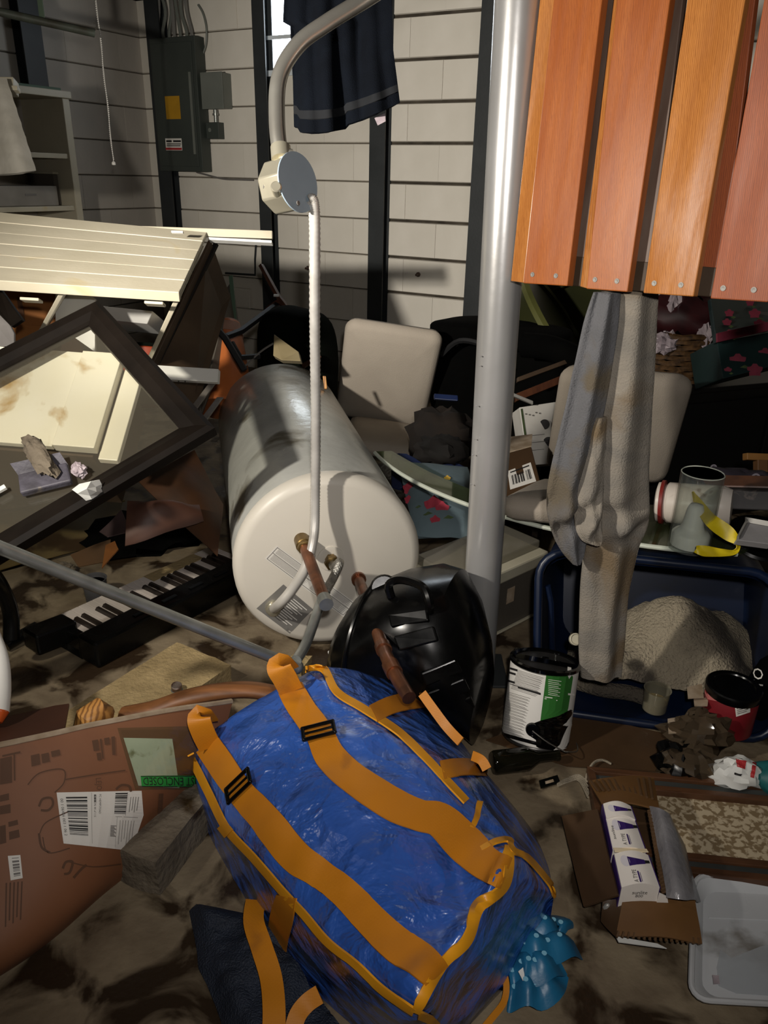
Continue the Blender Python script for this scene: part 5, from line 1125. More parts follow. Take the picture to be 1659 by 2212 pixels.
# ================================================================== FOREGROUND: blue bag
def S_(*a): return [(G(x, y, z)) for x, y, z in a]
bag_secs = [
 S_((422, 1640, .03), (414, 1634, .13), (470, 1572, .22), (575, 1500, .27), (650, 1460, .285), (702, 1445, .285), (810, 1462, .20), (905, 1498, .06)),
 S_((432, 1735, .03), (440, 1700, .15), (520, 1640, .25), (630, 1585, .29), (700, 1530, .30), (748, 1510, .295), (880, 1512, .2), (965, 1562, .05)),
 S_((468, 1815, .03), (492, 1788, .18), (580, 1735, .26), (690, 1680, .295), (790, 1620, .30), (862, 1584, .29), (965, 1592, .2), (1025, 1640, .05)),
 S_((518, 1900, .03), (552, 1852, .20), (650, 1815, .27), (760, 1775, .30), (870, 1710, .30), (942, 1664, .285), (1035, 1680, .2), (1088, 1715, .05)),
 S_((570, 1985, .03), (632, 1946, .22), (740, 1905, .275), (850, 1860, .295), (950, 1795, .29), (1010, 1742, .27), (1095, 1770, .2), (1150, 1795, .05)),
 S_((640, 2078, .03), (711, 2032, .24), (830, 1985, .28), (930, 1945, .285), (1000, 1880, .275), (1050, 1800, .275), (1135, 1830, .2), (1183, 1868, .05)),
 S_((715, 2150, .03), (798, 2108, .255), (900, 2050, .285), (975, 1990, .28), (1040, 1925, .28), (1098, 1826, .30), (1160, 1868, .2), (1192, 1912, .08)),
 S_((800, 2220, .03), (898, 2184, .265), (952, 2088, .28), (1006, 2030, .285), (1046, 1955, .29), (1092, 1895, .295), (1150, 1905, .22), (1197, 1930, .12)),
 S_((860, 2262, .02), (930, 2226, .14), (985, 2155, .15), (1045, 2095, .15), (1095, 2020, .155), (1135, 1962, .16), (1166, 1960, .12), (1190, 1962, .06)),
 S_((885, 2290, .006), (955, 2262, .012), (1020, 2205, .012), (1075, 2150, .012), (1120, 2085, .012), (1158, 2025, .012), (1172, 2008, .010), (1184, 1990, .006))]
rows = [cat(s_, 7) for s_ in bag_secs]
colsn = len(rows[0]); full = [cat([r_[j] for r_ in rows], 8) for j in range(colsn)]; nL = len(full[0])
grid = [[full[j][i] for j in range(colsn)] for i in range(nL)]
for i in range(nL):
    for j in range(colsn):
        p_ = grid[i][j]; e = min(1, 6 * min(j, colsn - 1 - j) / colsn)
        k = .020 * noise.noise(p_ * 7) + .016 * (abs(noise.noise(p_ * 15 + V((3, 1, 2)))) - .2) + .004 * noise.noise(p_ * 38)
        near = max(0, (i / nL - .5)) * 1.5; k *= (.5 + near * 1.3); k += .012 * near * math.sin(p_.x * 60 + p_.y * 35 + 3 * noise.noise(p_ * 6))
        grid[i][j] = V((p_.x, p_.y, max(.004, p_.z + k * e)))
bagm = MB(); m_ = colsn
for i in range(nL): bagm.v += grid[i]
for i in range(nL - 1):
    for j in range(m_ - 1): bagm.f.append((i * m_ + j, i * m_ + j + 1, (i + 1) * m_ + j + 1, (i + 1) * m_ + j))
# underside and far end close the body
o_ = len(bagm.v)
for i in range(nL): bagm.v.append(V((grid[i][0].x, grid[i][0].y, .003))); bagm.v.append(V((grid[i][-1].x, grid[i][-1].y, .003)))
for i in range(nL - 1):
    bagm.f.append((o_ + 2 * i, o_ + 2 * i + 1, o_ + 2 * i + 3, o_ + 2 * i + 2))
    bagm.f.append((i * m_, (i + 1) * m_, o_ + 2 * i + 2, o_ + 2 * i)); bagm.f.append((i * m_ + m_ - 1, o_ + 2 * i + 1, o_ + 2 * i + 3, (i + 1) * m_ + m_ - 1))
bagm.f.append(tuple(range(m_)) + (o_ + 1, o_)); bagm.f.append(tuple((nL - 1) * m_ + j for j in range(m_ - 1, -1, -1)) + (o_ + 2 * nL - 2, o_ + 2 * nL - 1))
bag = thing('blue_bag', 'large blue woven plastic bag with yellow straps lying in the middle of the floor', 'bag', G(800, 1850, 0))
obj('body', bagm, MT['tarp'], bag, smooth=75); BB = bagm.bvh()
def strap_on(path, w, name, m='strap', off=.004, t=.0025, par=bag, **k): return obj(name, ribbon(BB, path, w, off, 8, t, **k), MT[m], par, smooth=60)
st1 = strap_on([(452, 1610), (478, 1648), (520, 1708), (580, 1776), (640, 1850), (690, 1886), (750, 1935), (810, 2000), (865, 2050), (905, 2075), (940, 2108)], [56, 58, 58, 66, 70, 64, 66, 74, 76, 72, 66], 'strap')
st2 = strap_on([(628, 1490), (650, 1530), (690, 1588), (716, 1640), (770, 1690), (850, 1742), (905, 1765), (950, 1776), (1000, 1825), (1050, 1868), (1088, 1886)], [56, 58, 58, 66, 66, 70, 66, 74, 82, 74, 66], 'strap')
# loops standing free at the far ends of both straps
def loose(P, w, name, par, m='strap'):
    Q = cat([W(*p) for p in P], 6); g = []
    for i, p_ in enumerate(Q):
        d = (Q[min(i + 1, len(Q) - 1)] - Q[max(i - 1, 0)]).normalized(); s_ = d.cross(_f).normalized(); g.append([p_ + s_ * w * k for k in (-.5, -.17, .17, .5)])
    return obj(name, MB().sheet(g, .0025), MT[m], par, smooth=60)
d1 = (hit(BB, 452, 1612, 0) - CAM).dot(_f); d2 = (hit(BB, 628, 1492, 0) - CAM).dot(_f)
loose([(455, 1615, d1 - .012), (440, 1585, d1 - .025), (430, 1556, d1 - .03), (436, 1545, d1 - .01), (448, 1560, d1 + .02)], .045, 'strap_loop', bag)
loose([(630, 1494, d2 - .012), (615, 1465, d2 - .025), (603, 1444, d2 - .03), (608, 1436, d2 - .01), (622, 1450, d2 + .02)], .048, 'strap_loop', bag)
def buckle(x, y, ang, w, h):
    p_ = hit(BB, x, y, .011); n_ = (hit(BB, x + 14, y, 0) - hit(BB, x - 14, y, 0)).cross(hit(BB, x, y + 14, 0) - hit(BB, x, y - 14, 0)).normalized(); n_ = n_ if n_.dot(_f) < 0 else -n_
    a = (_r * math.cos(ang) - _u * math.sin(ang)); a = (a - n_ * a.dot(n_)).normalized(); b = n_.cross(a); m = MB()
    c_ = [p_ + a * w * sx + b * h * sy for sx, sy in ((-1, -1), (1, -1), (1, 1), (-1, 1))]
    for i in range(4): m.tube([c_[i], c_[(i + 1) % 4]], .0036, 8); m.ball(c_[i], .0038, seg=8, ring=5)
    m.tube([p_ - a * w, p_ + a * w], .0024, 6); return obj('buckle', m, MT['black_plastic'], bag)
buckle(524, 1702, R(-33), .028, .015); buckle(690, 1588, R(-25), .028, .015)
# yellow binding along the seams
for nm, path, w in (('left', [(412, 1630), (432, 1668), (454, 1712), (493, 1788), (550, 1850), (615, 1925), (659, 1972), (711, 2032), (773, 2081), (830, 2135), (896, 2180)], 15),
                    ('near', [(898, 2180), (949, 2086), (1004, 2030), (1030, 1964), (1086, 1908), (1098, 1832)], [17, 19, 19, 18, 20, 16]),
                    ('right', [(660, 1446), (698, 1448), (727, 1498), (784, 1534), (862, 1586), (924, 1646), (966, 1692), (1005, 1734)], 15),
                    ('corner', [(1018, 1792), (1028, 1765), (1034, 1734)], 12), ('corner2', [(1040, 1838), (1070, 1822), (1098, 1818), (1106, 1840), (1137, 1856), (1183, 1908), (1196, 1934)], 11),
                    ('bottom', [(905, 2186), (930, 2200), (950, 2225)], 16)):
    strap_on(path, w, 'binding', 'piping', .0035, .003, across=2)
strap_on([(484, 1780), (500, 1800)], 22, 'binding_tab', 'piping', .005, .002)
# side handles
strap_on([(805, 1546), (840, 1528), (880, 1518), (915, 1514)], [40, 38, 36, 34], 'handle'); strap_on([(952, 1668), (980, 1662), (1015, 1660), (1052, 1664)], [42, 38, 34, 30], 'handle')
loose([(912, 1498, 1.50), (935, 1530, 1.475), (965, 1570, 1.45), (995, 1602, 1.42)], .018, 'handle_loop', bag); loose([(1020, 1632, 1.41), (1040, 1642, 1.40), (1052, 1662, 1.39)], .018, 'handle_loop', bag)
strap_on([(624, 1935), (612, 1985), (606, 2030), (612, 2062), (640, 2096)], [44, 50, 40, 26, 8], 'handle')
# handles trailing on the floor at the left
def floor_strap(P, w, name):
    Q = cat([G(*p) for p in P], 6); g = []
    for i, p_ in enumerate(Q):
        d = (Q[min(i + 1, len(Q) - 1)] - Q[max(i - 1, 0)]).normalized(); s_ = d.cross(ray(P[0][0], P[0][1]).normalized()).normalized(); g.append([p_ + s_ * w * k for k in (-.5, -.17, .17, .5)])
    return obj(name, MB().sheet(g, .0025), MT['strap'], bag, smooth=60)
floor_strap([(552, 1945, .06), (548, 1990, .075), (565, 2045, .075), (585, 2110, .07), (592, 2180, .07), (590, 2260, .06)], .034, 'handle_loop')
floor_strap([(690, 2148, .09), (662, 2168, .08), (640, 2200, .075), (628, 2260, .06)], .026, 'handle_loop')
floor_strap([(1186, 1992, .03), (1178, 2006, .02), (1150, 2010, .02)], .014, 'binding')
# white seam tape at the near right corner of the bag bottom
floor_strap([(1088, 2096, .03), (1094, 2130, .025), (1088, 2165, .02), (1062, 2200, .02), (1020, 2250, .02)], .010, 'bottom_binding')

# navy wet towel under the bag's left side
g = []
for i in range(40):
    row = []
    for j in range(24):
        v, u = i / 39, j / 23
        xl = 415 + 20 * math.sin(v * 3) + (90 * max(0, v - .42) ** 1.0) * 1.6; xr = 560 + 190 * v; y = 1975 + 300 * v + 26 * u * (1 - v)
        p_ = G(xl + (xr - xl) * u, y, .0); e = min(1, 5 * u, 5 * v + .3)
        p_.z = .008 + e * (.03 + .024 * noise.noise(p_ * 13) + .020 * abs(noise.noise(p_ * 26))) * (1 - .2 * u); row.append(p_)
    g.append(row)
tag(obj('wet_towel', MB().sheet(g, .010), MT['towel_wet'], smooth=80), 'wet dark navy towel on the floor under the left side of the blue bag', 'towel')
# blue printed wrap at the bag's near right
tw = thing('blue_wrap', 'crumpled bright blue printed plastic wrap beside the near end of the blue bag', 'wrapper', G(1160, 2060, 0))
for k, P in enumerate((((1120, 2010, .03), (1160, 2000, .05), (1200, 1996, .03), (1222, 2020, .015)), ((1100, 2060, .02), (1140, 2040, .05), (1190, 2036, .05), (1232, 2032, .02)), ((1096, 2110, .015), (1130, 2086, .04), (1160, 2080, .05), (1196, 2066, .03)), ((1100, 2140, .01), (1140, 2130, .03), (1176, 2128, .025), (1190, 2090, .02)))):
    Q = cat([G(*p) for p in P], 6); g = []
    for i, p_ in enumerate(Q):
        d = (Q[min(i + 1, len(Q) - 1)] - Q[max(i - 1, 0)]).normalized(); s_ = d.cross(UP).normalized(); g.append([p_ + s_ * .030 * q + UP * (.012 * math.cos(q * 2.4) + .006 * math.sin(i * .9 + k)) for q in (-1, -.6, -.2, .2, .6, 1)])
    sh_ = MB().sheet(g, .0018); o2 = obj('fold', sh_, MT['teal_wrap'], tw, smooth=60); bv_ = sh_.bvh(); mm = MB()
    for i in range(2, len(g) - 2, 3):
        p_ = (g[i][2] + g[i][3]) / 2; mm.lathe(p_ + UP * .0022, UP, [(.0026, 0), (.0044, 0), (.0044, .0004), (.0026, .0004)], 10)
    obj('printed_letters', mm, mat('pale_wrap_print_%d' % k, '#7fb6cc', rough=.4), o2, kind='stuff')
q = [G(1118, 2110, .035), G(1165, 2070, .045), G(1178, 2086, .04), G(1128, 2130, .03)]
obj('white_panel', MB().slab([p_ + UP * .012 for p_ in q], UP * .001), MT['paper'], tw, smooth=0)

# ================================================================== FOREGROUND LEFT: carton, blocks, wood, keyboard
cg = []
top_ = [(-160, 1640, .33), (0, 1612, .31), (120, 1585, .295), (200, 1566, .285), (330, 1542, .26), (420, 1527, .235), (500, 1516, .20)]
mid_ = [(-160, 1840, .20), (0, 1810, .19), (110, 1790, .18), (205, 1765, .165), (310, 1720, .15), (390, 1670, .14), (470, 1620, .12)]
fol_ = [(-160, 2120, .075), (0, 2055, .075), (105, 1985, .075), (205, 1905, .07), (300, 1812, .06), (372, 1745, .055), (445, 1680, .05)]
bot_ = [(-160, 2190, .004), (0, 2103, .004), (112, 2025, .004), (220, 1930, .004), (318, 1850, .004), (395, 1765, .004), (460, 1700, .004)]
colsC = [cat([G(*top_[j]), G(*mid_[j]), G(*fol_[j]), G(*bot_[j])], 8) for j in range(7)]
nR = len(colsC[0]); cg = [cat([colsC[j][i] for j in range(7)], 6) for i in range(nR)]
for row in cg:
    for p_ in row: p_.z = max(.004, p_.z + .006 * noise.noise(p_ * 6))
cart = thing('big_carton', 'large bent brown carton panel with shipping labels in the lower left', 'box', G(200, 1850, 0))
cm = MB().sheet(cg, .007); obj('panel', cm, MT['card_big'], cart, smooth=60); CB = cm.bvh()
obj('torn_edge', MB().tube([p_ + V((0, 0, .001)) for p_ in cg[0]], .0058, 6), MT['card_edge'], cart)
# shipping label
Q = [(122, 1712), (309, 1709), (284, 1836), (137, 1822)]
# right edge bows out, so lay it as two quads
lab = obj('shipping_label', merge(patch(CB, [(122, 1712), (305, 1708), (309, 1760), (129, 1768)], .0015), patch(CB, [(129, 1768), (309, 1760), (283, 1837), (137, 1822)], .0015)), MT['label_white'], cart, smooth=0, label='white shipping label with barcodes')
Q = [(122, 1712), (308, 1708), (288, 1836), (137, 1822)]
obj('barcode', rects(CB, Q, barcode((.10, .09, .35, .84), 22, False, 11) + barcode((.68, .03, .82, .40), 14, False, 12), .0028, 2, 1), MT['ink'], lab, smooth=0, kind='stuff')
obj('code_square', rects(CB, Q, [(.645, .60 + .02 * k, .72 - .012 * ((k * 5) % 3), .613 + .02 * k) for k in range(10)], .0028), MT['ink_grey'], lab, smooth=0, kind='stuff')
obj('fine_print', rects(CB, Q, [(.40, .02, .404, .95), (.72, .45, .724, .97), (.70, .44, .98, .447), (.82, .02, .824, .42)] + [(.43, .05 + .05 * k, .455, .09 + .05 * k) for k in range(3)] + [(.86 + .03 * k, .1, .868 + .03 * k, .36 - .03 * (k % 2)) for k in range(4)] + [(.76 + .035 * k, .50, .766 + .035 * k, .92 - .05 * (k % 3)) for k in range(6)], .0028, 1, 2), MT['ink_grey'], lab, smooth=0, kind='stuff')
obj('lettering', merge(text(CB, Q, '00 1 06456 003 1 06 2', (.03, .12, .065, .84), .003, 1), text(CB, Q, 'CARTON 44 of 115', (.43, .06, .455, .46), .003, 1), text(CB, Q, 'FC HEMPSTEAD', (.49, .05, .515, .40), .003, 1)), MT['ink'], lab, smooth=0)
# packing list pouch
Q = [(252, 1573), (425, 1568), (428, 1702), (290, 1706)]
po = obj('packing_pouch', patch(CB, Q, .004), MT['pouch'], cart, smooth=0, label='clear packing list pouch')
obj('slip', patch(CB, [(266, 1594), (371, 1596), (386, 1701), (298, 1697)], .002), MT['slipgreen'], cart, smooth=0, label='pale green paper slip in the pouch')
Q = [(301, 1676), (428, 1672), (428, 1696), (303, 1699)]
gbn = obj('green_band', patch(CB, Q, .0055), MT['greenband'], cart, smooth=0); obj('lettering', text(CB, Q, 'PACKING LIST ENCLOSED', (.03, .14, 1.62, .86), .0068, 2), MT['ink'], gbn, smooth=0)
for v0 in (0, .93): obj('border', rects(CB, Q, [(.0, v0, 1, v0 + .07)], .0066, 4, 1), MT['ink'], gbn, smooth=0)
Q = [(17, 1849), (44, 1847), (49, 1897), (23, 1902)]
sl_ = obj('small_label', patch(CB, Q, .0015, 4, 4), MT['label_white'], cart, smooth=0, label='small white barcode sticker'); obj('barcode', rects(CB, Q, barcode((.3, .1, .85, .9), 8, False, 21), .0025), MT['ink_grey'], sl_, smooth=0)
# faded print on the carton: box icons, wheels and line drawings
def line(P, w=4, n=6): return ribbon(CB, P, w, .0018, n, .0006, across=1)
PR = [rects(CB, [(0, 1632), (46, 1622), (48, 1690), (0, 1698)], [(0, .1, .55, .95), (.62, .05, .7, .9), (.1, .0, .95, .06)], .0018, 3, 3),
      rects(CB, [(66, 1632), (128, 1618), (132, 1640), (68, 1656)], [(0, 0, .3, 1), (.36, .1, .62, .95), (.7, .05, 1, .6)], .0018, 2, 2),
      rects(CB, [(198, 1600), (250, 1590), (252, 1640), (206, 1646)], [(.0, 0, .25, .5), (.32, .0, .4, .9), (.5, .0, .72, .3), (.8, .0, .95, .8), (.1, .6, .3, .95)], .0018, 2, 2),
      rects(CB, [(0, 1718), (24, 1712), (26, 1760), (0, 1764)], [(0, 0, .8, .3), (0, .5, .9, .9)], .0018, 2, 2), rects(CB, [(0, 1780), (40, 1770), (46, 1812), (0, 1824)], [(0, .1, .3, 1), (.45, 0, .95, .25), (.45, .5, .95, .9)], .0018, 2, 2)]
PR += [line(P, 2.5) for P in ([(60, 1695), (85, 1670), (135, 1662), (138, 1690), (118, 1712)], [(140, 1684), (200, 1674), (270, 1664)], [(86, 1800), (100, 1776), (150, 1752)], [(92, 1808), (104, 1842), (150, 1832)], [(150, 1862), (200, 1872), (260, 1866)])]
PR += [line(P, 5) for P in ([(84, 1742), (92, 1726), (110, 1724), (114, 1738), (104, 1750), (88, 1750)], [(135, 1876), (142, 1862), (156, 1862), (150, 1884), (138, 1888)], [(84, 1800), (90, 1830), (108, 1842)], [(158, 1896), (176, 1876), (186, 1868)], [(250, 1705), (262, 1696), (278, 1698), (282, 1710)])]
PR += [rects(CB, [(8, 1906), (50, 1902), (46, 1990), (6, 2010)], [(.1 + .2 * k, .02, .18 + .2 * k, .95 - .1 * (k % 2)) for k in range(5)], .0018, 1, 3)]
PR += [patch(CB, [(342, 1714), (352, 1713), (349, 1756), (339, 1757)], .0018, 2, 3), text(CB, [(202, 1682), (218, 1680), (220, 1706), (205, 1708)], 'LEJO', (0, 0, 1, 1), .002, 1)]
obj('faded_print', merge(*PR), MT['ink_brown'], cart, smooth=0, kind='stuff')
fl_ = [G(-60, 1570, .22), G(120, 1528, .20), G(150, 1524, .2), G(140, 1580, .25), G(-60, 1640, .27)]
obj('back_flap', MB().prism(fl_, UP * .005), mat('dark_flap', '#4a2a1a', '#3a2014', .6, scale=6), cart, smooth=0)

# blocks
def rough_block(o, u, v, w, seed, amp=.004, n=10):
    m = MB(); o, u, v, w = V(o), V(u), V(v), V(w)
    for (p0_, a, b) in ((o, u, v), (o + w, u, v), (o, u, w), (o + v, u, w), (o, v, w), (o + u, v, w)):
        k0 = len(m.v)
        for i in range(n + 1):
            for j in range(n + 1):
                p_ = p0_ + a * (i / n) + b * (j / n); c_ = o + (u + v + w) / 2; d = (p_ - c_).normalized()
                m.v.append(p_ + d * amp * (noise.noise(p_ * 22 + V((seed, 0, 0))) + .6 * noise.noise(p_ * 60) - .3))
        for i in range(n):
            for j in range(n): q = k0 + i * (n + 1) + j; m.f.append((q, q + 1, q + n + 2, q + n + 1))
    for q in m.v: q.z = max(q.z, .002)
    return m
bo_ = V((-.548, 1.755, .004)); bu_ = V((.853, -.522, 0)) * .193; bv_ = V((-.522, -.853, 0)) * .40
blk = tag(obj('concrete_block', rough_block(bo_, bu_, bv_, UP * .058, 1.0), MT['block_tan'], smooth=30), 'tan rough concrete block under the steel pipe with a bolt on top', 'block')
bp_ = PL(382, 1490, V((0, 0, .064)), UP)
bl_ = thing('rusty_bolt', 'rusty round bolt standing on the tan concrete block', 'bolt', bp_); obj('head', MB().lathe(bp_, V((.1, -.25, 1)), [(0, 0), (.011, 0), (.013, .004), (.013, .016), (.011, .018), (.0095, .016), (0, .015)], 18), MT['bolt'], bl_); obj('washer', MB().lathe(bp_, UP, [(.006, 0), (.0145, 0), (.0145, .0015), (.006, .0015)], 18), MT['galv'], bl_)
b2o = G(345, 1938, .002); u2 = G(248, 1903, .002) - b2o; v2 = G(450, 1800, .002) - b2o
blk2 = tag(obj('concrete_block', rough_block(b2o, u2 * 1.0, v2 * 1.75, UP * .085, 5.0, .006), MT['block_grey'], smooth=30), 'dark muddy concrete block between the big carton and the blue bag', 'block')
tag(obj('stone_chip', rough_block(G(612, 1478, .01), V((.05, -.02, 0)), V((.02, .06, 0)), UP * .06, 9.0, .006, 5), MT['block_tan'], smooth=30), 'tan stone chip beside the far strap end of the blue bag', 'stone')
# wooden pieces behind the carton
wl = thing('turned_leg', 'pine furniture leg with striped grain behind the big carton edge', 'furniture leg', G(205, 1570, .1))
a, b = G(180, 1578, .15), G(228, 1548, .16); obj('block', MB().tube([a + UP * .0, a.lerp(b, .3) + UP * .02, a.lerp(b, .7) + UP * .022, b], [.022, .03, .03, .024], 12), MT['wood_pine'], wl); obj('tenon', MB().tube([a - (b - a) * .5, a], [.014, .02], 10), MT['wood_brown'], wl)
wc = [G(x, y, z) for x, y, z in ((265, 1545, .12), (330, 1532, .14), (400, 1508, .16), (470, 1494, .17), (540, 1490, .17), (600, 1500, .16))]
tag(obj('curved_wood', MB().tube(cat(wc, 6), .026, 10, sq=.6), mat('striped_brown_wood', '#8a5a34', '#553318', .5, scale=5, stretch=(1.2, 9, 12)), smooth=60), 'curved brown wooden piece between carton edge and blue bag', 'wood')

# music keyboard
kp = V((-.917, 1.862, .0)); ku = V((.581, .814, 0)).normalized(); kv = V((.813, -.581, 0)).normalized()
KL, KW, KZ = .63, .225, .058
mk = thing('music_keyboard', 'black electric keyboard with white keys lying on the floor left of the heater', 'keyboard', kp + ku * .3)
obj('case', MB().para(kp - ku * .03 + kv * .145, ku * KL, kv * (KW - .145), UP * (KZ + .022)), MT['black_plastic'], mk, smooth=0, bevel=.008)
obj('key_bed', MB().para(kp - ku * .03 + kv * .01, ku * KL, kv * .14, UP * (KZ - .025)), MT['black_matte'], mk, smooth=0, bevel=.004)
obj('end_cheek', MB().para(kp - ku * .03 + kv * .004, ku * .028, kv * .15, UP * (KZ + .012)), MT['black_plastic'], mk, smooth=0, bevel=.004)
nW = 25; pw_ = .0232
for i in range(nW): obj('white_key', MB().para(kp + ku * (pw_ * i + .0005) + UP * (KZ - .022), ku * (pw_ - .0012), kv * .146, UP * .030), MT['key_white'], mk, smooth=0, bevel=.001)
for i in range(nW):
    if i % 7 in (0, 1, 2, 4, 5) and i: 
        c_ = kp + ku * pw_ * i + kv * .056 + UP * (KZ + .008)
        obj('black_key', MB().hexa([c_ - ku * .0058, c_ + ku * .0058, c_ + ku * .0058 + kv * .098, c_ - ku * .0058 + kv * .098, c_ - ku * .004 + kv * .006 + UP * .011, c_ + ku * .004 + kv * .006 + UP * .011, c_ + ku * .004 + kv * .098 + UP * .011, c_ - ku * .004 + kv * .098 + UP * .011]), MT['key_black'], mk, smooth=0)
obj('silt_strip', MB().para(kp + ku * .3 + kv * .0 + UP * (KZ + .0082), ku * .2, kv * .05, UP * .001), MT['block_tan'], mk, smooth=0)
sm = MB()
for k in range(5): sm.para(kp + ku * (.12 + .1 * k) + kv * .185 + UP * (KZ + .022), ku * .05, kv * .012, UP * .003)
obj('button_row', sm, MT['black_matte'], mk, smooth=0)
# black stand parts at the far left
bs = thing('black_stand', 'black plastic stand foot beside the left end of the keyboard', 'stand', G(70, 1370, 0))
a, b = W(40, 1330, 2.05), W(128, 1288, 2.12); obj('arm', MB().para(V((a.x, a.y, .03)), V((b.x - a.x, b.y - a.y, 0)), kv * .07, UP * .06), MT['black_plastic'], bs, smooth=0, bevel=.006)
obj('foot', MB().tube(cat([G(12, 1395, .02), G(32, 1382, .025), G(80, 1355, .03)], 5), .018, 10), MT['black_plastic'], bs); obj('post', MB().tube(cat([W(-40, 1210, 1.85), W(0, 1265, 1.9), W(22, 1320, 1.95), W(24, 1380, 1.96)], 5), .02, 10), MT['black_plastic'], bs)
# grey cup, brown papers, carton scraps
cp_ = G(205, 1290, .0); cpz = .085
gc = thing('grey_cup', 'small grey plastic cup of muddy water behind the keyboard', 'cup', cp_)
gcb = PL(203, 1250, V((0, 0, .09)), UP); gcb.z = 0
obj('wall', MB().lathe(gcb, UP, [(.03, .004), (.036, .09), (.038, .092), (.033, .09), (.028, .01), (0, .01)], 28), MT['grey_cup'], gc); obj('water', MB().lathe(gcb, UP, [(0, .078), (.0335, .078)], 24), mat('brown_water', '#3b2517', rough=.1), gc)
def bent(q, n, m, name, label, cat_, bow, seed, t=.003):
    g = []; c00, c10, c11, c01 = q
    for i in range(n + 1):
        row = []
        for j in range(n + 1):
            u, v = j / n, i / n; p_ = (c00 * (1 - u) + c10 * u) * (1 - v) + (c01 * (1 - u) + c11 * u) * v
            p_ = p_ + UP * (bow * math.sin(math.pi * u) * math.sin(math.pi * v) + .012 * noise.noise(p_ * 9 + V((seed, 0, 0)))); p_.z = max(p_.z, .004); row.append(p_)
        g.append(row)
    return tag(obj(name, MB().sheet(g, t), m, smooth=50), label, cat_)
bent([W(300, 1040, 2.15), W(420, 975, 2.3), W(482, 1090, 2.26), W(470, 1205, 2.1)], 8, MT['paperbrown'], 'brown_leather', 'big sheet of wet brown leather between framed glass and heater', 'leather', .03, 1)
bent([W(275, 1080, 2.05), W(430, 1092, 2.12), W(440, 1125, 2.1), W(270, 1180, 1.98)], 8, mat('brown_strip', '#4a2e22', '#35201a', .5, scale=8), 'brown_strip', 'curling dark brown leather strip in front of the brown leather sheet', 'leather', .05, 2)
bent([W(215, 1150, 2.1), W(262, 1100, 2.12), W(285, 1150, 2.05), W(232, 1160, 2.05)], 5, mat('dim_purple_card', '#3a2c2c', '#2c2122', .6), 'dark_card', 'small dark purple-brown card behind the grey cup', 'card', .0, 3)
bent([W(152, 1198, 2.1), W(240, 1172, 2.14), W(236, 1216, 2.08), W(170, 1224, 2.06)], 5, MT['card_wet'], 'carton_scrap', 'torn brown carton scrap behind the grey cup', 'carton', .0, 4)
bent([W(228, 1178, 2.1), W(248, 1168, 2.12), W(256, 1184, 2.08), W(220, 1225, 2.02)], 5, mat('rust_scrap', '#7a4a1e', '#5c3716', .6), 'rust_paper', 'rust-coloured paper strip standing beside the grey cup', 'paper', .0, 5)
tag(obj('yellow_scrap', MB().para(G(235, 1082, .1), V((.05, -.012, .0)), V((.01, .012, 0)), UP * .004), mat('pale_yellow', '#a8904a', rough=.6), smooth=0), 'small pale yellow scrap behind the brown leather strip', 'scrap')
tag(obj('mud_pile', crumple(G(300, 1150, .02), .22, .16, .035, 12.3, .5), MT['black_cloth'], smooth=60), 'dark heap of wet rags behind the keyboard', 'rags')
for x, y, sd, lb in ((142, 1226, 3, 'small muddy gravel lump left of the grey cup'),): tag(obj('gravel_lump', crumple(G(x, y, .02), .03, .02, .014, sd, .6), MT['block_grey'], smooth=0), lb, 'gravel')
# white curved plastic piece with orange tip at the left edge
wpz = thing('white_scoop', 'white plastic tool with an orange tip cut by the left edge', 'tool', G(-10, 1530, .1))
obj('blade', MB().tube(cat([W(-30, 1360, 1.55), W(-8, 1420, 1.52), W(-2, 1480, 1.5), W(-6, 1540, 1.48)], 6), .022, 14), MT['white_clean'], wpz); obj('tip', MB().tube([W(-6, 1536, 1.48), W(-12, 1560, 1.47)], [.022, .014], 14), MT['orange'], wpz)

# ================================================================== RIGHT FOREGROUND
wcq = [G(1050, 1600, .004), G(1230, 1540, .004), G(1440, 1588, .004), G(1424, 1668, .004), G(1225, 1656, .004)]
tag(obj('wet_card_sheet', MB().prism(wcq, UP * .004), MT['card_wet'], smooth=0), 'flat soaked brown card sheet on the floor under the paint can', 'cardboard')
# paint can
pc = G(1156, 1590, .0095); pt = G(1178, 1424, .196); pax = (pt - pc); ph = pax.length; pax.normalize(); pr_ = .079
can = thing('paint_can', 'white and green paint can smeared with black paint, wire handle, on wet card', 'paint can', pc)
obj('body', MB().lathe(pc, pax, [(0, .004), (pr_ - .002, .004), (pr_, .0), (pr_ + .001, .004), (pr_ - .001, .008), (pr_ - .001, ph - .006)], 48), MT['tin_metal'], can)
obj('chime', MB().lathe(pc + pax * ph, pax, [(pr_ - .001, -.012), (pr_ + .003, -.008), (pr_ + .003, -.001), (pr_ - .003, .001), (pr_ - .010, -.002), (pr_ - .012, -.012), (0, -.013)], 48), MT['paint_black'], can)
CBv = MB().lathe(pc, pax, [(pr_, .0), (pr_, ph - .006)], 64).bvh()
Q = [(1103, 1412), (1256, 1444), (1232, 1626), (1076, 1578)]
pw_l = obj('white_label', MB().lathe(pc, pax, [(pr_ + .0002, .008), (pr_ + .0002, ph - .011)], 48), MT['tin_white'], can, label='white paper label with fine print')
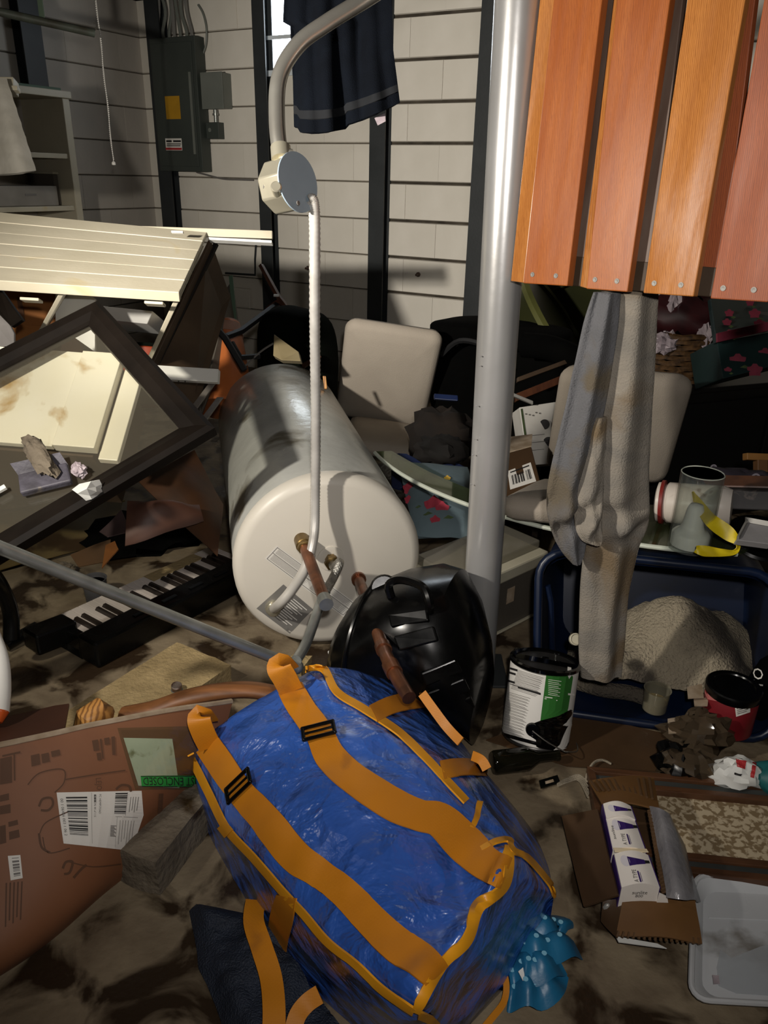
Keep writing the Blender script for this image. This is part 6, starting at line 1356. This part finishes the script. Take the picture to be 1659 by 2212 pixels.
def can_poly(P, off): # polygon laid on the can, filled by small strips
    xs = [p[0] for p in P]; ys = [p[1] for p in P]; m = MB(); y0, y1 = min(ys), max(ys); n = 26; L_ = []
    for k in range(n + 1):
        y = y0 + (y1 - y0) * (k + .0001) / (n + .0002); c_ = []
        for i in range(len(P)):
            a, b = P[i], P[(i + 1) % len(P)]
            if (a[1] - y) * (b[1] - y) <= 0 and a[1] != b[1]: c_.append(a[0] + (b[0] - a[0]) * (y - a[1]) / (b[1] - a[1]))
        if len(c_) >= 2: L_.append((min(c_), max(c_), y))
    for (a, b, y), (a2, b2, y2) in zip(L_[:-1], L_[1:]):
        q_ = patch(CBv, [(a, y), (b, y), (b2, y2), (a2, y2)], off, 5, 1); m.add(q_.v, q_.f)
    return m
obj('green_panel', can_poly([(1180, 1456), (1252, 1460), (1240, 1534), (1205, 1548), (1167, 1558)], .0012), MT['tin_green'], pw_l, smooth=0, label='green panel of the label')
obj('black_paint_run', can_poly([(1167, 1556), (1205, 1546), (1232, 1532), (1240, 1540), (1239, 1560), (1226, 1572), (1214, 1600), (1200, 1622), (1158, 1614), (1158, 1598), (1146, 1590), (1141, 1576), (1146, 1564), (1157, 1560)], .0018), MT['paint_black'], can, smooth=0)
for P_ in ([(1103, 1410), (1258, 1440), (1256, 1449), (1100, 1420)], [(1080, 1580), (1240, 1624), (1236, 1630), (1078, 1588)]): obj('black_paint_run', can_poly(P_, .0018), MT['paint_black'], can, smooth=0)
FP = []
for k in range(22): FP.append(patch(CBv, [(1104 + 14 + 2 - k * .9, 1449 + k * 2.3 - 2), (1174 - k * .75 - (k * 7) % 5, 1464 + k * 2.3), (1174 - k * .75 - (k * 7) % 5, 1465 + k * 2.3), (1104 + 16 - k * .9, 1450 + k * 2.3 - 2)], .0012, 6, 1)) if k < 18 else None
FP = [f for f in FP if f is not None]
for k in range(30): FP.append(patch(CBv, [(1090 - k * .45, 1492 + k * 2.9), (1146 - k * .5 - (k * 5) % 9, 1508 + k * 2.9), (1146 - k * .5 - (k * 5) % 9, 1509 + k * 2.9), (1090 - k * .45, 1493 + k * 2.9)], .0012, 6, 1))
obj('fine_print', merge(*FP), MT['ink_grey'], pw_l, smooth=0, kind='stuff')
HD = []
for x, y, w in ((1102, 1421, 20), (1099, 1440, 20), (1097, 1449, 18), (1095, 1467, 18), (1120, 1482, 48)):
    HD.append(patch(CBv, [(x, y), (x + w, y + w * .3), (x + w - .6, y + w * .3 + 4.5), (x - .6, y + 4.5)], .0014, 5, 1))
HD.append(patch(CBv, [(1093, 1473), (1168, 1499), (1168, 1500.4), (1093, 1474.4)], .0014, 8, 1))
obj('headings', merge(*HD), MT['ink'], pw_l, smooth=0)
Q = [(1177, 1504), (1204, 1508), (1203, 1514), (1176, 1510)]; obj('pale_print', merge(rects(CBv, Q, [(0, 0, .6, .3), (0, .6, 1, .9)], .0016), *[patch(CBv, [(1184, 1467 + 4 * k), (1212 - (k * 5) % 9, 1471 + 4 * k), (1212 - (k * 5) % 9, 1472 + 4 * k), (1184, 1468 + 4 * k)], .0016, 3, 1) for k in range(9)], *[patch(CBv, [(1226, 1497), (1246, 1499), (1246, 1503), (1226, 1501)], .0016, 3, 1)]), MT['label_white'], pw_l, smooth=0, kind='stuff')
obj('torn_patch', can_poly([(1226, 1442), (1234, 1444), (1232, 1460), (1228, 1466), (1225, 1458)], .0021), MT['tin_white'], can, smooth=0)
obj('bare_patch', can_poly([(1232, 1558), (1238, 1564), (1234, 1612), (1212, 1622), (1194, 1620), (1208, 1608), (1214, 1592), (1222, 1574)], .0021), MT['tin_white'], can, smooth=0)
ear = hit(CBv, 1151, 1576, .001); en = (ear - (pc + pax * (ear - pc).dot(pax))).normalized()
obj('ear', MB().lathe(ear, en, [(.017, 0), (.015, .005), (.006, .006), (0, .004)], 20), MT['paint_black'], can)
hw_ = [ear + en * .006, hit(CBv, 1180, 1598, .012), hit(CBv, 1205, 1614, .02), W(1226, 1624, 1.73), W(1246, 1623, 1.76), W(1247, 1610, 1.80), W(1238, 1596, 1.84)]
obj('wire_handle', MB().tube(cat(hw_, 6), .0014, 6), MT['wire'], can)
bl = MB(); bl.lathe(pc + pax * (ph - .0115), pax, [(0, 0), (pr_ - .013, 0)], 32); obj('paint_surface', bl, MT['paint_black'], can)
for x, y in ((1176, 1423), (1204, 1432), (1120, 1404)): h_ = PL(x, y, pc + pax * (ph - .008), pax); obj('paint_blob', MB().ball(h_, .012, .007, .005, seg=12, ring=6), MT['paint_black'], can)
# bottle, tag and string
a, b = G(1062, 1648, .03), G(1165, 1636, .03); bd_ = (b - a); 
tag(obj('glass_bottle', MB().lathe(a, bd_, [(0, 0), (.024, .002), (.0265, .008), (.0265, bd_.length * .75), (.012, bd_.length * .98), (.0105, bd_.length * 1.35), (.012, bd_.length * 1.36), (.012, bd_.length * 1.42), (0, bd_.length * 1.42)], 24), MT['bottle']), 'dark glass bottle lying in front of the paint can', 'bottle')
tgq = [G(1164, 1688, .004), G(1204, 1676, .004), G(1210, 1692, .004), G(1168, 1704, .004)]
tg_ = thing('black_tag', 'small black cut-out tag on the floor at the end of the string', 'tag', tgq[3])
cen = sum(tgq, V()) / 4; inn = [cen + (p - cen) * .45 for p in tgq]; m = MB()
for i in range(4): m.prism([tgq[i], tgq[(i + 1) % 4], inn[(i + 1) % 4], inn[i]], UP * .003)
obj('plate', m, MT['black_plastic'], tg_, smooth=0); obj('pale_centre', MB().prism([p - UP * .001 for p in inn], UP * .002), MT['card_edge'], tg_, smooth=0)
st_ = []
for k in range(5):
    st_.append(MB().tube(cat([G(1204, 1694 + k, .006), G(1225, 1682 + 2 * k, .008), G(1250, 1674 + 3 * k, .01), G(1270, 1690 + 8 * k, .012 + .004 * k)], 6), .0022, 5))
st_.append(MB().tube(cat([G(1275, 1700, .006), G(1268, 1716, .006), G(1266, 1680, .012), G(1280, 1650, .02), G(1300, 1642, .016), G(1320, 1650, .01)], 6), .003, 5))
tag(obj('cotton_string', merge(*st_), MT['rope']), 'bundle of muddy cotton string at the corner of the brown picture frame', 'string')
# brown wooden picture frame with mottled panel
fTL, fTR, fBR, fBL = G(1268, 1656, .03), G(1760, 1702, .03), G(1760, 1880, .03), G(1296, 1866, .03)
pfm = thing('wooden_picture', 'brown wooden picture frame with slate inlay and mottled panel lying on the floor', 'picture frame', (fTL + fTR + fBR + fBL) / 4 - UP * .03)
fu = (fTR - fTL).normalized(); fv = (fBL - fTL); fv = (fv - fu * fv.dot(fu)); fH = fv.length; fv.normalize(); fL = (fTR - fTL).length
def rail(o, al, L_, ac, nm):
    for w0, w1, h, m in ((0, .016, .03, 'frame_brown'), (.016, .036, .022, 'frame_slate'), (.036, .052, .027, 'frame_brown')):
        q = [o + al * w0 + ac * w0, o + al * (L_ - w0) + ac * w0, o + al * (L_ - w1) + ac * w1, o + al * w1 + ac * w1]
        q = [V((p.x, p.y, .002)) for p in q]; obj(nm if m == 'frame_brown' else 'slate_inlay', MB().slab(q, UP * h), MT[m], pfm, smooth=0, bevel=.0015)
rail(fTL, fu, fL, fv, 'frame_rail'); rail(fTL + fv * fH, fu, fL, -fv, 'frame_rail'); rail(fTL, fv, fH, fu, 'frame_rail')
q = [fTL + fu * .05 + fv * .05, fTL + fu * (fL - .01) + fv * .05, fTL + fu * (fL - .01) + fv * (fH - .05), fTL + fu * .05 + fv * (fH - .05)]
obj('mottled_panel', MB().slab([V((p.x, p.y, .004)) for p in q], UP * .010), MT['mottled'], pfm, smooth=0)
# grey tray
tTL, tTR, tBR, tBL = G(1476, 1884, .03), G(1800, 1895, .03), G(1800, 2180, .03), G(1514, 2156, .03)
ty = thing('plastic_tray', 'wet grey plastic tray in the lower right corner', 'tray', (tTL + tTR + tBR + tBL) / 4 - UP * .03)
def rrect(q, k, z, cr=.03):
    c_ = sum(q, V()) / 4; u_ = ((q[1] - q[0]) + (q[2] - q[3])) / 2; v_ = ((q[3] - q[0]) + (q[2] - q[1])) / 2; lu, lv = u_.length / 2 - k, v_.length / 2 - k; un, vn = u_.normalized(), v_.normalized(); P_ = []
    for sx, sy, a0 in ((1, 1, 0), (-1, 1, 90), (-1, -1, 180), (1, -1, 270)):
        for n_ in range(6):
            t = R(a0 + 18 * n_); p_ = c_ + un * (sx * (lu - cr) + cr * math.cos(t)) + vn * (sy * (lv - cr) + cr * math.sin(t)); p_.z = z; P_.append(p_)
    return P_
tq = [tTL, tTR, tBR, tBL]
obj('pan', MB().loft([rrect(tq, .004, .026), rrect(tq, .012, .022), rrect(tq, .022, .008), rrect(tq, .024, .006)], cap=False).loft([rrect(tq, .024, .0061), rrect(tq, .024, .0021)]), MT['tray'], ty, smooth=40)
rp_ = rrect(tq, .003, .026); obj('rim', MB().tube(rp_ + [rp_[0]], .005, 8), mat('tray_rim', '#b4b5b6', '#a6a7a8', .25, scale=5), ty)
obj('mould_line', MB().tube([G(1530, 1982, .007), G(1780, 1992, .007)], .0016, 6), MT['tray'], ty)
wt_ = [G(x, y, .0075) for x, y in ((1580, 2070), (1556, 2052), (1548, 2090), (1552, 2130), (1590, 2146), (1790, 2160), (1790, 2040), (1700, 2030), (1640, 2046))]
tag(obj('tray_puddle', MB().prism(wt_, UP * .0006), ghost('shallow_water', '#f0f2f3', .3, .04, '#d8dbde'), smooth=0), 'shallow puddle of milky water standing in the grey tray', 'water')
for x, y, lb in ((1645, 1900, 'small pale chip at the far rim of the grey tray'), (1540, 2128, 'small pale chip near the corner of the grey tray')):
    tag(obj('pale_chip', rough_block(G(x, y, .009), V((.012, 0, 0)), V((.004, .016, 0)), UP * .004, x, .002, 3), MT['tissue'], smooth=0), lb, 'chip')
# torn shipping box with three bulb cartons
bxt = thing('torn_box', 'torn brown corrugated box lying open in front of the brown picture frame', 'box', G(1380, 1880, 0))
def bq(P, z, nm, m, t=.004, n=6, bow=.0, lab=None):
    c = [G(x, y, z_) for (x, y), z_ in zip(P, z)]; g = []
    for i in range(n + 1):
        row = []
        for j in range(n + 1):
            u, v = j / n, i / n; p_ = (c[0] * (1 - u) + c[1] * u) * (1 - v) + (c[3] * (1 - u) + c[2] * u) * v
            p_ += UP * (bow * math.sin(math.pi * u) + .004 * noise.noise(p_ * 18)); p_.z = max(p_.z, .004); row.append(p_)
        g.append(row)
    return obj(nm, MB().sheet(g, t), MT[m] if isinstance(m, str) else m, bxt, smooth=50, label=lab)
corr = mat('corrugated_brown', '#5b4228', '#4a3520', .6, scale=6, bump=.2, bscale=40); face_ = mat('box_face_brown', '#6b4a24', '#573a1c', .6, scale=5)
bq([(1214, 1765), (1292, 1748), (1336, 1935), (1262, 1960)], (.035, .09, .09, .03), 'side_flap', mat('side_flap_brown', '#4f3821', '#402c19', .65, scale=5), .004, 6, .0)
bq([(1272, 1688), (1412, 1682), (1424, 1752), (1300, 1736)], (.075, .085, .10, .09), 'back_flap', face_, .004, 6, .01)
bq([(1398, 1752), (1424, 1744), (1462, 1918), (1428, 1930)], (.10, .105, .09, .085), 'inner_wall', corr, .004)
bq([(1345, 1943), (1500, 1938), (1516, 2040), (1330, 2022)], (.065, .062, .045, .045), 'front_flap', face_, .004, 8, .006)
bq([(1302, 1945), (1350, 1944), (1332, 2026), (1300, 1990)], (.05, .06, .04, .02), 'dark_corner', 'card_wet', .004)
bq([(1300, 1740), (1420, 1750), (1466, 1960), (1320, 1960)], (.02, .02, .02, .02), 'bottom', 'card_wet', .004)
cm_ = MB()
for k in range(11):
    u = k / 10; a = G(1276 + 126 * u, 1690 - 6 * u, .082 + .008 * u); b = G(1284 + 118 * u + 6, 1712 + 30 * max(0, u - .4), .088 + .01 * u); cm_.tube([a + UP * .004, b + UP * .006], .0028, 6)
for k in range(22):
    u = k / 21; a = G(1399 + 30 * u, 1756 + 172 * u, .103 - .015 * u); b = G(1423 + 38 * u, 1748 + 170 * u, .106 - .015 * u); cm_.tube([a, b], .0022, 5)
for k in range(16):
    u = k / 15; a = G(1336 + 172 * u, 2012 + 14 * u, .05); b = G(1332 + 178 * u, 2024 + 16 * u, .047); cm_.tube([a, b], .0025, 5)
obj('corrugation', cm_, corr, bxt, kind='stuff')
tag(obj('white_card', MB().prism([G(x, y, .034) for x, y in ((1330, 2024), (1420, 2040), (1440, 2050), (1336, 2036))], UP * .002), MT['paper'], smooth=0), 'white card edge poking out under the front flap of the torn box', 'card')
tag(obj('plastic_nub', MB().ball(G(1312, 1962, .04), .009, .006, .012, seg=10, ring=8), MT['label_grey']), 'small grey plastic nub at the dark corner of the torn box', 'nub')
g = [[G(x, y, z) for x, y, z in r__] for r__ in (((1404, 1742, .105), (1424, 1745, .125), (1444, 1760, .11), (1450, 1772, .06)), ((1416, 1800, .10), (1440, 1800, .122), (1466, 1810, .10), (1474, 1818, .05)), ((1428, 1860, .10), (1452, 1858, .118), (1482, 1866, .10), (1492, 1876, .04)), ((1438, 1915, .09), (1464, 1914, .112), (1494, 1922, .09), (1506, 1930, .04)), ((1440, 1942, .085), (1470, 1944, .10), (1500, 1944, .08), (1512, 1950, .03)))]
gg = [cat(r__, 5) for r__ in g]; gg = [cat([r__[j] for r__ in gg], 5) for j in range(len(gg[0]))]
for r__ in gg:
    for p_ in r__: p_ += UP * .004 * noise.noise(p_ * 40)
tag(obj('padded_wrap', MB().sheet(gg, .003), MT['bubble'], smooth=70), 'shiny grey padded plastic wrap along the right side of the torn box', 'wrap')
# bulb cartons
L0, L1, R0_, R1 = G(1303, 1736, .102), G(1343, 1917, .102), G(1362, 1741, .102), G(1425, 1917, .102)
la = (L1 - L0); ra2 = (R1 - R0_)
labs = ('white and purple bulb carton, farthest in the torn box', 'white and purple bulb carton, middle one in the torn box', 'white and purple bulb carton nearest the viewer in the torn box')
for k, (t0, t1) in enumerate(((0, .30), (.19, .57), (.63, 1.0))):
    if k == 0: t1 = .185
    a, b, c, d = L0 + la * t0, R0_ + ra2 * t0, R0_ + ra2 * t1, L0 + la * t1
    bt_ = thing('bulb_carton', labs[k], 'carton', V((a.x, a.y, .028)), 'bulb cartons in the torn box')
    nA = 10; arcp = lambda p, q, s: [p.lerp(q, i / nA) + UP * (.010 * math.sin(math.pi * i / nA) + s) for i in range(nA + 1)]
    up0 = (0, -.004, .0)[k]; top0, top1 = arcp(a, b, up0), arcp(d, c, up0); zb = .030
    ring = [top0 + [V((b.x, b.y, zb)), V((a.x, a.y, zb))], top1 + [V((c.x, c.y, zb)), V((d.x, d.y, zb))]]
    bmx = MB().loft(ring); obj('box', bmx, MT['bulb_white'], bt_, smooth=40); bb = bmx.bvh()
    ns = ((a - b)).normalized(); obj('purple_side', MB().slab([a + ns * .0008 - UP * .002, d + ns * .0008 - UP * .002, V((d.x, d.y, zb)) + ns * .0008, V((a.x, a.y, zb)) + ns * .0008], ns * .0012), MT['bulb_purple'], bt_, smooth=0)
    nr = (b - a).normalized(); obj('purple_stripe', MB().slab([b + nr * .0006 + UP * up0, c + nr * .0006 + UP * up0, V((c.x, c.y, .075)) + nr * .0006, V((b.x, b.y, .075)) + nr * .0006], nr * .0012), MT['bulb_purple'], bt_, smooth=0)
    pa_, pb_, pc_, pd_ = [tuple(v) for v in ()] or [None] * 4
    def px(p):
        q_ = p - CAM; dd = q_.dot(_f); return (CX + F_PX * q_.dot(_r) / dd, CY - F_PX * q_.dot(_u) / dd)
    Q = [px(a + UP * .004), px(b + UP * .004), px(c + UP * .004), px(d + UP * .004)]
    hgt = (.62, .45, .42)[k]; y0 = (.15, .08, .08)[k]
    # printed bulb lying across the top: pale globe, purple cone, dark cap
    gl_ = [bil(Q, .12 + .26 * (.5 + .5 * math.cos(t)), y0 + hgt * .42 + hgt * .40 * math.sin(t)) for t in [2 * math.pi * i / 18 for i in range(18)]]
    def fan(P, off):
        m = MB(); cx_, cy_ = sum(p[0] for p in P) / len(P), sum(p[1] for p in P) / len(P); vs = [hit(bb, cx_, cy_, off)] + [hit(bb, x, y, off) for x, y in P]
        if any(v is None for v in vs): return m
        return m.add(vs, [(0, i + 1, (i + 1) % len(P) + 1) for i in range(len(P))])
    obj('printed_globe', fan(gl_, .0008), MT['bulb_pale'], bt_, smooth=0)
    cn_ = [bil(Q, u, v) for u, v in ((.33, y0 + hgt * .1), (.55, y0 + hgt * .2), (.80, y0 + hgt * .32), (.80, y0 + hgt * .62), (.55, y0 + hgt * .68), (.34, y0 + hgt * .78))]
    obj('printed_cone', fan(cn_, .001), MT['bulb_purple'], bt_, smooth=0)
    obj('printed_cap', fan([bil(Q, u, v) for u, v in ((.80, y0 + hgt * .36), (.93, y0 + hgt * .38), (.93, y0 + hgt * .58), (.80, y0 + hgt * .6))], .0012), MT['ink'], bt_, smooth=0)
    if k:
        tx = [text(bb, Q, 'A TYPE', (.33, .55, .44, .92) if k == 1 else (.36, .52, .47, .90), .0012, 3)]
        if k == 1: tx.append(text(bb, Q, 'sunlite', (.06, .30, .15, .74), .0012, 3))
        obj('lettering', merge(*tx), MT['ink'], bt_, smooth=0); obj('purple_print', rects(bb, Q, [(.50, .56, .54, .90), (.56, .60, .575, .88)], .0012, 1, 3), MT['bulb_purple'], bt_, smooth=0)
    if k == 2:
        Qe = [px(d + UP * .001), px(c + UP * .001), px(V((c.x, c.y, .075))), px(V((d.x, d.y, .075)))]
        obj('end_lettering', merge(text(bb, Qe, 'sunlite', (.30, .28, .70, .58), .0012), text(bb, Qe, '800', (.40, .62, .60, .85), .0012)), MT['ink'], bt_, smooth=0)
        obj('tuck_flap', MB().prism([c + nr * .001 - UP * .012, c + nr * .016 - UP * .02, c + nr * .02 - UP * .034, c - UP * .034], (d - a).normalized() * .002), MT['bulb_white'], bt_, smooth=0)
    if k == 1: 
        q = [d + UP * .002, c + UP * .002, R0_ + ra2 * .63 + UP * .006, L0 + la * .63 + UP * .004]; obj('end_flap', MB().slab(q, UP * .001), MT['bulb_pale'] if 0 else mat('warm_flap', '#e8d6b4', rough=.5), bt_, smooth=0)

# things in front of the tote mouth
cc_ = G(1412, 1534, .026)
cpx = thing('cloudy_cup', 'small cloudy plastic cup of murky liquid at the tote mouth', 'cup', cc_)
obj('wall', MB().lathe(cc_, UP, [(0, .001), (.024, .001), (.029, .006), (.031, .062), (.033, .064), (.0295, .062), (.028, .008), (0, .004)], 28), MT['cuptrans'], cpx); obj('liquid', MB().lathe(cc_, UP, [(0, .006), (.0265, .006), (.0285, .030), (0, .030)], 24), MT['liquid'], cpx)
jc = G(1565, 1568, .026); jc.z = .026
rj = thing('red_jar', 'dark red plastic jar with black lid in the navy tote mouth', 'jar', jc)
jm = MB().lathe(jc, UP, [(0, 0), (.056, .0), (.060, .004), (.060, .098), (.057, .102), (0, .102)], 36); obj('body', jm, MT['red_plastic'], rj); jb = jm.bvh()
obj('lid', MB().lathe(jc + UP * .098, UP, [(.0615, 0), (.063, .002), (.063, .018), (.060, .021), (.048, .021), (.046, .018), (0, .018)], 40), MT['black_plastic'], rj)
Q = [(1582, 1484), (1620, 1480), (1620, 1538), (1590, 1548)]; jl = obj('white_label', patch(jb, Q, .001), MT['label_white'], rj, smooth=0, label='white fine-print label'); obj('print', rects(jb, Q, [(.1, .06 + .06 * i, .95 - .1 * (i % 3), .085 + .06 * i) for i in range(15)], .0016, 3, 1), MT['ink_grey'], jl, smooth=0, kind='stuff')
Q = [(1515, 1490), (1580, 1504), (1580, 1520), (1515, 1508)]; obj('pink_stripe', patch(jb, Q, .0008), MT['pink'], rj, smooth=0)
Q = [(1532, 1478), (1576, 1488), (1576, 1499), (1532, 1491)]; nb = obj('name_band', patch(jb, Q, .0012), mat('name_band', '#4c0f18', rough=.5), rj, smooth=0); obj('band_print', rects(jb, Q, [(.05, .25, .9, .45), (.3, .62, .8, .72)], .0018, 4, 1), MT['pink'], nb, smooth=0)
# crumpled clear plastic with brown card stuck to it
cw = thing('plastic_wad', 'crumpled muddy clear plastic packing in front of the red jar', 'plastic packing', G(1500, 1660, 0))
obj('sheet', crumple(G(1505, 1590, .06), .072, .04, .055, 2.2, .55, seg=24, ring=16), MT['smoke_plastic'], cw, smooth=25); obj('lower_fold', crumple(G(1490, 1650, .035), .062, .04, .04, 7.2, .5, seg=22, ring=14), MT['smoke_plastic'], cw, smooth=25)
for q, z in (([(1484, 1486), (1516, 1478), (1520, 1508), (1486, 1510)], .115), ([(1442, 1554), (1466, 1550), (1470, 1584), (1444, 1586)], .085), ([(1498, 1510), (1530, 1508), (1528, 1526), (1500, 1526)], .105)):
    obj('tape_patch', MB().prism([G(x, y, z) for x, y in q], UP * .002), MT['card_edge'], cw, smooth=0)
obj('black_bag_part', crumple(G(1470, 1640, .035), .05, .05, .034, 1.2, .5, seg=20, ring=12), MT['black_plastic'], cw, smooth=40)
rp2 = thing('red_white_packet', 'torn white and red packet behind the brown frame near the right edge', 'packet', G(1600, 1680, 0))
pk = crumple(G(1592, 1672, .04), .055, .035, .035, 5.6, .35, seg=22, ring=14); obj('wrapper', pk, MT['paper'], rp2, smooth=30); pkb = pk.bvh()
obj('red_print', merge(patch(pkb, [(1590, 1640), (1612, 1645), (1608, 1662), (1592, 1656)], .002, 4, 4), patch(pkb, [(1626, 1640), (1634, 1643), (1628, 1680), (1620, 1678)], .002, 3, 6)), MT['ink_red'], rp2, smooth=0); obj('black_print', patch(pkb, [(1586, 1668), (1602, 1672), (1600, 1676), (1585, 1673)], .002, 4, 2), MT['ink'], rp2, smooth=0)
tag(obj('teal_pack', crumple(G(1672, 1680, .04), .05, .04, .035, 8.6, .3), mat('teal_plastic', '#1c5f60', '#144a4b', .5, scale=8), smooth=50), 'dark teal plastic pack behind the brown frame at the right edge', 'pack')
bsv = thing('black_sleeve', 'black sleeve with white letters beside the red jar at the right edge', 'sleeve', G(1640, 1560, .03))
slm = MB().lathe(G(1645, 1520, .05), (UP + _r * .25).normalized(), [(0, -.02), (.05, -.02), (.055, .0), (.05, .10), (.035, .13), (0, .135)], 28); obj('body', slm, MT['black_cloth'], bsv); slb = slm.bvh()
Q = [(1625, 1418), (1652, 1422), (1652, 1490), (1626, 1486)]; obj('lettering', text(slb, Q, 'TOM', (.1, .0, .9, 1), .002, 3), MT['label_white'], bsv, smooth=0)
